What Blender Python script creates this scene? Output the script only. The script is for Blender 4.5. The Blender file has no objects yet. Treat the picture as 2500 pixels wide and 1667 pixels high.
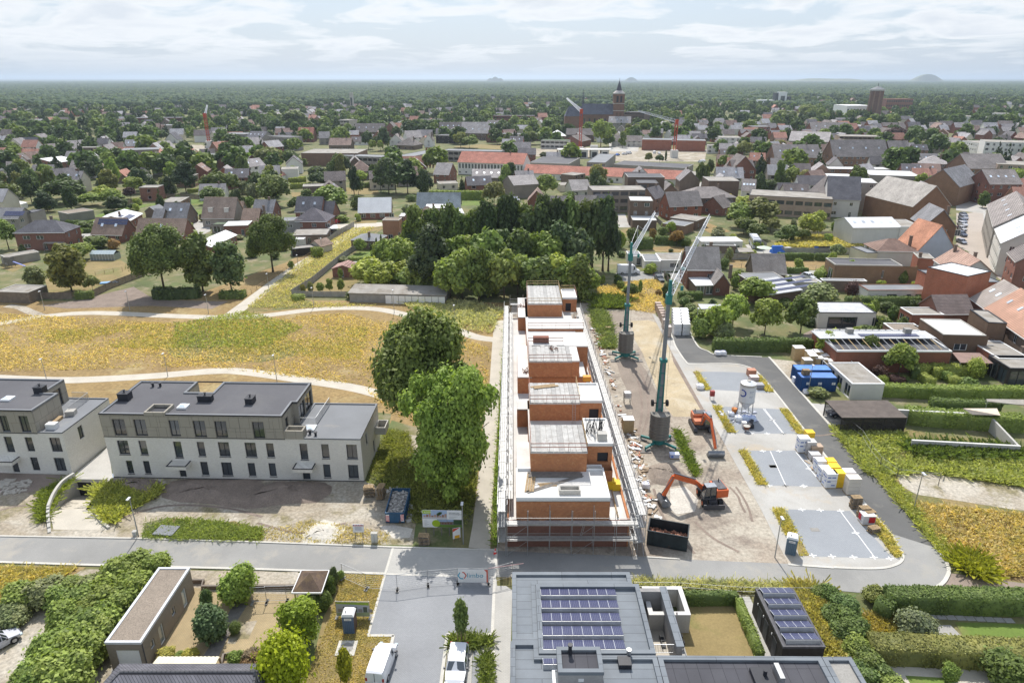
import bpy,bmesh,math,random
from math import sin,cos,pi,atan2,atan,radians,hypot
import numpy as np
from mathutils import Vector,Matrix
V3=Vector
random.seed(7)
rng=np.random.default_rng(7)
R=radians
scene=bpy.context.scene
col=scene.collection
CAM_H=50.
PITCH=R(21.09)
cd=bpy.data.cameras.new('camera')
cam=bpy.data.objects.new('camera',cd)
col.objects.link(cam)
cam.location=(0,0,CAM_H)
cam.rotation_euler=(pi/2-PITCH,0,0)
cd.sensor_width=36.
cd.lens=24.
cd.clip_start=.5
cd.clip_end=90000
scene.camera=cam
SUN_EL,SUN_AZ=R(52.5),R(-5)  # azimuth from +Y, towards +X
sun=bpy.data.lights.new('sun','SUN')
sun.energy=4.3
sun.angle=R(.53)
sun.color=(1.,.955,.89)
so=bpy.data.objects.new('sun',sun)
col.objects.link(so)
sd=V3((sin(SUN_AZ)*cos(SUN_EL),cos(SUN_AZ)*cos(SUN_EL),sin(SUN_EL)))
so.rotation_euler=(-sd).to_track_quat('-Z','Y').to_euler()
so.location=(0,0,90)
scene.view_settings.view_transform='Standard'
scene.view_settings.look='None'
scene.view_settings.exposure=.3
scene.view_settings.gamma=1.
scene.view_settings.use_curve_mapping=False
scene.cycles.use_denoising=True
scene.cycles.max_bounces=6
scene.cycles.transparent_max_bounces=6
scene.cycles.volume_bounces=0
scene.cycles.caustics_reflective=False
scene.cycles.caustics_refractive=False
def si(n,k,v):n.inputs[k].default_value=v
def lk(nt,a,b):nt.links.new(a,b)
def nn(nt,k):return nt.nodes.new(k)
def build_world():
 w=bpy.data.worlds.new('World')
 scene.world=w
 w.use_nodes=True
 nt=w.node_tree
 N,L=nt.nodes,nt.links
 N.clear()
 out=nn(nt,'ShaderNodeOutputWorld')
 bg=nn(nt,'ShaderNodeBackground')
 si(bg,'Strength',.15)
 sky=nn(nt,'ShaderNodeTexSky')
 sky.sky_type='NISHITA'
 sky.sun_disc=False
 sky.sun_elevation=SUN_EL
 sky.sun_rotation=SUN_AZ
 sky.air_density=1.
 sky.dust_density=1.6
 sky.ozone_density=1.
 tc=nn(nt,'ShaderNodeTexCoord')
 sep=nn(nt,'ShaderNodeSeparateXYZ')
 L.new(tc.outputs['Generated'],sep.inputs[0])
 def math_(op,a,b=None,c=None):
  m=nn(nt,'ShaderNodeMath');m.operation=op
  for i,v in enumerate((a,b,c)):
   if v is None:continue
   if isinstance(v,(int,float)):m.inputs[i].default_value=v
   else:L.new(v,m.inputs[i])
  return m.outputs[0]
 lg=math_('MULTIPLY',math_('LOGARITHM',math_('ADD',math_('MAXIMUM',sep.outputs[2],.0),.022),2.718),.42)
 cmb=nn(nt,'ShaderNodeCombineXYZ')
 L.new(sep.outputs[0],cmb.inputs[0]);L.new(sep.outputs[1],cmb.inputs[1]);L.new(lg,cmb.inputs[2])
 n1=nn(nt,'ShaderNodeTexNoise');si(n1,'Scale',8.5)
 si(n1,'Detail',9);si(n1,'Roughness',.55)
 si(n1,'Distortion',.4)
 L.new(cmb.outputs[0],n1.inputs['Vector'])
 n2=nn(nt,'ShaderNodeTexNoise');si(n2,'Scale',2.5)
 si(n2,'Detail',2)
 L.new(cmb.outputs[0],n2.inputs['Vector'])
 s=math_('ADD',math_('MULTIPLY',n1.outputs[0],.75),math_('MULTIPLY',n2.outputs[0],.25))
 r=nn(nt,'ShaderNodeValToRGB')
 r.color_ramp.elements[0].position=.46;r.color_ramp.elements[0].color=(0,0,0,1)
 r.color_ramp.elements[1].position=.54;r.color_ramp.elements[1].color=(1,1,1,1)
 L.new(s,r.inputs[0])
 r2=nn(nt,'ShaderNodeValToRGB')
 r2.color_ramp.elements[0].position=.46;r2.color_ramp.elements[0].color=(5.7,5.8,5.9,1)
 r2.color_ramp.elements[1].position=.66;r2.color_ramp.elements[1].color=(4.2,4.5,4.9,1)
 L.new(s,r2.inputs[0])
 veil=nn(nt,'ShaderNodeMixRGB');veil.inputs[2].default_value=(3.,3.6,4.4,1)
 veil.inputs[0].default_value=.72
 L.new(sky.outputs[0],veil.inputs[1]);L.new(math_('SUBTRACT',.84,math_('MULTIPLY',sep.outputs[2],.6)),veil.inputs[0])
 fade=math_('MULTIPLY',r.outputs[0],math_('MINIMUM',math_('MULTIPLY',math_('MAXIMUM',sep.outputs[2],.0),22.),math_('SUBTRACT',.95,math_('MULTIPLY',sep.outputs[2],.5))))
 mx=nn(nt,'ShaderNodeMixRGB')
 L.new(fade,mx.inputs[0]);L.new(veil.outputs[0],mx.inputs[1]);L.new(r2.outputs[0],mx.inputs[2])
 L.new(mx.outputs[0],bg.inputs[0])
 L.new(bg.outputs[0],out.inputs[0])
build_world()
FR={'F':(0,0,1.063),'P':(0,0,1.),'Z1':(0,850,.2742),'Z2':(600,850,.2742),'Z3':(1180,650,.2233),'Z4':(1180,1000,.2551),'Z5':(0,1260,.2721),'Z6':(600,1260,.2721),'Z7':(1220,1360,.2041),'Z8':(1660,1340,.3571),'A1':(1440,500,.1913),'A2':(1460,780,.1913),'A3':(1540,1050,.2232),'A4':(1860,800,.287),'A5':(1900,500,.2551),'A6':(1700,560,.2126),'A7':(1950,1050,.2615),'A8':(1660,960,.1531),'B1':(0,420,.2721),'B2':(600,420,.2742),'B3':(0,180,.2721),'B4':(600,180,.2721),'B5':(1100,180,.2721),'B6':(1700,180,.3401),'B7':(1240,400,.2806),'C1':(2200,420,.1913),'C2':(2150,650,.15945),'C3':(1000,1220,.1275),'C4':(1860,860,.1275)}
FOC=1666.7
SP,CP=sin(PITCH),cos(PITCH)
def px(fr,x,y):
 ox,oy,s=FR[fr]
 return ox+x*s,oy+y*s
def ray(fr,x,y):
 X,Y=px(fr,x,y)
 a=(X-1250)/FOC
 b=-(Y-833.5)/FOC
 return V3((a,b*SP+CP,b*CP-SP))
def g(fr,x,y,z=.0):
 d=ray(fr,x,y)
 t=(z-CAM_H)/d.z
 return V3((d.x*t,d.y*t,z))
def gs(fr,pts,z=.0):
 return[g(fr,x,y,z)for x,y in pts]
def mixed(pts,z=.0):
 return[g(f,x,y,z)for f,x,y in pts]
def Q(s):
 f,L,w=None,[],s.split()
 i=0
 while i<len(w):
  if w[i][0].isalpha():f=w[i];i+=1
  else:L.append(g(f,float(w[i]),float(w[i+1])));i+=2
 return L
def to_px(p):
 v=V3(p)-V3((0,0,CAM_H))
 dep=v.y*CP-v.z*SP
 if dep<=.1:return None
 up=v.y*SP+v.z*CP
 return 1250+FOC*v.x/dep,833.5-FOC*up/dep
MATS={}
def newmat(name):
 m=bpy.data.materials.new(name);m.use_nodes=True
 nt=m.node_tree;nt.nodes.clear()
 out=nn(nt,'ShaderNodeOutputMaterial')
 bs=nn(nt,'ShaderNodeBsdfPrincipled')
 lk(nt,bs.outputs[0],out.inputs[0])
 MATS[name]=m
 return m,nt,bs
def c4(c,k=1.):
 return(c[0]*k,c[1]*k,c[2]*k,1)
def _ramp(nt,fac,stops):
 r=nn(nt,'ShaderNodeValToRGB')
 e=r.color_ramp.elements
 while len(e)<len(stops):e.new(.5)
 for i,(p,c)in enumerate(stops):
  e[i].position=p;e[i].color=c
 lk(nt,fac,r.inputs[0])
 return r.outputs[0]
def _noise(nt,vec,scale,detail=4,rough=.6,dist=0):
 n=nn(nt,'ShaderNodeTexNoise')
 si(n,'Scale',scale);si(n,'Detail',detail)
 si(n,'Roughness',rough);si(n,'Distortion',dist)
 if vec is not None:lk(nt,vec,n.inputs['Vector'])
 return n.outputs[0]
def _mix(nt,kind,fac,a,b):
 m=nn(nt,'ShaderNodeMixRGB');m.blend_type=kind
 for i,v in((0,fac),(1,a),(2,b)):
  if isinstance(v,(int,float)):m.inputs[i].default_value=v
  elif isinstance(v,tuple):m.inputs[i].default_value=v
  else:lk(nt,v,m.inputs[i])
 return m.outputs[0]
def _bump(nt,bs,h,strength,dist=.05):
 b=nn(nt,'ShaderNodeBump');si(b,'Strength',strength)
 si(b,'Distance',dist)
 lk(nt,h,b.inputs['Height']);lk(nt,b.outputs[0],bs.inputs['Normal'])
def M(name,c,rough=.8,var=.18,s1=.6,s2=9,bump=0,metal=0,c2=None,c3=None,thr=(.42,.6),spec=.3,tint=False,fine=.12):
 m,nt,bs=newmat(name)
 tc=nn(nt,'ShaderNodeTexCoord');vec=tc.outputs['Object']
 n1=_noise(nt,vec,s1,5)
 base=_ramp(nt,n1,[(.3,c4(c,1-var)),(.7,c4(c,1+var))])
 if c2 is not None:
  f=_ramp(nt,_noise(nt,vec,s1*.8+.013,6,.65,.4),[(thr[0],(0,0,0,1)),(thr[1],(1,1,1,1))])
  base=_mix(nt,'MIX',f,base,c4(c2))
 if c3 is not None:
  mp=nn(nt,'ShaderNodeMapping');si(mp,'Location',(31,17,5))
  lk(nt,vec,mp.inputs[0])
  f=_ramp(nt,_noise(nt,mp.outputs[0],s1*1.7,6,.7),[(thr[0]+.08,(0,0,0,1)),(thr[1]+.06,(1,1,1,1))])
  base=_mix(nt,'MIX',f,base,c4(c3))
 n2=_noise(nt,vec,s2,3,.7)
 base=_mix(nt,'MULTIPLY',1.,base,_ramp(nt,n2,[(.25,(1-fine*1.6,)*3+(1,)),(.75,(1+fine,)*3+(1,))]))
 if tint:
  oi=nn(nt,'ShaderNodeObjectInfo')
  base=_mix(nt,'MULTIPLY',1.,base,oi.outputs['Color'])
 lk(nt,base,bs.inputs['Base Color'])
 si(bs,'Roughness',rough)
 si(bs,'Metallic',metal)
 si(bs,'Specular IOR Level',spec)
 if bump:_bump(nt,bs,n2,bump)
 return m
def facade_vec(nt,kz=1.):
 tc=nn(nt,'ShaderNodeTexCoord');sp=nn(nt,'ShaderNodeSeparateXYZ')
 lk(nt,tc.outputs['Object'],sp.inputs[0])
 a=nn(nt,'ShaderNodeMath');lk(nt,sp.outputs[0],a.inputs[0]);lk(nt,sp.outputs[1],a.inputs[1])
 b=nn(nt,'ShaderNodeMath');b.operation='MULTIPLY';b.inputs[1].default_value=kz
 lk(nt,sp.outputs[2],b.inputs[0])
 cb=nn(nt,'ShaderNodeCombineXYZ');lk(nt,a.outputs[0],cb.inputs[0]);lk(nt,b.outputs[0],cb.inputs[1])
 return tc.outputs['Object'],cb.outputs[0]
def brickmat(name,c1,c2,mortar,bw=.22,bh=.075,ms=.008,rough=.9,kz=1.,var=.2,s1=.35,bump=.3,tint=False,flat=False,off=.5,spec=.2,blotch=None):
 m,nt,bs=newmat(name)
 obj,vec=facade_vec(nt,kz)
 if flat:vec=obj
 b=nn(nt,'ShaderNodeTexBrick')
 si(b,'Color1',c4(c1));si(b,'Color2',c4(c2))
 si(b,'Mortar',c4(mortar))
 si(b,'Scale',1);si(b,'Brick Width',bw)
 si(b,'Row Height',bh);si(b,'Mortar Size',ms)
 si(b,'Bias',.0);b.offset=off
 lk(nt,vec,b.inputs['Vector'])
 base=b.outputs['Color']
 n1=_noise(nt,obj,s1,5,.65)
 base=_mix(nt,'MULTIPLY',1.,base,_ramp(nt,n1,[(.3,(1-var,)*3+(1,)),(.7,(1+var,)*3+(1,))]))
 if blotch is not None:
  f=_ramp(nt,_noise(nt,obj,2.3,3,.7,.3),[(.55,(0,0,0,1)),(.66,(.8,.8,.8,1))])
  base=_mix(nt,'MIX',f,base,c4(blotch))
 if tint:
  oi=nn(nt,'ShaderNodeObjectInfo')
  base=_mix(nt,'MULTIPLY',1.,base,oi.outputs['Color'])
 lk(nt,base,bs.inputs['Base Color'])
 si(bs,'Roughness',rough)
 si(bs,'Specular IOR Level',spec)
 if bump:
  inv=nn(nt,'ShaderNodeMath');inv.operation='SUBTRACT';inv.inputs[0].default_value=1
  lk(nt,b.outputs['Fac'],inv.inputs[1]);_bump(nt,bs,inv.outputs[0],bump,.02)
 return m
def leafmat(name='leaf',trans=.32,fixed=None):
 m,nt,bs=newmat(name)
 geo=nn(nt,'ShaderNodeNewGeometry');oi=nn(nt,'ShaderNodeObjectInfo')
 v1=_ramp(nt,geo.outputs['Random Per Island'],[(0,(.8,.8,.7,1)),(1,(2,1.9,1.4,1))])
 base=_mix(nt,'MULTIPLY',1.,oi.outputs['Color']if fixed is None else(*fixed,1),v1)
 tc=nn(nt,'ShaderNodeTexCoord')
 base=_mix(nt,'MULTIPLY',1.,base,_ramp(nt,_noise(nt,tc.outputs['Object'],.9,3),[(.3,(.8,.85,.8,1)),(.7,(1.2,1.15,1.1,1))]))
 lk(nt,base,bs.inputs['Base Color'])
 si(bs,'Roughness',.6);si(bs,'Specular IOR Level',.25)
 tr=nn(nt,'ShaderNodeBsdfTranslucent')
 lk(nt,_mix(nt,'MULTIPLY',1.,base,(1.2,1.25,.65,1)),tr.inputs[0])
 mx=nn(nt,'ShaderNodeMixShader');mx.inputs[0].default_value=trans
 out=[n for n in nt.nodes if n.type=='OUTPUT_MATERIAL'][0]
 lk(nt,bs.outputs[0],mx.inputs[1]);lk(nt,tr.outputs[0],mx.inputs[2]);lk(nt,mx.outputs[0],out.inputs[0])
 return m
leafmat();leafmat('blade',.4)
M('bark',(.09,.07,.05),.95,.3,2,12)
M('grass_green',(.11,.135,.05),.95,.25,.12,3,c2=(.19,.175,.08),c3=(.27,.23,.15),thr=(.44,.6))
M('lawn',(.13,.19,.04),.95,.2,.15,4,c2=(.22,.2,.08),thr=(.5,.7))
M('dry_lawn',(.26,.2,.09),.95,.18,.2,4,c2=(.17,.17,.055),thr=(.5,.68))
M('meadow',(.32,.225,.1),.95,.22,.07,1.6,bump=.4,c2=(.24,.165,.075),c3=(.38,.3,.15),thr=(.45,.62),fine=.25)
M('rough',(.17,.16,.06),.95,.25,.2,2.4,bump=.4,c2=(.28,.21,.095),c3=(.1,.13,.04),thr=(.48,.6),fine=.25)
M('dirt',(.35,.3,.23),.95,.22,.14,2.6,bump=.5,c2=(.47,.43,.36),c3=(.23,.2,.11),thr=(.44,.6),fine=.28)
M('site_dirt',(.33,.28,.225),.95,.2,.12,2.2,bump=.5,c2=(.44,.4,.33),c3=(.24,.2,.165),thr=(.44,.6),fine=.25)
M('gravel_dirt',(.27,.225,.185),.95,.14,.25,7,bump=.4,fine=.25)
M('sand',(.45,.37,.245),.95,.15,.25,4,bump=.3,c2=(.52,.47,.37),c3=(.28,.22,.15),thr=(.5,.7),fine=.16)
M('white_sand',(.55,.52,.46),.95,.12,.5,4,bump=.3,fine=.14)
M('heap_earth',(.25,.2,.165),.98,.18,.5,6,bump=.5,fine=.22)
M('asphalt',(.13,.13,.127),.9,.16,.1,22,c2=(.185,.18,.168),c3=(.24,.23,.2),thr=(.5,.7),fine=.1)
M('asph2',(.27,.268,.258),.9,.14,.09,20,c2=(.33,.325,.31),c3=(.37,.345,.3),thr=(.46,.66),fine=.09)
M('pave',(.43,.42,.395),.9,.1,.1,12,c2=(.36,.345,.315),c3=(.43,.37,.29),thr=(.46,.62),fine=.09)
M('path',(.5,.46,.39),.92,.1,.4,9,fine=.08)
M('kerb',(.55,.53,.48),.85,.1,.5,8,fine=.1)
M('conc',(.46,.445,.41),.88,.14,.25,6,bump=.1,fine=.08)
M('conc_dk',(.3,.29,.27),.9,.2,.4,6,bump=.1)
M('new_conc',(.62,.61,.585),.85,.08,.35,6,c2=(.5,.49,.47),thr=(.55,.75),fine=.06)
M('plank_metal',(.42,.42,.41),.6,.2,1.5,12,metal=.3)
M('galv',(.4,.41,.42),.45,.15,.8,9,metal=.6,spec=.5)
M('steel_plate',(.36,.31,.27),.6,.2,.25,4,c2=(.38,.24,.13),thr=(.52,.66))
M('rust',(.2,.085,.05),.85,.3,1.5,9)
M('bitumen',(.105,.105,.115),.85,.12,.12,14,c2=(.13,.13,.135),thr=(.5,.7),fine=.1)
M('felt_grey',(.2,.21,.225),.8,.1,.2,14,c2=(.28,.27,.25),thr=(.58,.75),fine=.06)
M('dark',(.03,.032,.04),.5,.1,1,9)
M('white',(.78,.78,.77),.6,.05,.5,8,fine=.04)
M('wmetal',(.6,.62,.65),.4,.05,.5,8,spec=.5,fine=.04)
M('wroof',(.68,.69,.7),.5,.1,.3,5,spec=.5)
M('car_paint',(1,1,1),.25,.02,.5,8,tint=True,spec=.6,fine=.02)
M('paint',(1,1,1),.55,.06,.8,9,tint=True,fine=.06)
M('fabric',(1,1,1),.9,.1,2,14,tint=True,bump=.3,fine=.1)
M('tyre',(.02,.02,.022),.85,.1,2,9)
M('wood',(.36,.26,.15),.85,.25,2.5,14)
M('gwood',(.2,.185,.17),.9,.22,2,12)
M('osb',(.48,.36,.2),.85,.2,4,20)
M('boards',(.04,.035,.032),.8,.2,1.5,12)
M('gravel',(.28,.235,.19),.95,.12,.3,11,bump=.6,fine=.32)
M('old',(.33,.31,.28),.92,.18,.3,5,c2=(.24,.215,.18),thr=(.48,.65))
M('water',(.12,.3,.45),.1,.1,1,5,spec=.6)
M('slab_tile',(.36,.35,.33),.9,.12,.6,9)
brickmat('white_brick',(.78,.755,.7),(.66,.635,.585),(.58,.555,.505),.21,.055,.007,var=.06,bump=.35,s1=.2)
brickmat('clay_block',(.5,.215,.095),(.44,.18,.085),(.3,.2,.14),.3,.2,.008,var=.12,s1=1.2,blotch=(.52,.27,.135))
brickmat('red_brick',(.27,.105,.068),(.2,.075,.052),(.26,.2,.17),.22,.075,.01,var=.15,tint=True)
brickmat('brbrick',(.21,.15,.115),(.165,.12,.095),(.22,.19,.16),.22,.075,.01,var=.15,tint=True)
brickmat('grey_brick',(.33,.3,.265),(.27,.25,.22),(.34,.32,.29),.22,.075,.01,var=.12,tint=True)
brickmat('render',(.62,.6,.56),(.6,.58,.54),(.58,.56,.52),1.5,1.2,.004,var=.07,tint=True,bump=0)
brickmat('tile',(.22,.205,.195),(.18,.168,.16),(.07,.063,.06),.3,.24,.028,kz=1.,var=.25,s1=.3,tint=True,off=0,bump=.5)
brickmat('cladding',(.34,.315,.265),(.325,.3,.255),(.14,.13,.11),1.3,1.55,.018,var=.05,bump=.4)
brickmat('pv',(.035,.04,.1),(.04,.045,.11),(.17,.18,.25),.165,.165,.008,flat=True,off=0,bump=0,rough=.25,spec=.6,var=.1)  # bluish reflection on the cells is put into their base colour
brickmat('paver_yellow',(.43,.33,.185),(.38,.3,.175),(.2,.165,.11),.22,.11,.012,flat=True,var=.15)
brickmat('paver_grey',(.3,.31,.325),(.275,.285,.3),(.2,.2,.2),.22,.11,.01,flat=True,var=.1,s1=.15)
brickmat('paver_blue',(.31,.33,.355),(.29,.31,.335),(.22,.225,.23),.22,.11,.01,flat=True,var=.09,s1=.12)
brickmat('paver_light',(.46,.45,.42),(.43,.42,.395),(.33,.32,.3),.3,.15,.01,flat=True,var=.08)
brickmat('paver_red',(.3,.24,.2),(.27,.215,.18),(.2,.17,.15),.3,.15,.01,flat=True,var=.12)
brickmat('felt',(.2,.22,.24),(.18,.2,.222),(.075,.08,.09),5.,1.,.02,flat=True,var=.12,bump=.2)
brickmat('felt_dark',(.085,.085,.095),(.075,.075,.086),(.035,.035,.04),1.05,9.,.02,flat=True,var=.12,bump=.2,off=0)
brickmat('street_brick',(.42,.37,.32),(.4,.35,.305),(.35,.31,.27),.4,.2,.01,flat=True,var=.07,s1=.1)
def stripes(name,c1,c2,w,axis=0,rough=.6,metal=0,tint=False,spec=.3):
 m,nt,bs=newmat(name)
 tc=nn(nt,'ShaderNodeTexCoord');wv=nn(nt,'ShaderNodeTexWave')
 wv.wave_type='BANDS';wv.bands_direction='XYZ'[axis]
 si(wv,'Scale',1/w/3.18)
 si(wv,'Distortion',0)
 lk(nt,tc.outputs['Object'],wv.inputs['Vector'])
 base=_ramp(nt,wv.outputs['Fac'],[(.15,c4(c2)),(.5,c4(c1))])
 base=_mix(nt,'MULTIPLY',1.,base,_ramp(nt,_noise(nt,tc.outputs['Object'],.7),[(.3,(.85,)*3+(1,)),(.7,(1.15,)*3+(1,))]))
 if tint:
  oi=nn(nt,'ShaderNodeObjectInfo')
  base=_mix(nt,'MULTIPLY',1.,base,oi.outputs['Color'])
 lk(nt,base,bs.inputs['Base Color']);si(bs,'Roughness',rough)
 si(bs,'Metallic',metal);si(bs,'Specular IOR Level',spec)
 _bump(nt,bs,wv.outputs['Fac'],.6,.05)
 return m
stripes('corrugated',(.55,.56,.57),(.35,.36,.38),.35,0)
stripes('corr_t',(1,1,1),(.68,.68,.68),.3,0,tint=True)
stripes('corrugated_y',(.19,.165,.15),(.1,.085,.08),.3,1)
M('lawn_roof',(.12,.15,.1),.95,.2,.4,6)
stripes('corr_red',(.3,.2,.17),(.2,.13,.11),.3,0)
stripes('ballast',(.33,.315,.285),(.14,.13,.115),.32,2)
def glassmat(name,c,rough=.08,lit=0):
 m,nt,bs=newmat(name)
 tc=nn(nt,'ShaderNodeTexCoord')
 oi=nn(nt,'ShaderNodeObjectInfo')
 r=_ramp(nt,oi.outputs['Random'],[(0,c4(c,.6)),(1,c4(c,1.7))])
 lk(nt,r,bs.inputs['Base Color'])
 si(bs,'Roughness',rough);si(bs,'Specular IOR Level',1.)
 si(bs,'Coat Weight',.6);si(bs,'Coat Roughness',.02)
 return m
glassmat('glass',(.04,.05,.06))
glassmat('glass_pale',(.3,.36,.38))
glassmat('skylight',(.55,.62,.7),.3)
class MB:
 def __init__(s):s.v=[];s.f=[]
 def q(s,*pts):
  i=len(s.v);s.v+=[tuple(p)for p in pts];s.f.append(tuple(range(i,i+len(pts))));return s
 def hx(s,b,t):
  i=len(s.v);s.v+=[tuple(p)for p in b]+[tuple(p)for p in t];n=len(b)
  s.f.append(tuple(i+k for k in reversed(range(n))));s.f.append(tuple(i+n+k for k in range(n)))
  for k in range(n):
   k2=(k+1)%n
   s.f.append((i+k,i+k2,i+n+k2,i+n+k))
  return s
 def b(s,x0,y0,z0,x1,y1,z1):
  x0,x1=min(x0,x1),max(x0,x1);y0,y1=min(y0,y1),max(y0,y1);z0,z1=min(z0,z1),max(z0,z1)
  r=[(x0,y0),(x1,y0),(x1,y1),(x0,y1)]
  return s.hx([(a,b,z0)for a,b in r],[(a,b,z1)for a,b in r])
 def pm(s,pts,z0,z1):
  a=sum(pts[i][0]*pts[(i+1)%len(pts)][1]-pts[(i+1)%len(pts)][0]*pts[i][1]for i in range(len(pts)))
  if a<0:pts=pts[::-1]
  return s.hx([(p[0],p[1],z0)for p in pts],[(p[0],p[1],z1)for p in pts])
 def t(s,p,q,r,n=5,r2=None):
  p,q=V3(p),V3(q);d=q-p
  if d.length<1e-5:return s
  d.normalize();a=d.orthogonal().normalized();b=d.cross(a);r2=r if r2 is None else r2
  A=[p+(a*cos(2*pi*k/n)+b*sin(2*pi*k/n))*r for k in range(n)]
  B=[q+(a*cos(2*pi*k/n)+b*sin(2*pi*k/n))*r2 for k in range(n)]
  return s.hx(A,B)
 def bm(s,p,q,w,h):
  p,q=V3(p),V3(q);d=(q-p).normalized()
  sd=d.cross(V3((0,0,1)))
  if sd.length<1e-3:sd=V3((1,0,0))
  sd.normalize();up=sd.cross(d).normalized()
  def ring(c):return[c-sd*w/2-up*h/2,c+sd*w/2-up*h/2,c+sd*w/2+up*h/2,c-sd*w/2+up*h/2]
  return s.hx(ring(p),ring(q))
 def c(s,x,y,z0,z1,r,n=16,r2=None):
  r2=r if r2 is None else r2
  A=[(x+r*cos(2*pi*k/n),y+r*sin(2*pi*k/n),z0)for k in range(n)]
  B=[(x+r2*cos(2*pi*k/n),y+r2*sin(2*pi*k/n),z1)for k in range(n)]
  return s.hx(A,B)
 def mesh(s,name,mat=None,smooth=False):
  me=bpy.data.meshes.new(name);me.from_pydata(s.v,[],s.f)
  if mat:me.materials.append(MATS[mat])
  if smooth:me.polygons.foreach_set('use_smooth',[True]*len(me.polygons))
  me.update();return me
 def o(s,name,mat,parent=None,color=None,smooth=False,bevel=0):
  me=s.mesh(name,mat,smooth)
  if bevel:
   bm=bmesh.new();bm.from_mesh(me)
   bmesh.ops.remove_doubles(bm,verts=bm.verts,dist=1e-4)
   es=[e for e in bm.edges if len(e.link_faces)==2 and e.calc_face_angle(0)>.5]
   bmesh.ops.bevel(bm,geom=es,offset=bevel,segments=2,affect='EDGES',profile=.5)
   bm.to_mesh(me);bm.free()
   me.materials.clear();me.materials.append(MATS[mat])
  return link(name,me,parent,color)
def Bx(*a):m=MB();m.b(*a);return m
def link(name,me,parent=None,color=None,loc=None,rz=None,scale=None):
 o=bpy.data.objects.new(name,me);col.objects.link(o)
 if parent:o.parent=parent
 if color:o.color=(*color[:3],1)
 if loc is not None:o.location=loc
 if rz is not None:o.rotation_euler=(0,0,rz)
 if scale is not None:o.scale=scale
 return o
def tag(o,label=None,cat=None,group=None,kind=None):
 if label:o['label']=label
 if cat:o['category']=cat
 if group:o['group']=group
 if kind:o['kind']=kind
 return o
def thing(name,label,cat,loc=(0,0,0),rz=0,group=None):
 o=bpy.data.objects.new(name,None);col.objects.link(o)
 o.empty_display_size=.3
 o.location=loc;o.rotation_euler=(0,0,rz)
 return tag(o,label,cat,group)
def sheet(name,pts,mat,z,kind='structure',parent=None):
 bm=bmesh.new()
 vs=[bm.verts.new((p[0],p[1],z))for p in pts]
 f=bm.faces.new(vs)
 f.normal_update()
 if f.normal.z<0:f.normal_flip()
 bmesh.ops.triangulate(bm,faces=bm.faces[:],ngon_method='EAR_CLIP')
 me=bpy.data.meshes.new(name);bm.to_mesh(me);bm.free()
 me.materials.append(MATS[mat])
 o=link(name,me,parent)
 if kind:o['kind']=kind
 return o
def curve(pts,n=6):
 P=[V3((p[0],p[1],0))for p in pts]
 P=[P[0]*2-P[1]]+P+[P[-1]*2-P[-2]]
 out=[]
 for i in range(1,len(P)-2):
  for k in range(n):
   t=k/n
   a,b,c,d=P[i-1],P[i],P[i+1],P[i+2]
   out.append(.5*((2*b)+(c-a)*t+(2*a-5*b+4*c-d)*t*t+(3*b-a-3*c+d)*t**3))
 out.append(P[-2]);return out
def ribbon(pts,w,off=0):
 L_,R_=[],[]
 for i,p in enumerate(pts):
  a=pts[max(0,i-1)];b=pts[min(len(pts)-1,i+1)]
  d=V3((b[0]-a[0],b[1]-a[1],0)).normalized();n=V3((-d.y,d.x,0))
  c=V3((p[0],p[1],0))+n*off
  L_.append(c+n*w/2);R_.append(c-n*w/2)
 return L_,R_
def strip(name,pts,w,mat,z,h=0,parent=None,off=0,kind='structure'):
 L_,R_=ribbon(pts,w,off);m=MB()
 for i in range(len(pts)-1):
  a,b,c,d=R_[i],R_[i+1],L_[i+1],L_[i]
  if h:m.hx([(p.x,p.y,z)for p in(a,b,c,d)],[(p.x,p.y,z+h)for p in(a,b,c,d)])
  else:m.q(*[(p.x,p.y,z)for p in(a,b,c,d)])
 o=m.o(name,mat,parent)
 if kind:o['kind']=kind
 return o
def text_mesh(s,size,align='CENTER',depth=.0):
 cu=bpy.data.curves.new('lettering','FONT');cu.body=s;cu.size=size
 cu.align_x=align;cu.extrude=depth;cu.resolution_u=3
 o=bpy.data.objects.new('lettering',cu);col.objects.link(o)
 dg=bpy.context.evaluated_depsgraph_get()
 me=bpy.data.meshes.new_from_object(o.evaluated_get(dg))
 bpy.data.objects.remove(o);bpy.data.curves.remove(cu)
 return me
def letters(name,s,size,loc,rot,color,parent,align='CENTER'):
 me=text_mesh(s,size,align);me.materials.clear();me.materials.append(MATS['paint'])
 o=link(name,me,parent,color);o.location=loc;o.rotation_euler=rot
 return o
PIT=(g('Z1',400,1300).x,g('Z1',500,1500).y,g('Z1',1010,1200).x,g('Z1',700,1150).y+1)
def ground():
 B=45000;x0,y0,x1,y1=PIT
 m=MB();z=0
 def q(a,b,c,d):m.q((a,b,z),(c,b,z),(c,d,z),(a,d,z))
 q(-B,-400,B,y0);q(-B,y1,B,B);q(-B,y0,x0,y1);q(x1,y0,B,y1)
 o=m.o('ground','grass_green');o['kind']='structure'
ground()
kerb_h=.1
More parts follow.
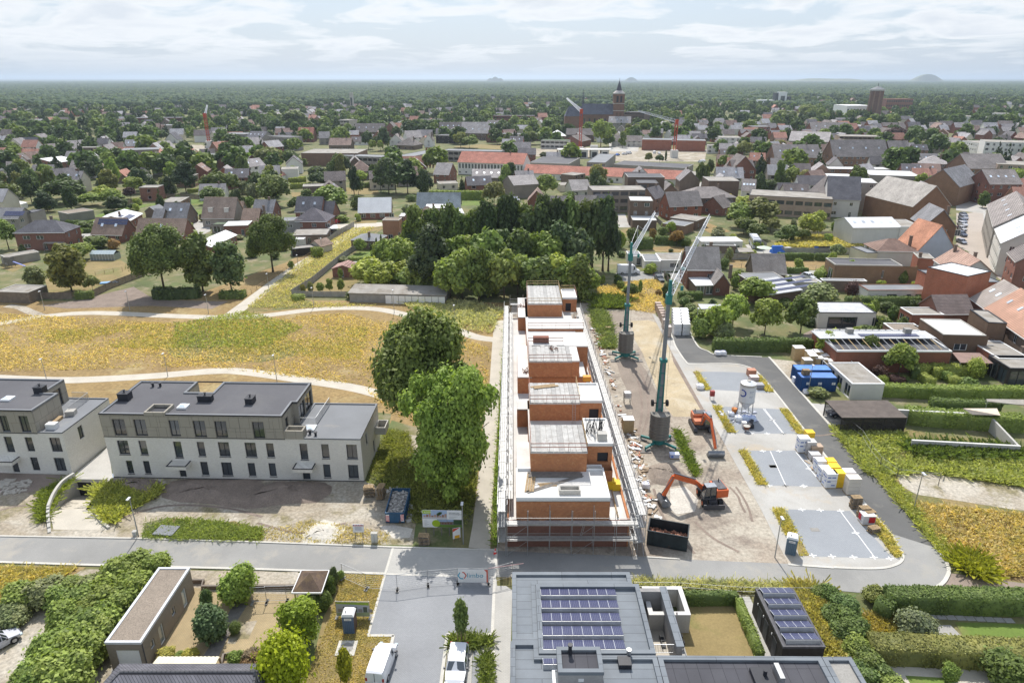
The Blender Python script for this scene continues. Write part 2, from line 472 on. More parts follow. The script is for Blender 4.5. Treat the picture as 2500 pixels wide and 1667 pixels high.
SHEETS="""meadow meadow .004 P -200 735 430 735 560 690 700 640 840 565 935 545 940 556 880 590 720 722 760 733 1100 735 1262 740 1250 850 1222 1060 1203 1338 1060 1332 1000 1260 930 1200 955 1010 700 985 270 985 -200 1000
meadow_mound rough .009 F 360 790 430 765 560 762 680 785 720 810 600 832 480 830 400 820
verge rough .008 P 560 768 640 730 720 668 870 568 935 552 935 556 880 592 715 722 760 735 764 750
undergrowth grass_green .008 Z2 1220 820 1300 640 1500 700 2100 720 2075 1000 2020 1568 Z6 2010 280 1400 260 1480 90 Z2 1200 1250 1050 1180
bare_soil dirt .012 Z2 1370 760 1560 780 1620 1000 1560 1090 1330 1080 1420 900
dirt_yard dirt .013 Z1 1020 1150 Z2 1060 1180 1250 1250 1560 1420 Z6 1520 100 1500 260 P 640 1323 Z5 1290 208 1040 205 Z1 885 1520 830 1440 815 1370 850 1260 1000 1165
dirt_yard dirt .013 P -160 1168 Z1 640 1130 670 1165 560 1290 490 1400 440 1520 Z5 440 180 0 185 P -160 1309
terrace_slab paver_red .05 P -160 1155 Z1 0 1110 560 1128 400 1270 0 1305 P -160 1210
sand_patch white_sand .018 Z6 560 90 700 30 870 70 900 120 780 245 520 240 490 170
sand_patch white_sand .018 Z6 1200 90 1320 80 1500 110 1470 190 1330 200
weeds_ground grass_green .018 Z5 1300 60 1500 10 1700 30 1640 190 1270 200
weeds_ground rough .018 Z5 1850 80 2100 40 2352 130 2352 232 1750 215
footpath path .028 P 1210 782 1232 782 1228 850 1221 940 1214 1058 1207 1150 1198 1280 1197 1341 1144 1336 1154 1280 1171 1138 1177 1058 1195 940 1201 850 1204 812 1209 800
grass_strip grass_green .03 P 1233 782 1250 782 1214 1336 1199 1340 1199 1280 1208 1150 1215 1058 1222 940 1229 850
site_ground site_dirt .015 P 1250 740 1470 740 1600 765 1641 862 1726 1013 1750 1050 1857 1242 1924 1376 1685 1366 1400 1358 1205 1345 1235 1000
site_track gravel_dirt .021 A2 240 560 480 480 620 660 780 1000 900 1260 1000 1568 460 1560 420 1000 300 760
sand_strip sand .025 A2 420 20 640 10 740 40 870 260 960 520 1130 820 1380 1210 1140 1240 960 1240 850 1100 720 800 570 430 470 260
dug_trench heap_earth .029 A2 940 440 990 500 1200 860 1400 1200 1390 1240 1330 1190 1150 880 960 540
rubble_ground gravel_dirt .019 Z3 1320 490 1520 490 1560 640 1460 760 1360 640
weeds_ground rough .023 Z3 1150 430 1330 480 1360 640 1460 780 1440 920 1300 900 1200 700
weeds_ground grass_green .027 A3 470 0 540 40 640 260 740 470 700 520 600 330 530 150
bright_soil white_sand .027 A3 430 640 600 620 740 760 700 890 500 920 430 860
close_paving paver_grey .038 Z6 1325 287 2258 306 2232 560 2210 1055 1810 1058 1745 1640 1190 1640 1330 1075 1095 1078
crossing paver_light .042 Z6 1325 287 2258 306 2240 548 1262 518
sidewalk paver_light .05 Z6 2240 560 Z7 150 395 122 1504 110 1800 Z6 2190 1800 2215 1055
verge rough .058 Z6 2250 552 Z7 150 235 148 345 Z6 2255 625
planting_bed rough .052 Z6 1825 1075 2212 1078 2212 1160 2100 1160 2095 1195 1830 1195 1800 1190
parking_lot paver_light .052 Z6 1812 1195 2035 1200 2020 1640 1765 1640
sidewalk paver_grey .056 Z6 2040 1200 2125 1200 2110 1640 2020 1640
planting_bed rough .056 Z6 2130 1250 2207 1250 2195 1640 2110 1640
dry_verge dry_lawn .034 Z6 700 515 1250 520 1095 1078 1325 1078 1290 1190 1180 1640 420 1640 600 1300 700 900 810 700
garden_ground dirt .034 P -200 1385 640 1394 800 1402 760 1520 700 1720 -200 1720
wild_verge meadow .04 P -200 1376 210 1385 120 1440 40 1500 -200 1560
patio paver_yellow .04 Z5 1290 1400 1745 640 2000 690 Z6 130 690 450 700 340 1150 200 1350 Z5 1900 1420
deck_path gwood .05 Z5 2100 770 2230 780 2090 1000 1960 1260 1820 1260 1990 1000
flower_bed dirt .05 Z5 2080 1000 2130 960 2310 935 2230 1100 2140 1100 2110 1145 2040 1140
garden_strip dirt .044 Z6 120 500 470 500 420 620 130 620
house_terrace slab_tile .046 Z5 2250 1400 Z6 0 1370 170 1380 200 1640 Z5 1000 1640 1000 1365
lawn dry_lawn .034 Z8 60 395 385 385 520 780 -60 780
garden_path paver_light .04 Z8 405 325 475 325 520 420 660 780 560 780
terrace slab_tile .04 Z7 1940 790 2130 790 2250 1210 1990 1210
shrub_ground rough .034 Z8 790 285 940 285 1060 620 1180 780 980 780
garden_ground meadow .034 Z8 1240 430 1480 440 1560 560 1700 600 1300 610
lawn lawn .034 Z8 1880 500 2600 520 2600 640 1950 620
gravel_drive path .034 Z8 1400 770 2100 800 2700 830 2700 1000 1490 1000
lawn lawn .042 Z8 1540 865 1800 880 1880 960 1600 960
sunken_terrace slab_tile .04 Z8 1690 520 1850 520 1940 610 1720 610
wasteland rough .016 P 2040 1046 A4 600 800 1200 860 P 2640 1110 2640 1460 A7 1500 1568 P 2318 1400 2300 1350 2240 1272 2110 1128
sandy_ground dirt .024 A7 900 400 1060 380 1400 350 1900 340 P 2640 1160 2640 1260 A7 2000 740 1500 660 1100 600 960 520
dry_grass meadow .022 A7 1080 690 1400 680 2100 780 P 2640 1260 2640 1440 A7 1800 1380 1500 1200 1300 960
grass_paving paver_red .026 A7 1400 1330 2110 1430 P 2640 1440 2640 1490 A7 1700 1500 1290 1500 1390 1400
sand_bank white_sand .02 A4 1020 920 1170 920 1280 1030 1250 1070 1090 990
driveway pave .022 A4 405 640 590 655 720 820 600 830
yard dirt .02 A4 80 265 280 285 370 240 560 560 350 560 240 440
street street_brick .03 A5 1705 80 1790 85 1960 60 1985 250 2030 480 2140 600 2400 800 2400 980 2160 740 1900 560 1760 420 1705 380
pavement paver_light .04 A5 1960 60 2020 80 2050 420 2160 600 2420 780 2420 850 2110 605 2010 470 1975 250
plaza pave .034 C1 700 490 1040 530 1110 480 1110 330 B6 2110 720 1950 720 C1 800 250 710 380
courtyard paver_red .03 A6 1230 1200 1420 1110 2030 1120 2150 1250 1600 1250 1230 1280
courtyard paver_grey .03 A5 1640 1380 2010 1400 1990 1470 1900 1420
wild_field rough .02 A6 850 200 1300 70 2352 50 2352 150 1900 215 1000 215
dry_field meadow .02 A6 340 350 1540 365 1530 470 380 440
yard pave .02 A6 1030 520 1280 475 1480 475 1400 560 1100 570
yard pave .02 A6 560 180 720 150 830 220 900 290 660 290
dry_field meadow .02 A1 80 1060 450 980 850 950 960 1000 1040 1250 820 1390 540 1330 150 1300
back_lane asph2 .024 A1 330 870 620 850 1200 870 1230 960 1340 1080 1150 1000 1000 920 840 950 450 980 340 950
dry_lawn meadow .02 A1 650 590 700 550 1000 530 1280 550 1240 615
dry_lawn dry_lawn .02 A1 370 330 500 300 560 400 380 420
dry_lawn meadow .02 A1 1360 260 1500 230 1800 340 1560 380
yard pave .02 A1 300 120 450 120 520 290 370 290
lawn lawn .02 B1 600 450 840 400 1130 310 1300 290 1830 240 1830 300 1350 300 1100 370 900 440
lawn lawn .02 B1 1700 340 1830 340 1830 390 1720 390
dry_lawn dry_lawn .02 B1 20 780 330 790 120 900 20 870
dry_lawn dry_lawn .02 B1 400 960 750 790 1080 790 1300 920 850 1090 650 1120 440 1080
driveway pave .02 B1 1680 500 1780 430 1880 470 1890 530 1740 600
driveway pave .02 B1 650 560 820 550 820 580 670 620
dark_soil heap_earth .012 B1 360 1200 700 1150 1200 1030 1400 1150 2050 1160 1900 1230 1350 1200 600 1225
street path .03 B2 780 460 960 465 1210 448 1220 480 960 520 800 500
driveway pave .024 B2 1220 590 1340 580 1200 780 1050 915 900 920 960 870 880 800 1100 790 1160 700
lawn lawn .024 B2 930 760 1010 690 1120 680 1140 780
dry_lawn dry_lawn .02 B2 480 1085 760 880 960 920 1040 930 900 1080
dry_lawn dry_lawn .02 B2 400 180 600 180 560 240 420 235
lawn dry_lawn .02 B2 880 140 1160 140 1200 200 900 200
lawn lawn .02 B2 1900 240 2130 245 2130 300 1910 300
flower_field dry_lawn .035 B2 960 430 1180 420 1160 455 980 460
schoolyard dirt .03 B5 660 680 1140 660 2300 680 2280 790 1530 790 1140 760 680 740
sports_field dry_lawn .03 B4 1850 660 2080 635 2352 640 2352 685 2080 670
car_park pave .034 B5 1420 620 1700 620 1680 700 1430 700
square pave .03 B7 1290 260 1450 215 1620 200 1760 110 1800 110 1600 250 1400 330 1290 480 1240 470
dirt_yard dirt .03 B3 1400 640 1800 640 1980 690 1700 700
far_field dry_lawn .05 B4 1430 178 1530 176 1520 192 1440 193
far_field lawn .05 B6 100 140 280 145 260 160 110 158"""
for l in SHEETS.split("\n"):
 a=l.split(None,3);sheet(a[0],Q(a[3]),a[1],float(a[2]))
p1=curve(Q('P -120 812 0 790 110 772 231 764 408 771 545 775 640 771 764 756 847 752 929 756 1011 774 1093 798 1160 822 1212 830'),5)
strip('path',p1,2.7,'path',.02)
p2=curve(Q('P 552 778 600 743 715 658 800 606 863 566 900 551 935 546'),5)
strip('path',p2,3.4,'path',.024)
p3=curve(Q('P -120 915 0 923 164 928 356 919 521 906 600 908 737 927 874 949 1000 985'),5)
strip('path',p3,2.7,'path',.02)
strip('gravel_track',curve(Q('B1 60 1200 180 1215 260 1250 370 1290'),4),2.2,'dirt',.016)
outer=[(2274,1441),(2300,1425),(2312,1408),(2316,1392),(2308,1369),(2287,1338),(2240,1278),(2175,1204),(2105,1128),(2036,1050),(1975,981),(1877,872)]
outer2=[(1860,872),(1753,867),(1728,858),(1705,847),(1688,818),(1676,790)]
inner_up=[(1630,790),(1642,826),(1651,849),(1676,885),(1690,889),(1743,888),(1795,889),(1829,897),(1852,912),(1897,963.6),(1972,1060),(2095,1210),(2172,1301),(2196,1340),(2204,1358),(2200,1370),(2188,1378),(2160,1386),(2110,1388),(2035,1385)]
P_=lambda L:[g('P',x,y)for x,y in L]
road_pts=P_(inner_up)+P_([(1924,1376),(1685,1366),(1578,1359),(1212,1344),(960,1337),(640,1325),(350,1316),(0,1310),(-200,1305),(-200,1366),(0,1371),(201,1378),(640,1389),(943,1400),(1209,1408),(1542,1417),(1660,1421),(1981,1436),(2095,1446)])+P_(outer)+P_(outer2)
sheet('road',road_pts,'asph2',.03)
sheet('new_asphalt',P_(inner_up[:4]+[(1743,888),(1795,889),(1829,897),(1852,912),(1897,963.6),(1972,1060),(2095,1210),(2172,1301)]+[(2287,1338),(2240,1278),(2175,1204),(2105,1128),(2036,1050),(1975,981),(1877,872)]+outer2),'asphalt',.034)
sheet('site_pavement',P_([(1592,765),(1630,790)])+P_(inner_up[1:])+P_([(1924,1376),(1857,1242),(1750,1050),(1726,1013),(1641,862),(1600,783)]),'pave',.038)
LOT=[[('A2',1285,665),('A2',1720,672),('P',1850,913),('P',1880,960),('P',1733,951)],[('A8',650,210),('A8',1590,255),('A8',1870,650),('A8',900,635)],[('A8',1090,915),('A4',330,1045),('A7',250,530),('A8',1400,1470)],[('A3',1680,865),('A7',480,755),('A7',880,1200),('A3',1960,1380)]]
for L in LOT:sheet('parking_lot',mixed(L),'paver_blue',.042)
PLANT=[[('A2',1205,665),('A2',1285,665),('A2',1430,895),('A2',1370,905)],[('A8',525,210),('A8',635,210),('A8',890,630),('A8',760,625)],[('A8',935,920),('A8',1065,920),('A8',1395,1465),('A8',1245,1460)],[('A3',1550,860),('A3',1670,865),('A3',1955,1375),('A3',1840,1375),('A3',1780,1180),('A3',1690,1150)],[('A4',150,695),('A4',215,695),('A4',372,905),('A4',300,903)],[('A7',690,800),('A7',760,850),('A7',860,980),('A7',955,1150),('A7',960,1180),('A7',895,1190),('A7',740,985)],[('A4',-30,400),('A4',0,425),('A4',98,548),('A4',30,545),('A4',-20,480)]]
for L in PLANT:sheet('planting_bed',mixed(L),'dry_lawn',.046)
for(a,b)in((('A8',1350,250),('A8',1650,640)),(('A8',1440,925),('A8',1690,1480)),(('A7',390,760),('A7',710,1190)),(('A4',10,690),('A4',180,900)),(('A4',290,1060),('A4',530,1350))):
 strip('lane_marking',mixed([a,b]),.1,'white',.05)
for(f,x,y)in[('A8',1475,430),('A8',1140,640),('A8',1390,645),('A8',1640,645),('A8',1320,922),('A8',1580,925),('A8',1680,1475),('A8',1420,1475),('A4',400,1200),('A4',350,1350),('A4',200,1345),('A7',530,960),('A7',390,755),('A7',200,748),('A7',700,1188),('A7',510,1185),('A7',310,1178),('A7',130,1170),('A3',1870,870),('A4',90,785),('A4',180,902),('A7',50,522),('A7',850,1200)]:
 c=g(f,x,y);m=MB()
 m.b(c.x-.45,c.y-.07,.051,c.x+.45,c.y+.07,.054);m.b(c.x-.07,c.y-.35,.0545,c.x+.07,c.y+.35,.057)
 m.o('bay_marking','white')['kind']='structure'
for(f,x,y,s)in[('A8',1480,1170,.5),('A7',150,930,.5),('A4',95,1180,.5)]:
 c=g(f,x,y);Bx(c.x-s,c.y-s*.7,.051,c.x+s,c.y+s*.7,.06).o('drain_cover','conc_dk')['kind']='structure'
strip('kerb',curve(P_(outer),4),.38,'kerb',.03,kerb_h)
strip('kerb',curve(P_(outer2),4),.3,'kerb',.03,kerb_h)
strip('kerb',curve(P_(inner_up),4),.32,'kerb',.038,.05)
strip('kerb',curve(P_([(2035,1386),(1980,1382),(1924,1378)]),3),.3,'kerb',.038,.05)
strip('kerb',P_([(1578,1360),(1660,1365)]),.2,'kerb',.03,.08)
strip('kerb',P_([(-200,1304),(0,1309),(350,1315),(640,1324),(960,1336),(1212,1343)]),.22,'kerb',.03,.09)
strip('kerb',P_([(-200,1367),(0,1372.5),(201,1379),(640,1390),(943,1401)]),.3,'kerb',.03,.08)
K='kerb'
strip(K,Q('Z6 1320 287 1250 520 1095 1078'),.25,K,.042,.02)
strip(K,Q('Z6 1095 1072 1330 1072'),.3,K,.042,.05)
strip(K,Q('Z6 1325 1072 1300 1190 1180 1640'),.3,K,.042,.05)
strip(K,Q('Z6 2250 300 2232 560 2212 1070'),.3,K,.042,.05)
strip(K,Q('Z6 1800 1062 2212 1062'),.3,K,.042,.06)
strip(K,Q('Z6 1808 1062 1735 1640'),.3,K,.042,.06)
strip(K,Q('Z6 1255 520 2240 548'),.25,K,.046,.01)
for(f,x,y,a)in(('Z6',905,1187,1.2),('Z6',2175,1200,.9)):
 c=g(f,x,y)
 Bx(c.x-a*.75,c.y-a*.75,.05,c.x+a*.75,c.y+a*.75,.12).o('manhole_slab','kerb')['kind']='structure'
 MB().c(c.x,c.y,.12,.15,.5*a,18).o('manhole_cover','conc_dk')['kind']='structure'
for k in range(9):
 c=g('Z8',1730+k*66,462+k*3.4);Bx(c.x-.55,c.y-.32,.03,c.x+.3,c.y+.32,.05).o('stepping_stone','slab_tile')['kind']='structure'
sheet('manhole_ring',[g('A4',2130+82*cos(a),1172+40*sin(a))for a in[k*pi/8 for k in range(16)]],'white_sand',.026)
for L in[[(700,190),(1400,150),(1500,165),(800,215)],[(1500,128),(1720,125),(1700,140),(1540,145)]]:
 sheet('far_field',gs('B5',[(x+900,y)for x,y in L]),'dry_lawn',.05)
for q,w_ in(('A3 1080 620 1170 720 1200 800 1250 900',.3),('A3 1150 620 1230 740 1290 860 1330 1000',.3),('A3 250 640 330 900 460 1100 700 1350',.35),('A3 700 1000 900 1180 1180 1330',.35),('A2 540 640 620 900 640 1200 560 1500',.4),('A2 470 640 540 900 560 1200 500 1500',.4),('Z1 1100 1500 1500 1400 2000 1420 2334 1500',.4),('Z1 0 1440 200 1400 380 1440',.3),('Z6 100 60 500 150 900 60',.35),('A3 1750 0 2000 60 2240 40',.3)):
 strip('tyre_mark',curve(Q(q),4),w_,'heap_earth',.044 if 'A3 1750' in q else .031)
def debris(poly,n,smax,colr,mat='paint',hmax=.3):
 rg=random.Random(n);xs=[p.x for p in poly];ys=[p.y for p in poly];m=MB()
 while n:
  x,y=rg.uniform(min(xs),max(xs)),rg.uniform(min(ys),max(ys))
  if not inpoly(x,y,poly):continue
  n-=1;a=rg.uniform(0,3);L_,w=rg.uniform(.1,smax),rg.uniform(.05,.25);c,s_=cos(a),sin(a);z=rg.uniform(.06,hmax)
  R_=[(x+c*u-s_*v,y+s_*u+c*v)for u,v in((-L_,-w),(L_,-w),(L_,w),(-L_,w))];m.hx([(*p,.02)for p in R_],[(*p,z)for p in R_])
 o=m.o('rubble',mat,None,colr);o['kind']='stuff'
def inpoly(x,y,P):
 r_=False;j=len(P)-1
 for i in range(len(P)):
  if(P[i][1]>y)!=(P[j][1]>y)and x<(P[j][0]-P[i][0])*(y-P[i][1])/(P[j][1]-P[i][1])+P[i][0]:r_=not r_
  j=i
 return r_
lane=Q('Z3 1170 600 1260 760 1420 1250 1480 1568 Z4 1490 300 1560 700 1680 1050 1600 1050 1500 700 1400 300 1310 0')
debris(lane,90,.9,(.3,.22,.14));debris(lane,80,.5,(.62,.62,.6));debris(lane,50,1.2,(.25,.27,.3),'galv');debris(lane,60,.4,(.4,.17,.1))
debris(Q('A2 1500 1180 2000 1180 2040 1330 1600 1330'),45,.4,(.5,.52,.6));debris(Q('Z1 0 1170 280 1190 240 1290 0 1300'),60,.7,(.5,.46,.4));debris(Q('Z2 1250 1250 1400 1230 1480 1420 1600 1500 1450 1568 1250 1300'),50,.4,(.6,.58,.54));debris(Q('A3 1850 300 2240 350 2240 480 2000 480'),14,.5,(.4,.3,.2))
def hill(fr,x0,x1,y0,h,dist,prof):
 a=ray(fr,x0,y0);b=ray(fr,x1,y0)
 X0,X1=a.x/a.y*dist,b.x/b.y*dist
 n=24;m=MB();W=(X1-X0)
 rows=[]
 for j,d in enumerate((-.35,-.12,.12,.35)):
  rows.append([(X0+W*i/n,dist+W*d*.6,(0 if j in(0,3)else 1)*h*prof(i/n))for i in range(n+1)])
 for j in range(3):
  for i in range(n):
   m.q(rows[j][i],rows[j][i+1],rows[j+1][i+1],rows[j+1][i])
 m.o('hill','grass_green')['kind']='structure'
bell=lambda t:max(0,sin(pi*t))**1.4
hill('F',2085,2175,175,92,9000,bell)
hill('F',1800,2010,178,66,9000,lambda t:bell(t)*(.8+.2*sin(9*t)))
hill('F',1115,1160,178,64,9600,lambda t:max(0,sin(pi*t))**.7*(.7+.3*abs(sin(pi*3*t))))
hill('F',1430,1470,178,58,9600,bell)
def np_mesh(name,V,F,mat,smooth=False):
 me=bpy.data.meshes.new(name)
 V=np.asarray(V,dtype=np.float32);F=np.asarray(F,dtype=np.int32)
 me.vertices.add(len(V));me.vertices.foreach_set('co',V.ravel())
 k=F.shape[1]
 me.loops.add(F.size);me.loops.foreach_set('vertex_index',F.ravel())
 me.polygons.add(len(F));me.polygons.foreach_set('loop_start',np.arange(0,F.size,k,dtype=np.int32))
 try:me.polygons.foreach_set('loop_total',np.full(len(F),k,dtype=np.int32))
 except Exception:pass
 me.materials.append(MATS[mat]);me.update(calc_edges=True)
 return me
def leaf_quads(P,Nn,size,rg):
 n=len(P)
 t=rg.normal(size=(n,3));a=np.cross(Nn,t);a/=np.linalg.norm(a,axis=1)[:,None]+1e-9
 b=np.cross(Nn,a)
 s=(size*rg.uniform(.55,1.35,n))[:,None];e=s*rg.uniform(.5,.9,(n,1))
 V=np.stack([P-a*s,P-b*e,P+a*s,P+b*e],1).reshape(-1,3)
 F=np.arange(4*n).reshape(-1,4)
 return V,F
_ico={}
def ico(sub):
 if sub not in _ico:
  bm=bmesh.new();bmesh.ops.create_icosphere(bm,subdivisions=sub,radius=1)
  _ico[sub]=(np.array([v.co[:]for v in bm.verts]),np.array([[v.index for v in f.verts]for f in bm.faces]));bm.free()
 return _ico[sub]
def blobs_for(kind,rg):
 B=[]
 if kind=='round':
  for k in range(40):
   d=rg.normal(size=3);d/=np.linalg.norm(d);d[2]=abs(d[2])*1.15-.35
   r=rg.uniform(.16,.34);rad=rg.uniform(.4,.86)
   B.append((d[0]*rad,d[1]*rad,1.+d[2]*.85,r))
  B.append((0,0,1.,.42))
 elif kind=='vase':
  for k in range(48):
   z=rg.uniform(.08,1.85);w=.22+.68*min(1,z/1.15)if z<1.35 else .9*cos((z-1.35)*1.9)+.1
   a=rg.uniform(0,6.28);rd_=w*rg.uniform(.35,.95);B.append((cos(a)*rd_,sin(a)*rd_,z,rg.uniform(.13,.27)))
  for z in(.5,.8,1.1,1.4):B.append((0,0,z,.2+.1*z))
 elif kind=='tall':
  for k in range(26):
   z=rg.uniform(.25,1.85);w=.75*sin(min(1,(z+.25)/1.3)*pi/2)*(1-max(0,z-1)*.75)
   a=rg.uniform(0,6.28);r=rg.uniform(.2,.34)
   B.append((cos(a)*w*.8,sin(a)*w*.8,z,r))
  for z in(.6,1.,1.4):B.append((0,0,z,.42))
 elif kind=='conifer':
  for k in range(16):
   z=.15+1.75*k/15;w=.95*(1-z/2.05)
   for j in range(max(1,int(6*(1-k/16)))):
    a=rg.uniform(0,6.28);B.append((cos(a)*w*.62,sin(a)*w*.62,z+rg.uniform(-.06,.06),max(.1,w*.48)))
  B.append((0,0,1.9,.1))
 elif kind=='pine':
  for k in range(24):
   z=rg.uniform(.5,1.8);a=rg.uniform(0,6.28);w=rg.uniform(.25,.8)*(1.15-(z-.5)/2)
   B.append((cos(a)*w,sin(a)*w,z,rg.uniform(.2,.33)))
  for z in(.9,1.3,1.6):B.append((0,0,z,.38))
 elif kind=='column':
  for k in range(14):
   z=.1+1.8*k/13;w=.75*sin(pi*min(.97,max(.12,z/2.)))**.6
   B.append((rg.uniform(-.08,.08),rg.uniform(-.08,.08),z,max(.3,w)))
 elif kind=='bush':
  for k in range(12):
   a=rg.uniform(0,6.28);w=rg.uniform(.1,.62)
   B.append((cos(a)*w,sin(a)*w,rg.uniform(.45,1.5),rg.uniform(.32,.5)))
  B.append((0,0,.8,.7))
 elif kind=='ball':
  B.append((0,0,1,.96))
 return np.array(B)
def mkc(kind,nleaf,ls,seed,core=1):
 rg=np.random.default_rng(seed);B=blobs_for(kind,rg)
 w=B[:,3]**2;idx=rg.choice(len(B),nleaf*2,p=w/w.sum())
 d=rg.normal(size=(nleaf*2,3));d/=np.linalg.norm(d,axis=1)[:,None]
 d[:,2]=np.where((d[:,2]<-.2)&(rg.random(nleaf*2)<.5),-d[:,2],d[:,2])
 rr=B[idx,3]*rg.uniform(.7,1.16,nleaf*2)*(1+.3*(rg.random(nleaf*2)<.13))
 P=B[idx,:3]+d*rr[:,None]
 ok=P[:,2]>-.05
 for i in range(len(B)):
  q=np.linalg.norm(P-B[i,:3],axis=1)<B[i,3]*.7
  ok&=~(q&(idx!=i))
 P=P[ok][:nleaf];d=d[ok][:nleaf]
 Nn=d+rg.normal(size=P.shape)*.55;Nn[:,2]+=.45;Nn/=np.linalg.norm(Nn,axis=1)[:,None]
 V,F=leaf_quads(P,Nn,ls,rg)
 Fl=[np.concatenate([F[:,[0,1,2]],F[:,[0,2,3]]])];Vl=[V];off=len(V)
 iv,if_=ico(core)
 for b in B:
  j=iv*(1+rg.uniform(-.12,.12,(len(iv),1)))*b[3]*.64+b[:3]
  Vl.append(j);Fl.append(if_+off);off+=len(iv)
 return np_mesh('crown',np.concatenate(Vl),np.concatenate(Fl),'leaf')
CR={'round':[mkc('round',3000,.105,10+i)for i in range(5)],'tall':[mkc('tall',2900,.1,30+i)for i in range(3)],'conifer':[mkc('conifer',3200,.06,40+i)for i in range(3)],'pine':[mkc('pine',3400,.075,50+i)for i in range(3)],'column':[mkc('column',1500,.1,60)],'bush':[mkc('bush',1900,.13,70+i)for i in range(4)],'ball':[mkc('ball',2600,.09,80)],'oak':[mkc('round',26000,.036,90)],'oak2':[mkc('vase',24000,.034,91)],'young':[mkc('column',1400,.15,65)],'near':[mkc('bush',5200,.085,95+i)for i in range(3)],'nearball':[mkc('ball',5500,.075,99)],'lo':[mkc('round',420,.2,100+i)for i in range(4)],'locon':[mkc('conifer',260,.16,110)]}
def trunk_mesh(limbs=True,seed=0):
 rg=random.Random(seed);m=MB();pts=[(0,0,0,1.25),(.1,0,.12,.9),(.2,.1,.5,.7),(.1,.3,1.,.4),(0,.2,1.35,.12)]
 for a,b in zip(pts,pts[1:]):
  A=[(a[0]+a[3]*cos(k*1.0472),a[1]+a[3]*sin(k*1.0472),a[2])for k in range(6)]
  Bq=[(b[0]+b[3]*cos(k*1.0472),b[1]+b[3]*sin(k*1.0472),b[2])for k in range(6)]
  m.hx(A,Bq)
 if limbs:
  for k in range(7):
   a=k*.9+rg.random();z=.55+k*.07;r=rg.uniform(7,13);q=(cos(a)*r,sin(a)*r,z+rg.uniform(.3,.5))
   A=[(.15+.35*cos(j*1.57),.1+.35*sin(j*1.57),z+.02*sin(j))for j in range(4)]
   Bq=[(q[0]+.1*cos(j*1.57),q[1]+.1*sin(j*1.57),q[2])for j in range(4)]
   m.hx(A,Bq)
 return m.mesh('trunk','bark')
TRUNK=[trunk_mesh(True,1),trunk_mesh(True,2),trunk_mesh(False)]
OCC={}
def occupy(x,y,r):
 k=(int(x//40),int(y//40))
 OCC.setdefault(k,[]).append((x,y,r))
def free(x,y,r):
 kx,ky=int(x//40),int(y//40)
 for a in(-1,0,1):
  for b in(-1,0,1):
   for(u,v,q)in OCC.get((kx+a,ky+b),()):
    if(u-x)**2+(v-y)**2<(r+q)**2:return False
 return True
GREEN={'oak':(.121,.161,.062),'fresh':(.192,.251,.083),'olive':(.177,.185,.080),'dark':(.074,.105,.052),'blue':(.099,.140,.082),'pine':(.058,.084,.049),'yellow':(.362,.341,.097),'grey':(.189,.212,.137),'plum':(.079,.045,.052),'rusty':(.246,.163,.081),'lime':(.267,.322,.090),'hedge':(.107,.153,.060),'hedgey':(.251,.294,.092),'dry':(.357,.290,.163)}
ti=[0]
def tree_at(p,w,h,kind='round',colr='oak',label=None,cat='tree',name='tree',clear=.22,group=None,lod=None,tr=None):
 ti[0]+=1;i=ti[0];rd=random.Random(i)
 t=thing(name,label,cat,(p[0],p[1],p[2]if len(p)>2 else 0),rd.uniform(0,6.28),group)
 key=lod or kind
 me=CR[key][i%len(CR[key])]
 c=GREEN[colr]if isinstance(colr,str)else colr
 k=rd.uniform(.85,1.15);c=(c[0]*k*rd.uniform(.93,1.08),c[1]*k,c[2]*k*rd.uniform(.85,1.15))
 z0=h*clear
 link('crown',me,t,c,loc=(0,0,z0*.85),scale=(w/2,w/2,(h-z0*.85)/2))
 if clear>.02:
  r=tr or max(.06,h*.017)
  link('trunk',TRUNK[2 if w<4 or lod in('lo','locon')else i%2],t,loc=(0,0,0),scale=(r,r,h*.62))
 occupy(p[0],p[1],w*.45)
 return t
def T(fr,bx,by,ty,wp,kind='round',colr='oak',label=None,**kw):
 p=g(fr,bx,by);s=FR[fr][2]
 X,Y=px(fr,bx,ty);b=-(Y-833.5)/FOC
 ang=atan2(b*CP-SP,b*SP+CP)
 h=max(.5,CAM_H+p.y*math.tan(ang))
 dep=p.y*CP+(CAM_H-h/2)*SP
 w=wp*s/FOC*dep
 return tree_at((p.x,p.y+w*.15),w,h,kind,colr,label,**kw)
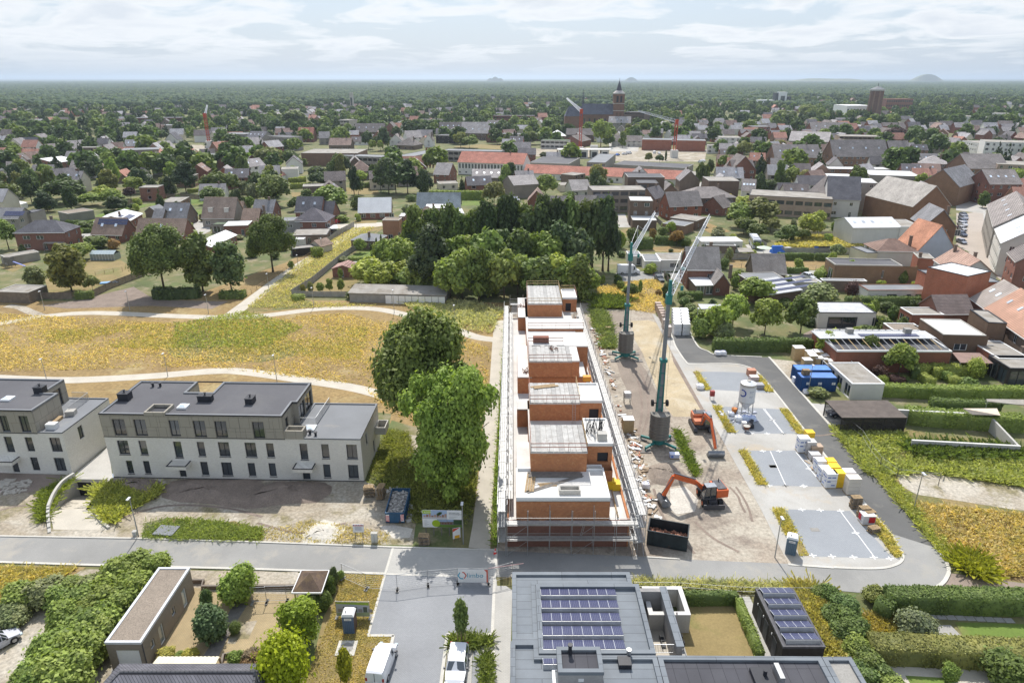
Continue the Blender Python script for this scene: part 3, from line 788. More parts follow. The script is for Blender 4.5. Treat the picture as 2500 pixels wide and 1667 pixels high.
def hedge(label,pts,w,h,colr='hedge',z=0,leaf=.13,dens=26,top=None,name='hedge',cat='hedge',bump=.12,kind=None,parent=None):
 rg=np.random.default_rng(len(bpy.data.objects))
 o0=V3((pts[0][0],pts[0][1],z));L_,R_=ribbon(pts,w)
 V,F,off=[],[],0
 for i in range(len(pts)-1):
  a,b,c,d=[V3((p.x,p.y,0))-V3((o0.x,o0.y,0))for p in(R_[i],R_[i+1],L_[i+1],L_[i])]
  for quad in([a,b,c,d],):
   k=.93;cen=(a+b+c+d)/4
   q=[cen+(v-cen)*V3((k,k,0))if False else v for v in quad]
   vs=[(v.x,v.y,0)for v in q]+[(v.x,v.y,h*.94)for v in q]
   V+=vs;F+=[(off+4,off+5,off+6,off+7)]+[(off+j,off+(j+1)%4,off+4+(j+1)%4,off+4+j)for j in range(4)];off+=8
  ln=(b-a).length
  faces=[(a,b-a,V3((0,0,h)),(b-a).cross(V3((0,0,1)))),(d,c-d,V3((0,0,h)),-(c-d).cross(V3((0,0,1)))),(V3((a.x,a.y,h)),b-a,d-a,V3((0,0,1)))]
  if i==0:faces.append((a,d-a,V3((0,0,h)),a-b))
  if i==len(pts)-2:faces.append((b,c-b,V3((0,0,h)),b-a))
  for(o,u,v,n)in faces:
   n=n.normalized();area=u.length*v.length;cnt=int(min(9000,area*dens))
   if cnt<4:continue
   s_,t_=rg.random((cnt,1)),rg.random((cnt,1))
   P=np.array(o)+s_*np.array(u)+t_*np.array(v)
   und=np.sin(P[:,:1]*1.9+P[:,1:2]*1.3)*bump*.5+rg.normal(size=(cnt,1))*bump*.5
   P=P+np.array(n)*und
   Nn=np.array(n)+rg.normal(size=P.shape)*.5;Nn[:,2]+=.3;Nn/=np.linalg.norm(Nn,axis=1)[:,None]
   vv,ff=leaf_quads(P,Nn,leaf,rg)
   V+=vv.tolist();F+=(ff+off).tolist();off+=len(vv)
 me=np_mesh(name,V,F,'leaf')
 c=GREEN[colr]if isinstance(colr,str)else colr
 o=link(name,me,parent,c,loc=o0)
 if kind:o['kind']=kind;tag(o,label)
 elif label:tag(o,label,cat)
 for i in range(len(pts)-1):
  a,b=V3(pts[i][:2]),V3(pts[i+1][:2]);n=max(1,int((b-a).length/4))
  for k in range(n+1):
   q=a+(b-a)*k/n;occupy(q.x,q.y,max(w,2)/2)
 return o
def tufts(name,poly,n,size,colr,hgt,label=None,dens_noise=.0,z=.03,up=.6,flat=1.,thin=.18):
 n=int(n*1.6);rg=np.random.default_rng(n+len(name));xs=[p[0]for p in poly];ys=[p[1]for p in poly]
 P=np.stack([rg.uniform(min(xs),max(xs),n*3),rg.uniform(min(ys),max(ys),n*3)],1)
 ins=np.zeros(len(P),bool);j=len(poly)-1
 for i in range(len(poly)):
  xi,yi,xj,yj=poly[i][0],poly[i][1],poly[j][0],poly[j][1]
  c=((yi>P[:,1])!=(yj>P[:,1]))&(P[:,0]<(xj-xi)*(P[:,1]-yi)/(yj-yi+1e-12)+xi)
  ins^=c;j=i
 P=P[ins]
 if dens_noise:
  f=np.sin(P[:,0]*.31+1.3*np.sin(P[:,1]*.23))+np.sin(P[:,1]*.37+1.7*np.sin(P[:,0]*.19))+.6*np.sin(P[:,0]*1.1)*np.sin(P[:,1]*.9)
  P=P[f>dens_noise-1+rg.normal(size=len(P))*1.1]
 P=P[:n];n=len(P)
 a=rg.uniform(0,6.28,n);hh=hgt*rg.uniform(.4,1.3,n);w=size*.5*rg.uniform(.5,1.3,n)
 dx,dy=np.cos(a)*w,np.sin(a)*w;lx,ly=rg.normal(size=n)*hh*.9,rg.normal(size=n)*hh*.9
 V=np.zeros((n,4,3));zz=np.full(n,z)
 V[:,0]=np.stack([P[:,0]-dx*.4,P[:,1]-dy*.4,zz],1);V[:,1]=np.stack([P[:,0]+dx*.4,P[:,1]+dy*.4,zz],1)
 V[:,2]=np.stack([P[:,0]+dx*.7+lx,P[:,1]+dy*.7+ly,zz+hh],1);V[:,3]=np.stack([P[:,0]-dx*.7+lx,P[:,1]-dy*.7+ly,zz+hh*.8],1)
 me=np_mesh(name,V.reshape(-1,3),np.arange(4*n).reshape(-1,4),'blade')
 o=link(name,me,None,GREEN[colr]if isinstance(colr,str)else colr);o['kind']='stuff'
 if label:o['label']=label
 return o
def scatter_stuff(name,pts,src,label,smin=.8,smax=1.2):
 me=bpy.data.meshes.new(name);me.from_pydata([tuple(p)for p in pts],[],[]);me.update()
 o=link(name,me);o['kind']='stuff';o['label']=label
 ng=bpy.data.node_groups.new(name,'GeometryNodeTree')
 ng.interface.new_socket('Geometry',in_out='INPUT',socket_type='NodeSocketGeometry')
 ng.interface.new_socket('Geometry',in_out='OUTPUT',socket_type='NodeSocketGeometry')
 N,L=ng.nodes,ng.links
 gi,go=N.new('NodeGroupInput'),N.new('NodeGroupOutput')
 ip=N.new('GeometryNodeInstanceOnPoints');oi=N.new('GeometryNodeObjectInfo');oi.inputs['Object'].default_value=src
 oi.inputs['As Instance'].default_value=True
 rv=N.new('FunctionNodeRandomValue');rv.data_type='FLOAT'
 fl=[s for s in rv.inputs if s.type=='VALUE']
 fl[0].default_value=smin;fl[1].default_value=smax
 rr=N.new('FunctionNodeRandomValue');rr.data_type='FLOAT_VECTOR'
 rr.inputs[0].default_value=(0,0,0);rr.inputs[1].default_value=(0,0,6.283)
 L.new(gi.outputs[0],ip.inputs['Points']);L.new(oi.outputs['Geometry'],ip.inputs['Instance'])
 L.new([s for s in rv.outputs if s.type=='VALUE'][0],ip.inputs['Scale']);L.new(rr.outputs[0],ip.inputs['Rotation'])
 L.new(ip.outputs[0],go.inputs[0])
 md=o.modifiers.new('scatter','NODES');md.node_group=ng
 return o
def unit_window(bars):
 m=MB();t=.06
 m.b(0,0,0,t,.08,1);m.b(1-t,0,0,1,.08,1);m.b(t,0,0,1-t,.08,t*.8);m.b(t,0,1-t*.8,1-t,.08,1)
 if bars&1:m.b(.48,.005,t,.52,.075,1-t)
 if bars&2:m.b(t,.01,.36,1-t,.07,.395)
 return m
_wm={}
def window_meshes(bars,frame,glass):
 k=(bars,frame,glass)
 if k not in _wm:
  a=unit_window(bars).mesh('window',frame)
  b=Bx(.03,.05,.03,.97,.07,.97).mesh('pane',glass)
  _wm[k]=(a,b)
 return _wm[k]
def wdw(parent,O,ang,u,z,w,h,out=.0,bars=1,frame='white',glass='glass',sill=False,name='window',pane=True):
 ux,uy=cos(ang),sin(ang);nx,ny=uy,-ux
 a,b=window_meshes(bars,frame,glass)
 o=link(name,a,parent,loc=(O[0]+ux*u+nx*out,O[1]+uy*u+ny*out,z),rz=ang,scale=(w,1,h))
 if pane:link('pane',b,o)
 return o
def walls(m,O,ang,W,z0,z1,rects=(),rec=.14):
 ux,uy=cos(ang),sin(ang);nx,ny=uy,-ux
 def P(u,z,d=0):return(O[0]+ux*u-nx*d,O[1]+uy*u-ny*d,z)
 R_=[(max(.05,u),max(z0+.02,z),min(W-.05,u+w),min(z1-.02,z+h))for(u,z,w,h)in rects]
 us=sorted({0,W,*[r[0]for r in R_],*[r[2]for r in R_]});zs=sorted({z0,z1,*[r[1]for r in R_],*[r[3]for r in R_]})
 for i in range(len(us)-1):
  for j in range(len(zs)-1):
   cu,cz=(us[i]+us[i+1])/2,(zs[j]+zs[j+1])/2
   if any(r[0]<cu<r[2]and r[1]<cz<r[3]for r in R_):continue
   m.q(P(us[i],zs[j]),P(us[i+1],zs[j]),P(us[i+1],zs[j+1]),P(us[i],zs[j+1]))
 for(a,b,c,d)in R_:
  m.q(P(a,b),P(a,b,rec),P(a,d,rec),P(a,d));m.q(P(c,b),P(c,d),P(c,d,rec),P(c,b,rec))
  m.q(P(a,b),P(c,b),P(c,b,rec),P(a,b,rec));m.q(P(a,d),P(a,d,rec),P(c,d,rec),P(c,d))
def auto_rects(W,h,st=2.8,seed=0,ww=1.2,wh=1.25,door=True,gap=2.9,base=.9):
 rd=random.Random(seed);out=[];n=max(1,int((W-.8)/gap));fl=max(1,int(round(h/st)))
 for f in range(fl):
  z=f*(h/fl)+base
  for k in range(n):
   u=W*(k+.5)/n
   w=ww*rd.choice((.8,1,1,1.5))
   w=min(w,W/n*.75)
   if f==0 and door and k==n//2 and n>1:out.append((u-.5,.05,1.,2.1))
   else:out.append((u-w/2,z,w,min(wh,h/fl-base-.15)))
 return out
def roof_slab(m,a,b,c,d,t=.18):
 a,b,c,d=map(Vector,(a,b,c,d));n=(b-a).cross(d-a).normalized()
 if n.z<0:n=-n;a,b,c,d=d,c,b,a
 m.hx([v-n*t for v in(a,b,c,d)],[a,b,c,d])
def building(label,P0,P1,depth,h,roof='gx',rh=None,wall='red_brick',cover='tile',wtint=None,rtint=None,zref=None,wins=None,side=None,bars=1,frame='white',chimney=None,sky=0,cat='house',name='house',group=None,ov=.3,rec=.14,pane=True,parapet=.15,gutter=True,trim='white',dorm=0,solar=None,seed=None,z0=0,cov_off=0,loc=None,rz=None,W=None):
 if loc is None:
  v=V3((P1[0]-P0[0],P1[1]-P0[1]));W=v.length;rz=atan2(v.y,v.x);loc=(P0[0],P0[1],z0)
 rh=(depth if roof!='gy' else W)*.38 if rh is None else rh
 seed=int(abs(loc[0]*13+loc[1]*7))if seed is None else seed
 t=thing(name,label,cat,loc,rz,group)
 D=depth;m=MB()
 wins=auto_rects(W,h,seed=seed)if wins is None else wins
 side=auto_rects(D,h,seed=seed+1,door=False)if side is None else side
 walls(m,(0,0),0,W,0,h,wins,rec);walls(m,(W,0),pi/2,D,0,h,side,rec)
 walls(m,(W,D),pi,W,0,h);walls(m,(0,D),-pi/2,D,0,h,[(D-u-w,z,w,hh)for(u,z,w,hh)in side],rec)
 if roof=='gx':
  for x in(0,W):m.q((x,0,h),(x,D,h),(x,D/2,h+rh))
 elif roof=='gy':
  for y in(0,D):m.q((0,y,h),(W,y,h),(W/2,y,h+rh))
 elif roof=='shed':
  for x in(0,W):m.q((x,0,h),(x,D,h),(x,D,h+rh))
  m.q((0,D,h),(W,D,h),(W,D,h+rh),(0,D,h+rh))
 if roof=='flat':m.q((0,0,h-.02),(W,0,h-.02),(W,D,h-.02),(0,D,h-.02))
 m.o('wall',wall,t,wtint)
 for(u,z,w,hh)in wins:wdw(t,(0,0),0,u,z,w,hh,-rec+.02,bars,frame,pane=pane)
 for(u,z,w,hh)in side:
  wdw(t,(W,0),pi/2,u,z,w,hh,-rec+.02,bars,frame,pane=pane)
  wdw(t,(0,D),-pi/2,D-u-w,z,w,hh,-rec+.02,bars,frame,pane=pane)
 r=MB();o=ov;s=None
 if roof=='gx':
  k=rh/(D/2)
  roof_slab(r,(-o,-o,h-o*k),(W+o,-o,h-o*k),(W+o,D/2,h+rh),(-o,D/2,h+rh))
  roof_slab(r,(W+o,D+o,h-o*k),(-o,D+o,h-o*k),(-o,D/2+.002,h+rh),(W+o,D/2+.002,h+rh))
 elif roof=='gy':
  k=rh/(W/2)
  roof_slab(r,(-o,D+o,h-o*k),(-o,-o,h-o*k),(W/2,-o,h+rh),(W/2,D+o,h+rh))
  roof_slab(r,(W+o,-o,h-o*k),(W+o,D+o,h-o*k),(W/2+.002,D+o,h+rh),(W/2+.002,-o,h+rh))
 elif roof=='hip':
  i=min(W,D)/2;zz=h-.05
  A,B,C,E=(-o,-o,zz),(W+o,-o,zz),(W+o,D+o,zz),(-o,D+o,zz)
  if W>=D:p,q=(i,D/2,h+rh),(W-i,D/2,h+rh);r.q(A,B,q,p);r.q(B,C,q);r.q(C,E,p,q);r.q(E,A,p)
  else:p,q=(W/2,i,h+rh),(W/2,D-i,h+rh);r.q(A,B,p);r.q(B,C,q,p);r.q(C,E,q);r.q(E,A,p,q)
  r.b(-o,-o,zz-.12,W+o,D+o,zz-.004)
 elif roof=='shed':
  roof_slab(r,(-o,-o,h-.02),(W+o,-o,h-.02),(W+o,D+o,h+rh),(-o,D+o,h+rh))
 else:
  r.b(.2,.2,h-.01,W-.2,D-.2,h+.03)
 r.o('roof',cover,t,rtint)
 if roof=='flat':
  e=MB();pp=parapet
  e.b(-.04,-.04,h,W+.04,.22,h+pp);e.b(-.04,D-.22,h,W+.04,D+.04,h+pp)
  e.b(-.04,.22,h,.22,D-.22,h+pp);e.b(W-.22,.22,h,W+.04,D-.22,h+pp);e.o('roof_edge',trim,t)
 elif gutter and roof in('gx','hip'):
  zg=h-(o*rh/(D/2)if roof=='gx' else .05)-.1
  e=MB();e.b(-o,-o-.1,zg-.06,W+o,-o,zg+.07);e.o('gutter',trim,t)
 for c in(chimney if chimney is not None else([(W*.75,D*.5)]if seed%3==0 and roof!='flat' else[])):
  zt=h+rh+.8 if roof!='flat' else h+1.2
  Bx(c[0]-.35,c[1]-.3,h-.02,c[0]+.35,c[1]+.3,zt).b(c[0]-.42,c[1]-.37,zt,c[0]+.42,c[1]+.37,zt+.12).o('chimney','brbrick',t)
 if sky and roof=='gx':
  ang=atan2(rh,D/2)
  for k in range(sky):
   u=W*(k+.6)/(sky+.2);y=D*.22;z=h+y*rh/(D/2)
   s_=link('skylight',_sky_mesh(),t,loc=(u-.4,y,z+.02));s_.rotation_euler=(ang,0,0)
 if solar and roof in('gx','shed'):
  sl=rh/(D/2)if roof=='gx' else rh/D
  ang=atan(sl)
  for(u,y,nx_,ny_)in solar:
   for a in range(nx_):
    for b in range(ny_):
     yy=y+b*1.1*cos(ang);s_=link('solar_panel',_pv_mesh(),t,loc=(u+a*1.7,yy,h+yy*sl+.07));s_.rotation_euler=(ang,0,0)
 if dorm:
  for k in range(dorm):
   u=W*(k+.5)/dorm;y=D*.12;z=h+y*rh/(D/2);d=MB()
   yb=min(D*.5,y+1.6/(rh/(D/2)))
   d.b(u-.8,y,z-.05,u+.8,yb,z+1.5);q=d.o('dormer','render',t)
   wdw(q,(u-.8,y),0,.25,z+.35,1.1,.95,.02,1,frame)
   Bx(u-.9,y-.1,z+1.5,u+.9,yb,z+1.6).o('dormer_roof','conc_dk',q)
 cx=loc[0]+cos(rz)*W/2-sin(rz)*D/2;cy=loc[1]+sin(rz)*W/2+cos(rz)*D/2
 n=max(1,int(max(W,D)/max(3,min(W,D))))
 for k in range(n):
  f=(k+.5)/n
  if W>D:lx,ly=W*f,D/2
  else:lx,ly=W/2,D*f
  occupy(loc[0]+cos(rz)*lx-sin(rz)*ly,loc[1]+sin(rz)*lx+cos(rz)*ly,min(W,D)*.62)
 return t
_sm=[]
def _sky_mesh():
 if not _sm:
  m=Bx(0,0,0,.8,1.1,.08).mesh('skylight','skylight');_sm.append(m)
 return _sm[0]
_pm=[]
def _pv_mesh():
 if not _pm:_pm.append(Bx(0,0,0,1.65,1.,.04).mesh('solar_panel','pv'))
 return _pm[0]
def H(label,fr,x0,y0,x1,y1,depth,h,roof='gx',rh=None,ref=None,**kw):
 z=h if ref is None else ref
 return building(label,g(fr,x0,y0,z),g(fr,x1,y1,z),depth,h,roof,rh,**kw)
def HQ(label,fr,nl,nr,fr_,h,roof='flat',rh=None,**kw):
 a,b,c=g(fr,*nl,h),g(fr,*nr,h),g(fr,*fr_,h)
 ux=(b-a).normalized();d=abs(ux.x*(c-b).y-ux.y*(c-b).x)
 return building(label,a,b,max(1.5,d),h,roof,rh,**kw)
def V2(v):return(v[0],v[1])
def onwall(P0,P1,fr,x,y):
 P0,P1=V3((P0[0],P0[1],0)),V3((P1[0],P1[1],0));ux=(P1-P0).normalized();n=V3((ux.y,-ux.x,0))
 C=V3((0,0,CAM_H));d=ray(fr,x,y);t=(P0-C).dot(n)/d.dot(n);p=C+d*t
 return(p-P0).dot(ux),p.z
def ringw(m,pts,w,z0,z1):
 n=len(pts);area=sum(pts[i][0]*pts[(i+1)%n][1]-pts[(i+1)%n][0]*pts[i][1]for i in range(n))
 if area<0:pts=pts[::-1]
 V=[V3((p[0],p[1]))for p in pts];inn=[]
 for i in range(n):
  a,b,c=V[i-1],V[i],V[(i+1)%n];d1=(b-a).normalized();d2=(c-b).normalized()
  n1=V3((-d1.y,d1.x));n2=V3((-d2.y,d2.x));k=(n1+n2);k=k/max(.2,k.dot(n1));inn.append(b+k*w)
 for i in range(n):
  j=(i+1)%n
  q=[V[i],V[j],inn[j],inn[i]]
  m.hx([(p.x,p.y,z0)for p in q],[(p.x,p.y,z1)for p in q])
W0,W1=g('Z1',1015,1150),g('Z2',1055,1187)
def wall_windows(P0,P1,L):
 out=[]
 for fr,xl,xr,yt,yb in L:
  u0,_=onwall(P0,P1,fr,xl,(yt+yb)/2);u1,_=onwall(P0,P1,fr,xr,(yt+yb)/2)
  _,zt=onwall(P0,P1,fr,(xl+xr)/2,yt);_,zb=onwall(P0,P1,fr,(xl+xr)/2,yb)
  out.append((u0,zb,u1-u0,zt-zb))
 return out
def balcony_canopy(t,u,z,w=2.6,d=1.5):
 m=Bx(u-w/2,-d,z,u+w/2,-.01,z+.5)
 o=m.o('canopy','white_brick',t)
 e=MB();e.b(u-w/2-.03,-d-.03,z+.5,u+w/2+.03,-d+.12,z+.56);e.b(u-w/2-.03,-d+.12,z+.5,u-w/2+.12,0,z+.56)
 e.b(u+w/2-.12,-d+.12,z+.5,u+w/2+.03,0,z+.56);e.o('canopy_edge','dark',o)
def vent(t,x,y,z,w=1.2,d=.8,h=.8,mat='dark'):
 o=Bx(x,y,z,x+w,y+d,z+h).b(x-.05,y-.05,z+h,x+w+.05,y+d+.05,z+h+.06).o('roof_duct',mat,t)
 MB().c(x+w/2,y+d/2,z+h+.06,z+h+.35,.09,8).c(x+w/2,y+d/2,z+h+.35,z+h+.42,.17,8).o('vent_pipe','dark',o)
def dome(t,x,y,z,s=1.25):
 o=Bx(x-s/2,y-s/2,z,x+s/2,y+s/2,z+.28).o('dome_kerb','white',t)
 m=MB();a=s/2-.06;m.hx([(x-a,y-a,z+.28),(x+a,y-a,z+.28),(x+a,y+a,z+.28),(x-a,y+a,z+.28)],[(x-a*.4,y-a*.4,z+.5),(x+a*.4,y-a*.4,z+.5),(x+a*.4,y+a*.4,z+.5),(x-a*.4,y+a*.4,z+.5)])
 m.o('roof_dome','skylight',o)
def railing(t,pts,z,h=1.,step=.16,mat='galv',name='railing'):
 m=MB()
 for a,b in zip(pts,pts[1:]):
  a,b=V3((*a,0)),V3((*b,0));n=max(1,int((b-a).length/step));up=V3((0,0,1))
  m.bm(a+up*(z+h),b+up*(z+h),.06,.05);m.bm(a+up*(z+.08),b+up*(z+.08),.04,.04)
  for k in range(n+1):
   c=a+(b-a)*k/n;m.b(c.x-.012,c.y-.012,z+.1,c.x+.012,c.y+.012,z+h-.03)
 return m.o(name,mat,t)
def white_block():
 v=V3((W1.x-W0.x,W1.y-W0.y));rz=atan2(v.y,v.x);W=v.length
 t=thing('apartment_building','long white brick apartment block with beige clad top floor beside the two big trees','apartment building',(W0.x,W0.y,0),rz)
 f1=[('Z1',1130,1185,1000,1115),('Z1',1282,1338,1003,1117),('Z1',1790,1855,1010,1130),('Z1',1975,2068,1015,1135),('Z1',2210,2275,1020,1138),('Z2',208,270,1022,1140),('Z2',692,755,1033,1152),('Z2',913,1003,1037,1157)]
 doors=[('Z1',1597,1655,1045,1145),('Z2',507,573,1068,1168)]
 f2=[('Z1',1052,1148,820,945),('Z1',1242,1310,822,948),('Z1',1552,1622,830,975),('Z1',1760,1825,833,960),('Z1',1948,2045,835,965),('Z1',2184,2282,840,968),('Z2',185,252,845,970),('Z2',484,552,850,992),('Z2',676,742,853,980),('Z2',898,992,857,985)]
 f3=[('Z1',1010,1120,630,775),('Z1',1200,1306,633,778),('Z1',1513,1600,640,782),('Z1',1727,1833,645,790),('Z1',1918,2022,648,793),('Z2',65,165,655,800)]
 r1,rd,r2,r3=(wall_windows(W0,W1,x)for x in(f1,doors,f2,f3))
 m=MB()
 walls(m,(0,0),0,W,0,6.25,r1+rd+r2,.16)
 sw=[(2.6,3.9,.9,1.7),(6.2,.6,.9,2.)]
 walls(m,(W,0),pi/2,10.3,0,6.25,sw,.16);walls(m,(W,10.3),pi,W,0,6.25);walls(m,(0,10.3),-pi/2,10.3,0,6.25)
 m.q((0,0,6.2),(W,0,6.2),(W,10.3,6.2),(0,10.3,6.2));m.o('brick_wall','white_brick',t)
 Bx(-.03,-.03,-.05,W+.03,.02,.12).o('plinth','dark',t)
 for(u,z,w,h)in r1+r2:wdw(t,(0,0),0,u,z,w,h,-.14,1 if w>1.2 else 0,'dark',name='window');Bx(u-.05,-.07,z-.07,u+w+.05,.14,z-.005).o('window_sill','dark',t)
 for(u,z,w,h)in rd:wdw(t,(0,0),0,u,z,w,h,-.14,0,'dark',name='door');balcony_canopy(t,u+w/2+.1,z+h+.25)
 for(u,z,w,h)in sw:wdw(t,(W,0),pi/2,u,z,w,h,-.14,1,'dark')
 top=[(0,0),(23.9,0),(23.9,4.),(24.6,4.),(24.6,10.2),(12.,10.2),(12.,6.7),(8.3,6.7),(8.3,10.2),(0,10.2)]
 m=MB();z0,z1=6.26,9.45
 walls(m,(0,-.03),0,23.9,z0,z1,r3,.16)
 for a,b in zip(top[1:],top[2:]+top[:1]):
  d=V3(b)-V3(a);ang=atan2(d.y,d.x);L_=d.length
  rr=[(1.,z0+.1,1.,2.3)]if a==(23.9,0)else([(.2,z0+.1,2.6,2.5),(3.,z0+.1,2.8,2.5)]if a==(24.6,4.)else[])
  walls(m,a,ang,L_,z0,z1,rr,.16)
  for(u,z,w,h)in rr:wdw(t,a,ang,u,z,w,h,-.14,1,'dark')
 o=m.o('cladding_wall','cladding',t)
 rd_=random.Random(4);u=.1
 for(u,z,w,h)in r3:wdw(t,(0,-.03),0,u,z,w,h,-.14,1,'dark')
 cuts=sorted([.02]+[r[0]-.03 for r in r3]+[r[0]+r[2]+.03 for r in r3]+[23.86])
 for a,b in zip(cuts[::2],cuts[1::2]):
  n=max(1,round((b-a)/1.5));
  for k in range(n):
   ua,ub=a+(b-a)*k/n+.015,a+(b-a)*(k+1)/n-.015;zc=z0+rd_.choice((1.,1.6,2.2))
   for(za,zb)in((z0+.04,zc-.012),(zc+.012,z1-.04)):
    Bx(ua,-.065,za,ub,-.032,zb).o('cladding_panel','cladding',t)
 Bx(-.04,-.08,6.2,23.95,-.034,6.29).o('ledge','dark',t)
 m=MB().pm(top,z1-.1,z1);m.o('flat_roof','bitumen',t)
 m=MB();ringw(m,top,.3,z1,z1+.18);m.o('roof_edge','felt_grey',t)
 m=MB();ringw(m,[(-.02,-.085),(23.93,-.085),(23.93,4.),(24.62,4.),(24.62,10.23),(-.02,10.23)],.06,z1+.02,z1+.2);m.o('roof_trim','dark',t)
 m=Bx(24.62,.1,6.22,33.7,10.2,6.3);m.o('flat_roof','felt_grey',t)
 m=MB();ringw(m,[(23.95,-.02),(W+.02,-.02),(W+.02,10.32),(24.65,10.32),(24.65,4.),(23.95,4.)],.25,6.3,6.45);m.o('roof_edge','felt_grey',t)
 railing(t,[(23.95,3.8),(26.9,3.8),(27.,10.1)],6.35,1.05)
 m=MB();ringw(m,[(23.95,-.1),(26.4,-.1),(26.4,1.4),(23.95,1.4)],.22,6.3,7.5);m.o('planter_box','cladding',t)
 m=MB();ringw(m,[(6.,-.09),(8.75,-.09),(8.75,2.4),(6.,2.4)],.22,z1,z1+.45);m.o('light_well','cladding',t)
 Bx(6.25,.15,z1+.01,8.5,2.15,z1+.03).o('light_well_floor','dark',t)
 for(x,y)in((10.,2.3),):dome(t,x,y,z1)
 dome(t,26.4,2.7,6.3,1.5)
 vent(t,.3,3.9,z1,1.4,1.2,1.);vent(t,11.1,4.,z1,1.9,.8,.8);vent(t,17.8,3.4,z1,1.,1.3,.8)
 for(x,y,z)in((2.6,8.6,z1),(3.6,8.7,z1),(26.8,1.4,6.3),(27.7,.9,6.3)):
  MB().c(x,y,z,z+.5,.16,10).c(x,y,z+.5,z+.58,.26,10).o('vent_pipe','dark',t)
 m=MB();ringw(m,[(W,7.6),(W+1.5,7.6),(W+1.5,10),(W,10)],.15,3.1,4.);m.b(W,7.6,2.9,W+1.5,10,3.1);m.o('balcony','conc',t)
white_block()
Q1=g('Z1',650,1125);Q0=Q1+(g('Z1',0,1110)-Q1).normalized()*24
def white_block_left():
 v=V3((Q1.x-Q0.x,Q1.y-Q0.y));rz=atan2(v.y,v.x);W=v.length
 t=thing('apartment_building','white brick apartment block with beige top floor cut off by the left edge of the photo','apartment building',(Q0.x,Q0.y,0),rz)
 r1=wall_windows(Q0,Q1,[('Z1',280,345,970,1088),('Z1',490,582,975,1093)]);rd=wall_windows(Q0,Q1,[('Z1',110,168,1010,1103)])
 r2=wall_windows(Q0,Q1,[('Z1',48,118,787,925),('Z1',232,298,792,918),('Z1',450,545,796,922)])
 r3=wall_windows(Q0,Q1,[('Z1',8,78,600,745),('Z1',180,262,602,748)])
 m=MB();walls(m,(0,0),0,W,0,6.25,r1+rd+r2,.16)
 sw=[(2.9,3.7,1.,1.9)]
 walls(m,(W,0),pi/2,10.4,0,6.25,sw,.16);walls(m,(W,10.4),pi,W,0,6.25);walls(m,(0,10.4),-pi/2,10.4,0,6.25)
 m.o('brick_wall','white_brick',t)
 for(u,z,w,h)in r1+r2:wdw(t,(0,0),0,u,z,w,h,-.14,1 if w>1.2 else 0,'dark')
 for(u,z,w,h)in rd:wdw(t,(0,0),0,u,z,w,h,-.14,0,'dark',name='door');balcony_canopy(t,u+w/2-.5,z+h+.3,3.)
 for(u,z,w,h)in sw:wdw(t,(W,0),pi/2,u,z,w,h,-.14,1,'dark')
 e=W-10.5+7.2
 top=[(0,0),(e,0),(e,5.3),(e-2.2,5.3),(e-2.2,9.8),(0,9.8)];z0,z1=6.26,9.45;m=MB()
 walls(m,(0,-.03),0,e,z0,z1,r3,.16)
 for a,b in zip(top[1:],top[2:]+top[:1]):
  d=V3(b)-V3(a);walls(m,a,atan2(d.y,d.x),d.length,z0,z1,[(.8,z0+.1,2.6,2.5)]if a==(e-2.2,5.3)else[],.16)
  if a==(e-2.2,5.3):wdw(t,a,pi/2,.8,z0+.1,2.6,2.5,-.14,1,'dark')
 m.o('cladding_wall','cladding',t)
 for(u,z,w,h)in r3:wdw(t,(0,-.03),0,u,z,w,h,-.14,1,'dark')
 m=MB().pm(top,z1-.1,z1);m.o('flat_roof','bitumen',t)
 m=MB();ringw(m,top,.3,z1,z1+.18);m.o('roof_edge','felt_grey',t)
 Bx(-.04,-.08,6.2,e,-.034,6.29).b(-.02,-.09,z1+.02,e+.02,-.035,z1+.2).o('ledge','dark',t)
 Bx(.1,.1,6.2,W-.1,10.3,6.3).o('flat_roof','felt_grey',t)
 m=MB();ringw(m,[(0,-.02),(W+.02,-.02),(W+.02,10.42),(0,10.42)],.22,6.3,6.45);m.o('roof_edge','felt_grey',t)
 railing(t,[(e-1.8,10.1),(e+.6,10.1),(e+.7,5.6)],6.35,1.05)
 vent(t,e-3.4,5.2,z1,1.3,1.,.9);dome(t,e-5.6,3.3,z1)
 for i,(x,y,w,d,h,mt,nm,lb)in enumerate(((e+.5,.9,1.3,.9,.8,'white','wrapped_package','white wrapped package near the front edge of the left block lower roof'),(e+.3,2.,.6,2.2,.4,'wood','timber_bundle','bundle of boards lying on the left block lower roof'),(e+.6,4.7,1.2,1.,.7,'conc','paver_stack','stack of sand coloured pavers on the left block lower roof'))):
  p=Matrix.Translation((Q0.x,Q0.y,0))@Matrix.Rotation(rz,4,'Z')@V3((x,y,6.3));m=MB()
  for k in range(4):m.b(0,0,h*k/4,w,d,h*(k+.9)/4)
  o=m.o(nm,mt);o.location=p;o.rotation_euler.z=rz+.1*i;tag(o,lb,'package' if i==0 else 'building material')
white_block_left()
dk=gs('Z1',[(695,1150),(1005,1160),(962,880),(960,876),(650,1128)],.12)
m=MB().pm([V2(p)for p in dk],.0,.14);m.o('garage_deck','conc')['kind']='structure'
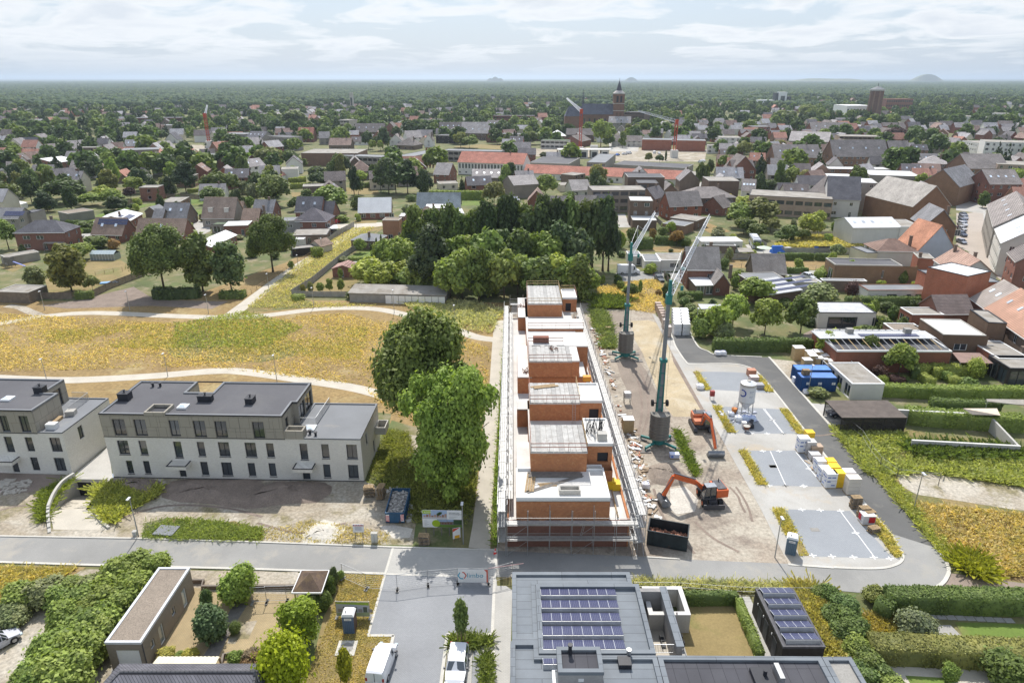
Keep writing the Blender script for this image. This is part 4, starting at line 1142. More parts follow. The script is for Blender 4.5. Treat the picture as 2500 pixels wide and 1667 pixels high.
def ramp():
 Lw=curve(Q('Z1 455 1640 450 1500 470 1420 510 1330 580 1235 680 1165'),4)
 Rw=curve(Q('Z1 960 1610 890 1550 835 1470 820 1400 850 1300 900 1230 990 1170'),4)
 t=thing('garage_ramp','curved concrete ramp going down beneath the deck between the white blocks','ramp',(Lw[0].x,Lw[0].y,0));o=Lw[0]
 n=20
 def at(L,f):i=f*(len(L)-1);k=min(int(i),len(L)-2);return L[k].lerp(L[k+1],i-k)
 fl,wl,wr=MB(),MB(),MB()
 pr=None
 for i in range(n+1):
  f=i/n;a,b=at(Lw,f)-o,at(Rw,f)-o;z=.03-2.6*f**1.2
  da=(at(Lw,min(1,f+.02))-at(Lw,max(0,f-.02))).normalized();na=V3((-da.y,da.x,0))*.32
  db=(at(Rw,min(1,f+.02))-at(Rw,max(0,f-.02))).normalized();nb=V3((db.y,-db.x,0))*.3
  cur=(a,b,z,a+na,b+nb)
  if pr:
   A,B,Z,NA,NB=pr
   fl.q((A.x,A.y,Z),(B.x,B.y,Z),(b.x,b.y,z),(a.x,a.y,z))
   ta,tb=1.*min(1,f*3),.25
   wl.hx([(A.x,A.y,Z-.2),(a.x,a.y,z-.2),(a.x+na.x,a.y+na.y,-.2),(NA.x,NA.y,-.2)],[(A.x,A.y,ta),(a.x,a.y,ta),(a.x+na.x,a.y+na.y,ta),(NA.x,NA.y,ta)])
   wr.hx([(B.x,B.y,Z-.2),(NB.x,NB.y,-.2),(b.x+nb.x,b.y+nb.y,-.2),(b.x,b.y,z-.2)],[(B.x,B.y,tb),(NB.x,NB.y,tb),(b.x+nb.x,b.y+nb.y,tb),(b.x,b.y,tb)])
  pr=cur
 fl.o('ramp_floor','path',t);wl.o('retaining_wall','conc',t);wr.o('retaining_wall','conc',t)
 a,b=at(Lw,1)-o,at(Rw,1)-o;d=(b-a).normalized();u=V3((-d.y,d.x,0))
 MB().hx([(p.x,p.y,-2.9)for p in(a,b,b+u,a+u)],[(p.x,p.y,-.3)for p in(a,b,b+u,a+u)]).o('garage_mouth_shade','dark',t)  # solid dark block, its colour stands for the shade inside the garage
 MB().bm(a+V3((0,0,-.05)),b+V3((0,0,-.05)),.5,.5).o('lintel','conc',t)
ramp()
x0,y0,x1,y1=PIT
Lp=Q('Z1 455 1640 450 1500 470 1420 510 1330 580 1235 680 1165');Rp=Q('Z1 960 1610 890 1550 835 1470 820 1400 850 1300 900 1230 990 1170')
Lp=[p for p in curve(Lp,4)if p.y>y0];Rp=[p for p in curve(Rp,4)if p.y>y0]
sheet('bank',[V3((x0-.1,y0-.1,0))]+[p-V3((.1,0,0))for p in Lp]+[V3((Lp[-1].x,y1+.1,0)),V3((x0-.1,y1+.1,0))],'dirt',.006)
sheet('bank',[V3((x1+.1,y0-.1,0))]+[p+V3((.1,0,0))for p in Rp]+[V3((Rp[-1].x,y1+.1,0)),V3((x1+.1,y1+.1,0))],'dirt',.006)
sheet('ramp_apron',Q('Z5 440 -60 480 118 965 125 860 10 800 -60'),'path',.02)
sheet('dirt_yard',Q('Z5 430 108 1010 112 1050 207 430 190'),'dirt',.016)
def heap(fr,pts,h,mat,name,z=.02):
 P=gs(fr,pts);n=26;xs=[p.x for p in P];ys=[p.y for p in P];c=sum(P,V3())/len(P);m=MB();rd=random.Random(len(pts))
 rings=[]
 for j in range(7):
  f=j/6;ring=[]
  for i,p in enumerate(curve(P+[P[0]],3)):
   q=c.lerp(V3((p.x,p.y,0)),1-f*.93);zz=z+h*(1-(1-f)**2)*(1+rd.uniform(-.13,.13))if j else z
   ring.append((q.x+rd.uniform(-.15,.15),q.y+rd.uniform(-.15,.15),zz))
  rings.append(ring)
 for a,b in zip(rings,rings[1:]):
  for i in range(len(a)-1):m.q(a[i],a[i+1],b[i+1],b[i])
 m.q(*rings[-1][:-1]);o=m.o(name,mat,smooth=True);o['kind']='structure'
heap('Z1',[(1440,1330),(1480,1200),(1700,1165),(2000,1170),(2334,1180),(2334,1420),(1900,1390),(1600,1370)],.7,'heap_earth','earth_heap')
heap('Z2',[(0,1330),(200,1200),(400,1185),(600,1190),(740,1210),(760,1290),(620,1370),(300,1390),(0,1430)],.8,'heap_earth','earth_heap')
heap('Z1',[(1010,1250),(1060,1170),(1250,1160),(1440,1190),(1420,1330),(1250,1350)],.8,'heap_earth','earth_heap')
heap('A3',[(170,420),(260,370),(420,360),(560,430),(660,560),(560,600),(380,610),(220,560)],.7,'gravel_dirt','gravel_heap')
heap('Z6',[(520,200),(560,110),(680,60),(830,100),(820,190),(700,240)],.35,'white_sand','sand_heap')
def bx(fr,xl,xr,yn,yf,z):
 a,b=g(fr,xl,yn,z),g(fr,xr,yn,z);c=g(fr,xl,yf,z)
 return a.x,(a.y+b.y)/2,b.x,c.y
site=thing('building_shell','long row of houses under construction in orange clay blocks inside the scaffold','building site',(2,64,0))
SO=V3((2,64,0))
def cb(name,x0,y0,x1,y1,z0,z1,mat='clay_block',rects=(),srects=()):
 m=MB();x0-=SO.x;x1-=SO.x;y0-=SO.y;y1-=SO.y
 walls(m,(x0,y0),0,x1-x0,z0,z1,rects,.3);walls(m,(x1,y0),pi/2,y1-y0,z0,z1,srects,.3)
 walls(m,(x1,y1),pi,x1-x0,z0,z1);walls(m,(x0,y1),-pi/2,y1-y0,z0,z1,srects,.3)
 o=m.o(name,mat,site)
 for(u,z,w,h)in rects:
  Bx(x0+u,y0+.32,z,x0+u+w,y0+.36,z+h).o('dark_opening','dark',o)
 return o
def slab(x0,y0,x1,y1,z,par=.0,mat='new_conc',name='concrete_slab',over=.0):
 x0-=SO.x+over;x1-=SO.x-over;y0-=SO.y+over;y1-=SO.y-over
 o=Bx(x0,y0,z-.2,x1,y1,z).o(name,mat,site)
 if par:
  m=MB();ringw(m,[(x0,y0),(x1,y0),(x1,y1),(x0,y1)],.18,z,z+par);m.o('parapet','white',site)
def plankdeck(x0,y0,x1,y1,z):
 n=max(4,int((x1-x0)/.62));w=(x1-x0)/n
 for k in range(n):
  Bx(x0-SO.x+w*k+.02,y0-SO.y-.1,z-.16,x0-SO.x+w*(k+1)-.02,y1-SO.y,z+(.0 if k%3 else .025)).o('precast_plank','old_plank' if k%4==1 else 'plank_conc',site)
 Bx(x0-SO.x,y0-SO.y-.02,z-.3,x1-SO.x,y1-SO.y-.02,z-.165).o('concrete_slab','new_conc',site)
M('plank_conc',(.46,.455,.44),.85,.15,1.2,5,c2=(.32,.3,.28),thr=(.5,.72))
M('old_plank',(.36,.355,.345),.85,.2,1.2,5)
gx0,gy0=g('Z4',225,1310).x,64.5;gx1=g('Z4',1385,1320).x
ye=134.
cb('wall',gx0,gy0,gx1,ye,0,3.3,rects=[(3.4,1.2,1.2,1.),(4.9,1.,.9,1.2)]);slab(gx0,gy0,gx1,ye,3.45)
hx0,hy0,hx1,hy1=bx('Z4',315,1215,865,575,6.3)
mains=[(hx0,hy0,hx1,hy1)]
cb('wall',hx0,hy0,hx1,hy1+1,3.45,6.15);slab(hx0,hy0,hx1,hy1,6.3,.35)
lx0,ly0,lx1,ly1=bx('Z4',318,440,575,310,6.3);slab(lx0,ly0,lx1+.4,ly1,6.3,.0);cb('wall',lx0,ly0,hx1,ly1,3.45,6.15)
for(f,a,b,c,d)in(('Z3',370,495,1560,1450),('Z3',375,498,1210,870),('Z3',380,485,555,345)):
 x0_,y0_,x1_,y1_=bx(f,a,b,c,d,6.3);cb('wall',x0_,y0_,x1_+.5,y1_,3.45,6.15);slab(x0_,y0_,x1_+.5,y1_,6.3)
GX=bx('Z4',455,995,395,145,9.1);G2=bx('Z4',1000,1237,335,95,9.1);EX=bx('Z3',510,1055,1485,1275,9.1);E2=bx('Z3',1057,1298,1480,1290,9.1)
DX=bx('Z3',500,968,1032,865,9.1);D2=bx('Z3',970,1052,1032,880,9.1);CX=bx('Z3',490,1143,870,722,9.1);BX=bx('Z3',490,1095,675,562,6.9)
AX=bx('Z3',488,862,405,212,9.1);A2=bx('Z3',868,1022,352,262,9.1)
core_x0,core_x1=GX[0],A2[2]
cb('wall',GX[0],GX[1]+.4,GX[2]+3.2,EX[3],3.45,6.2);slab(GX[0],GX[3]-2,GX[2]+3.2,EX[3],6.3)
cb('wall',DX[0],DX[1]+.3,DX[2]+2.4,AX[3],3.45,6.2);slab(DX[0],DX[1]+.3,DX[2]+2.4,AX[3],6.3)
for n_,b,win in(('G',GX,()),('E',EX,()),('D',DX,()),('A',AX,())):
 cb('wall',*b,6.3,8.9);plankdeck(b[0]-.05,b[1]-.05,b[2]+.05,b[3],9.1)
for b,win in((G2,[(1.2,6.7,1.3,1.35)]),(E2,[(1.3,6.5,1.3,1.5)]),(D2,()),(A2,[(.6,6.4,1.1,1.7)])):
 cb('wall',*b,6.3,8.9,rects=win);slab(b[0],b[1],b[2],b[3],9.1,.22 if b is not D2 else 0,over=.03)
for b in(G2,E2):cb('wall',b[0],b[1],b[2],b[3],3.45,6.28)
slab(G2[0],G2[1]-3.,G2[2]+.1,G2[1]-.05,6.2-2.6);
cb('wall',CX[0],CX[1],CX[2],CX[3],3.45,8.9);slab(*CX,9.1,.0,over=.05)
cb('wall',BX[0],BX[1],BX[2],BX[3]-.6,3.45,6.7);slab(BX[0],BX[1],BX[2],BX[3]-.6,6.9,over=.05)
kx=bx('Z4',1010,1165,700,568,6.3);slab(kx[0],hy1-.02,kx[2],kx[3]+.6,6.302);
mm=MB();ringw(mm,[(kx[0]-SO.x,hy1-SO.y-.2),(kx[2]-SO.x,hy1-SO.y-.2),(kx[2]-SO.x,kx[3]+.5-SO.y),(kx[0]-SO.x,kx[3]+.5-SO.y)],.16,6.303,6.65);mm.o('parapet','white',site)
q=g('Z4',825,790,6.3);m=MB();ringw(m,[(q.x-1.2-SO.x,q.y-.5-SO.y),(q.x+1.2-SO.x,q.y-.5-SO.y),(q.x+1.2-SO.x,q.y+.6-SO.y),(q.x-1.2-SO.x,q.y+.6-SO.y)],.16,6.3,6.85);m.o('skylight_kerb','conc',site)
q=g('Z3',630,840,9.1);Bx(q.x-1.3-SO.x,q.y-SO.y,9.1,q.x+1.3-SO.x,q.y+.9-SO.y,10.1).o('brick_pack_upstand','red_brick',site)
m=MB();rd=random.Random(3);x=gx0
while x<gx1-.3:
 w=rd.uniform(.5,1.4);m.b(x-SO.x,gy0-SO.y-.16,.1,min(x+w,gx1)-SO.x,gy0-SO.y-.02,3.5+rd.choice((0,.08,.16,.24)));x+=w
m.o('face_brick','red_brick',site,(.9,.9,.9))
for x_ in(gx0+.1,gx1-.1):
 m=MB();m.b(x_-SO.x-.12,gy0-SO.y,3.45,x_-SO.x+.12,ye-SO.y,3.75);m.o('edge_course','clay_block',site)
m=MB();m.b(gx1-1.3-SO.x,gy0-SO.y+.5,3.46,gx1-1.15-SO.x,ye-20-SO.y,3.7);m.o('yellow_formwork','wood',site)
occ=[(2+8,y,9)for y in range(66,136,8)]
for a in occ:occupy(*a)
def guard(b,side,z,h=1.1,mat='rail_red',n=6):
 x0_,y0_,x1_,y1_=b;x0_-=SO.x;x1_-=SO.x;y0_-=SO.y;y1_-=SO.y
 A,B={'f':((x0_,y0_),(x1_,y0_)),'b':((x0_,y1_),(x1_,y1_)),'l':((x0_,y0_),(x0_,y1_)),'r':((x1_,y0_),(x1_,y1_))}[side]
 A,B=V3((*A,z)),V3((*B,z));L_=(B-A).length;k=max(1,int(L_/2.2));m=MB()
 for i in range(k+1):
  c=A.lerp(B,i/k);m.t(c+V3((0,0,-.4)),c+V3((0,0,h)),.03,4)
 for zz in(.5,1.):m.bm(A+V3((0,0,zz)),B+V3((0,0,zz+.03)),.04,.1)
 m.o('guard_rail',mat,site)
M('rail_red',(.33,.16,.12),.7,.25,1,6);M('rail_wood',(.5,.37,.2),.8,.2,1,6)
for b in(GX,EX,DX):guard(b,'f',9.1,mat='rail_red');guard(b,'l',9.1,mat='rail_red')
for b in(GX,EX):guard(b,'r',9.1,mat='rail_wood')
guard(AX,'f',9.1,mat='rail_wood');guard(AX,'b',9.1,mat='rail_wood');guard(AX,'l',9.1,mat='rail_red');guard(AX,'r',9.1,mat='rail_wood');guard(A2,'b',9.1,mat='rail_wood');guard(A2,'r',9.1,mat='rail_red')
guard(BX,'f',6.9,mat='rail_red');guard((CX[0],CX[1]+1,CX[2]-4,CX[3]),'f',9.1,mat='rail_red')
def loose(name,label,cat,mat,m,loc,rz=0,color=None,group=None):
 o=m.o(name,mat,None,color);o.location=loc;o.rotation_euler.z=rz;return tag(o,label,cat,group)
def planks(n,L_,w=.22,h=.05,seed=0):
 rd=random.Random(seed);m=MB()
 for k in range(n):
  x=rd.uniform(-.2,.2);y=(k%4)*(w+.05);z=(k//4)*(h+.01);m.b(x-L_/2,y,z,x+L_/2,y+w,z+h)
 return m
loose('plank_stack','stack of long boards lying on the front roof slab near the brick box','planks','gwood',planks(12,6.2),g('Z4',685,650,6.31))
loose('plank','single long plank lying slantwise on the front roof slab','plank','gwood',planks(2,7.5),g('Z4',690,720,6.32),R(28))
loose('plank_bundle','pale boards lying lengthways at the left of the front roof slab','planks','wood',planks(6,4.2),g('Z4',495,690,6.32),R(84))
loose('plank','short boards under the slanting plank on the front roof slab','planks','wood',planks(3,2.),g('Z4',612,735,6.31),R(5))
loose('timber_pile','crossed timbers on the second precast roof from the front','planks','wood',planks(5,3.6,seed=2),g('Z3',680,1330,9.13),R(15))
def proppile():
 t=thing('prop_stack','upright bundle of dark steel props on the right hand roof near the front','steel props',g('Z4',1055,230,9.12));rd=random.Random(5)
 m=MB()
 for k in range(34):
  a,b=rd.uniform(-1.1,1.1),rd.uniform(-.6,.9);m.t((a,b,0),(a+rd.uniform(-.5,.5),b+rd.uniform(-.3,.6),rd.uniform(1.2,2.)),.04,4)
 m.o('steel_prop','dark',t)['kind']='stuff'
proppile()
loose('stone_pallet','pallet of pale blocks on the right hand roof beside the steel props','pallet','conc',Bx(-.6,-.5,0,.6,.5,.14).b(-.55,-.45,.14,.55,.45,.9),g('Z4',1135,280,9.12))
loose('yellow_tub','bright yellow tub standing on the lower right slab at the front','tub','paint',Bx(-.9,-.6,0,.9,.6,.9).b(-.8,-.5,.9,.3,.5,1.2),g('Z4',1235,750,3.5),0,(.75,.5,.02))
loose('yellow_crate','orange yellow crate between the second and third brick boxes','crate','paint',Bx(-.6,-.4,0,.6,.4,.8),g('Z3',1130,1250,6.32),0,(.7,.33,.04))
rd=random.Random(8)
for i,(f,x,y,z,w,lb)in enumerate((('Z3',770,910,9.14,.9,'dark scrap heap on the third precast roof'),('Z3',420,440,6.32,.8,'tangle of trestles on the far left terrace'),('Z3',465,1160,6.32,.7,'folded trestle on the middle left terrace'))):
 m=MB()
 for k in range(12):m.t((rd.uniform(-w,w),rd.uniform(-w,w),.03),(rd.uniform(-w,w),rd.uniform(-w,w),rd.uniform(.1,.8)),.05,4)
 loose('scrap_heap',lb,'scrap','rust',m,g(f,x,y,z))
POLE={}
def pole_mesh(h):
 k=round(h,2)
 if k not in POLE:POLE[k]=MB().t((0,0,0),(0,0,k),.035,5).b(-.09,-.09,0,.09,.09,.02).mesh('standard','galv')
 return POLE[k]
_deck={}
def scaffold(label,A,B,levels,top,width=.9,bay=2.57,lean=0):
 v=B-A;L_=v.length;n=max(1,round(L_/bay));bl=L_/n;rz=atan2(v.y,v.x)
 t=thing('scaffold',label,'scaffold',(A.x,A.y,0),rz)
 for i in range(n+1):
  for y in(0,width):link('standard',pole_mesh(top if y==0 else top-.6*(i%2)),t,loc=(bl*i,y,0))
 for z in levels:
  k=(round(bl,3),width)
  if k not in _deck:
   dm=MB()
   for j in range(3):dm.b(.03,.06+j*.27,0,bl-.03,.3+j*.27,.05)
   _deck[k]=(dm.mesh('deck_board','plank_metal'),MB().t((0,0,0),(bl,0,0),.025,4).t((0,width,0),(bl,width,0),.025,4).t((0,0,1.),(bl,0,1.),.022,4).t((0,0,.5),(bl,0,.5),.022,4).t((0,0,-.02),(0,width,-.02),.025,4).b(0,-.02,.06,bl,.01,.2).mesh('ledger','galv'))
  for i in range(n):
   link('deck_board',_deck[k][0],t,loc=(bl*i,0,z))
   link('ledger',_deck[k][1],t,loc=(bl*i,0,z))
 m=MB()
 for i in range(0,n,3):
  zz=[0]+levels
  for a,b in zip(zz,zz[1:]):m.t((bl*i,-.02,a),(bl*(i+1),-.02,b),.022,4)
 m.o('brace','galv',t);return t
sL0=g('Z4',140,1335).x;
sx_l=sL0;sx_r=g('Z4',1550,1385).x
scaffold('scaffold along the road front of the building under construction',V3((sx_l+.9,62.9,0)),V3((sx_r-1.,62.9,0)),[2.,4.0],5.9,1.1)
scaffold('long scaffold down the left side of the row under construction',V3((sx_l,134.5,0)),V3((sx_l,62.6,0)),[2.,4.,6.0],7.,1.05)
scaffold('long scaffold down the right side of the row under construction',V3((sx_r-.3,62.6,0)),V3((sx_r-.9,134.5,0)),[2.,4.,5.6],6.8,1.25)
scaffold('scaffold across the far end of the row under construction',V3((sx_r-2.,136.,0)),V3((sx_l+1.2,136.,0)),[2.,4.,6.0],8.,.9)
scaffold('inner left scaffold lane close to the clay block wall',V3((gx0-.15,133,0)),V3((gx0-.15,66.5,0)),[3.,5.0],6.2,.6,3.)
def ladder(label,p,q,parent=None,w=.4):
 t=MB();p,q=V3(p),V3(q);d=(q-p);s=V3((d.y,-d.x,0));s=s.normalized()*w/2 if s.length>.01 else V3((w/2,0,0))
 for k in(-1,1):t.t(p+s*k,q+s*k,.03,4)
 n=int(d.length/.3)
 for i in range(1,n):c=p+d*i/n;t.t(c-s,c+s,.02,4)
 o=t.o('ladder','galv');return tag(o,label,'ladder')
a,b=g('Z4',940,1285,2.1),g('Z4',985,1165,4.);ladder('aluminium ladder slanting up inside the front scaffold',(a.x,63.4,2.05),(b.x,63.5,4.05))
a=g('Z4',860,95,6.3);ladder('ladder leaning on the second brick box of the row',(a.x,EX[1]-.9,6.3),(a.x,EX[1]-.1,9.4))
def lattice(m,A,B,w,h,n,r=.05,tip=.45):
 A,B=V3(A),V3(B);d=(B-A).normalized();sd=d.cross(V3((0,0,1))).normalized();up=sd.cross(d).normalized();P=[]
 for i in range(n+1):
  f=i/n;k=1-(1-tip)*f;c=A.lerp(B,f);P.append((c-sd*w/2*k,c+sd*w/2*k,c+up*h*k))
 for i in range(n):
  for j in range(3):m.t(P[i][j],P[i+1][j],r,4)
  for(a,b)in((0,1),(0,2),(1,2)):
   m.t(P[i][a],P[i+1][b],r*.55,3);m.t(P[i][b],P[i][a],r*.55,3)
def self_crane(label,base,ztop,tip,zg,zmid,colbase='crane_green'):
 v=V3((tip.x-base.x,tip.y-base.y));rz=atan2(v.y,v.x)
 t=thing('tower_crane',label,'crane',(base.x,base.y,0),0)
 for k in range(4):
  a=pi/4+k*pi/2;m=MB();e=(cos(a)*3.1,sin(a)*2.5)
  m.bm((0,0,.75),(e[0],e[1],.55),.3,.3);m.t((e[0],e[1],.6),(e[0],e[1],.12),.09,8);lg=m.o('outrigger',colbase,t)
  Bx(e[0]-.8,e[1]-.6,.03,e[0]+.8,e[1]+.6,.12).o('spreader_plate','gwood',lg)
 MB().c(0,0,.5,1.2,.9,20).b(-1.,-.9,1.1,1.,.9,1.35).o('slewing_ring',colbase,t)
 nl=15;hh=3.9/nl
 me=None
 for k in range(nl):
  if me is None:
   m=MB();pts=[(1.38*cos(a),-.1+1.15*sin(a))for a in[pi*(1+i/12)for i in range(13)]]
   m.pm(pts+[(1.38,.5),(-1.38,.5)],0,hh-.07);me=m.mesh('ballast_slab','ballast_concrete')
  s=link('ballast_slab',me,t,loc=(.04*sin(k*2.1),.03*cos(k*3),1.36+k*hh))
 my=.9
 m=MB()
 for sx in(-.46,.46):
  for sy in(-.1,.55):m.bm((sx,my+sy,1.3),(sx*.55,my+sy,zg),.14,.14)
 for k in range(7):
  z=1.6+(zg-1.8)*k/6;s=.46-.2*k/6;m.bm((-s,my-.1,z),(s,my-.1,z),.09,.09)
 m.b(-.5,my-.25,zg-.45,.5,my+.65,zg);m.o('mast_frame',colbase,t)
 Bx(-.24,my-.05,1.3,.24,my+.45,zmid).o('lower_mast','mast_grey',t)
 Bx(-.24,my-.04,zmid,.24,my+.44,ztop-.5).o('upper_mast','mast_grey',t)
 Bx(-.4,my-.2,ztop-1.2,.4,my+.6,ztop+.1).b(-.2,my-.25,ztop+.1,.2,my+.2,ztop+2.2).o('mast_head',colbase,t)
 wz=6.3;wy=my+.2
 MB().t((-1.,wy,wz),(1.,wy,wz),.08,6).o('axle','dark',t)
 for s in(-1,1):MB().t((s*.9,wy,wz),(s*1.2,wy,wz),.48,16).o('wheel','tyre',t)
 J=MB();A=V3((.1,my+.3,ztop));B=V3((tip.x-base.x,tip.y-base.y,tip.z));n=int((B-A).length/1.3);lattice(J,A,B,.9,.95,n,.05);J.o('jib','wmetal',t)
 C_=MB();top=V3((0,my,ztop+2.2));mid=A.lerp(B,.42)+V3((0,0,1.));hi=A.lerp(B,.2)+V3((0,0,3.6))
 C_.bm(A.lerp(B,.2)+V3((0,0,.8)),hi,.12,.12);C_.t(top,hi,.035,4);C_.t(hi,mid,.035,4);C_.t(mid,A.lerp(B,.8)+V3((0,0,.6)),.03,4);C_.o('tie_rod','galv',t)
 k=A.lerp(B,.3);C2=Bx(k.x-.3,k.y-.3,k.z-.5,k.x+.3,k.y+.3,k.z-.15).t((k.x,k.y,k.z-.3),(k.x,k.y,k.z-3),.02,3).b(k.x-.2,k.y-.15,k.z-3.7,k.x+.2,k.y+.15,k.z-3)
 C2.o('trolley',colbase,t)
 W_=MB();W_.t((-.5,my-.2,ztop-.5),(-.75,my-.2,5.5),.02,3).t((.55,my-.2,ztop-.5),(.75,my-.2,5.5),.02,3);W_.o('rope','dark',t)
 occupy(base.x,base.y,3)
M('ballast_concrete',(.2,.19,.17),.9,.25,.7,6);M('crane_green',(.03,.19,.18),.5,.12,1,9);M('mast_grey',(.2,.22,.24),.5,.15,.6,9)
fb=g('P',1611,1098);self_crane('nearer green and grey tower crane with concrete ballast beside the excavators',V3((fb.x,87.6,0)),22.5,V3((35.3,122,26.9)),13.2,14.)
rb=g('P',1526,873);self_crane('farther green and grey tower crane near the far end of the building site',V3((rb.x,121,0)),20.,V3((33.6,160.8,20.4)),10.5,11.)
M('orange',(.62,.13,.04),.45,.12,1.2,7,c2=(.42,.1,.05),thr=(.6,.8));M('orange_pale',(.6,.2,.1),.5,.1,1.2,7);M('steel',(.09,.09,.1),.55,.25,2,9,metal=.4)
M('steel_worn',(.24,.26,.29),.45,.2,1.5,6,metal=.5)
def house_body(t,col_='orange',rz=0):
 Bx(-1.9,-1.2,1.1,-.3,1.2,2.2).b(-.3,-1.2,1.1,1.,.1,1.75).o('engine_cover',col_,t,bevel=.09)
 Bx(-1.7,-1.,2.2,-.55,.95,2.32).o('engine_hood','steel',t)
 MB().t((-1.3,-.7,2.3),(-1.3,-.7,2.75),.07,8).o('exhaust','steel',t)
 for k in range(3):Bx(-1.93,-.9+k*.65,1.45,-1.9,-.45+k*.65,1.95).o('grille','steel',t)
 c=MB()
 c.hx([(-.25,.25,1.15),(1.35,.25,1.15),(1.35,1.2,1.15),(-.25,1.2,1.15)],[(-.2,.28,2.75),(1.05,.28,2.75),(1.05,1.17,2.75),(-.2,1.17,2.75)])
 cab=c.o('cab','glass',t)
 f=MB();
 for(a,b)in(((-.25,.25,1.15),(-.2,.28,2.75)),((1.35,.25,1.15),(1.05,.28,2.75)),((1.35,1.2,1.15),(1.05,1.17,2.75)),((-.25,1.2,1.15),(-.2,1.17,2.75)),((.5,1.22,1.15),(.5,1.19,2.75)),((.5,.23,1.15),(.5,.26,2.75))):f.bm(a,b,.09,.09)
 f.b(-.27,.2,1.05,1.38,1.25,1.3);f.o('cab_frame','steel',cab);Bx(-.25,.22,2.75,1.1,1.22,2.85).o('cab_roof','steel_worn',cab,bevel=.03)
def arm(t,boom,stick,col_='orange',bucket='dig',w=.4):
 m=MB()
 for(a,b),ww in zip(zip(boom,boom[1:]),(.55,.6,.5,.5)):m.bm((a[0],-.05,a[1]),(b[0],-.05,b[1]),w,ww)
 m.o('boom',col_,t,bevel=.02)
 m=MB().bm((stick[0][0],-.05,stick[0][1]),(stick[1][0],-.05,stick[1][1]),.34,.42);m.o('stick',col_,t,bevel=.02)
 h=MB();b0,b1=boom[0],boom[len(boom)//2]
 for s in(-.3,.2):h.t((b0[0]+.3,s,b0[1]-.25),(b1[0],s,b1[1]-.2),.07,6)
 h.t((boom[-2][0],-.05,boom[-2][1]+.45),(stick[0][0],-.05,stick[0][1]+.4),.08,6);h.t((stick[0][0]+.1,.12,stick[0][1]),(stick[1][0]+.3,.1,stick[1][1]+.5),.06,6)
 h.o('hydraulic_cylinder','steel_worn',t)
 x,z=stick[1]
 if bucket=='dig':
  m=MB();pr=[(x+.25,z-.05),(x+.55,z-.5),(x+.45,z-1.),(x,z-1.2),(x-.6,z-1.05),(x-.75,z-.7)]
  for y0_ in(-.95,.85):m.hx([(p[0],y0_,p[1])for p in pr],[(p[0],y0_+.05,p[1])for p in pr])
  for a,b in zip(pr,pr[1:]):m.q((a[0],-.95,a[1]),(b[0],-.95,b[1]),(b[0],.9,b[1]),(a[0],.9,a[1]));m.q((a[0]+.02,-.95,a[1]+.03),(a[0]+.02,.9,a[1]+.03),(b[0]+.02,.9,b[1]+.03),(b[0]+.02,-.95,b[1]+.03))
  m.o('bucket','steel_worn',t)
 else:
  m=MB();pr=[(x+.5,z-.1),(x+.75,z-.5),(x+.55,z-.95),(x,z-1.1),(x-.3,z-1.)]
  for y0_ in(-1.15,1.1):m.hx([(p[0],y0_,p[1])for p in pr],[(p[0],y0_+.05,p[1])for p in pr])
  for a,b in zip(pr,pr[1:]):m.hx([(a[0],-1.15,a[1]),(b[0],-1.15,b[1]),(b[0],1.15,b[1]),(a[0],1.15,a[1])],[(a[0]-.06,-1.15,a[1]+.05),(b[0]-.06,-1.15,b[1]+.05),(b[0]-.06,1.15,b[1]+.05),(a[0]-.06,1.15,a[1]+.05)])
  for k in range(4):m.b(x+.78-.02*k,-1.16,z-.35-.17*k,x+.84-.02*k,1.16,z-.28-.17*k)
  m.o('bucket','steel_worn',t)
def wheeled_excavator():
 c=g('A3',870,800);b=g('A3',370,845);v=b-c;rz=atan2(v.y,v.x);reach=v.length
 t=thing('wheeled_excavator','bright orange wheeled excavator with its boom stretched to the left','excavator',(c.x,c.y+.6,0),rz)
 sub=Matrix.Rotation(-rz,4,'Z')
 def tr(m):m.v=[tuple(sub@V3(v_))for v_ in m.v];return m
 tr(Bx(-.5,-1.7,.55,.5,1.7,1.).c(0,0,.95,1.15,.75,18)).o('chassis','steel',t)
 for sx in(-1,1):
  for sy in(-1.25,1.25):w=tr(MB().t((sx*.75,sy,.52),(sx*1.25,sy,.52),.52,18)).o('wheel','tyre',t);tr(MB().t((sx*1.24,sy,.52),(sx*1.28,sy,.52),.25,12)).o('rim','orange',w)
 tr(Bx(-1.3,-2.25,.2,1.3,-2.1,.85).bm((-.4,-2.1,.6),(-.4,-1.6,.7),.12,.12).bm((.4,-2.1,.6),(.4,-1.6,.7),.12,.12)).o('blade','steel',t)
 house_body(t);arm(t,[(.7,1.6),(2.1,2.9),(reach-1.,4.1)],[(reach-1.,4.1),(reach+.1,1.35)],w=.38)
 occupy(c.x,c.y,3)
wheeled_excavator()
def tracked_excavator():
 c=g('A8',345,600);b=g('A8',585,1050);v=b-c;rz=atan2(v.y,v.x);reach=v.length
 t=thing('tracked_excavator','faded orange tracked excavator resting its wide ditching bucket on the sand','excavator',(c.x,c.y+.8,0),rz)
 for s in(-1,1):
  m=MB();pr=[(-1.7,.1),(1.5,.1),(1.85,.45),(1.6,.85),(-1.6,.85),(-1.95,.5)]
  m.hx([(p[0],s*1.15-.28,p[1])for p in pr],[(p[0],s*1.15+.28,p[1])for p in pr])
  for k in range(16):x=-1.6+k*.2;m.b(x,s*1.15-.3,.84,x+.1,s*1.15+.3,.9)
  m.o('track','steel',t)
 Bx(-.8,-.9,.4,.8,.9,.95).c(0,0,.9,1.12,.7,18).o('chassis','steel',t)
 house_body(t,'orange_pale');arm(t,[(.7,1.6),(2.,3.3),(reach*.58,3.9)],[(reach*.58,3.9),(reach-.1,1.15)],'orange','ditch',w=.4)
 occupy(c.x,c.y,3)
tracked_excavator()
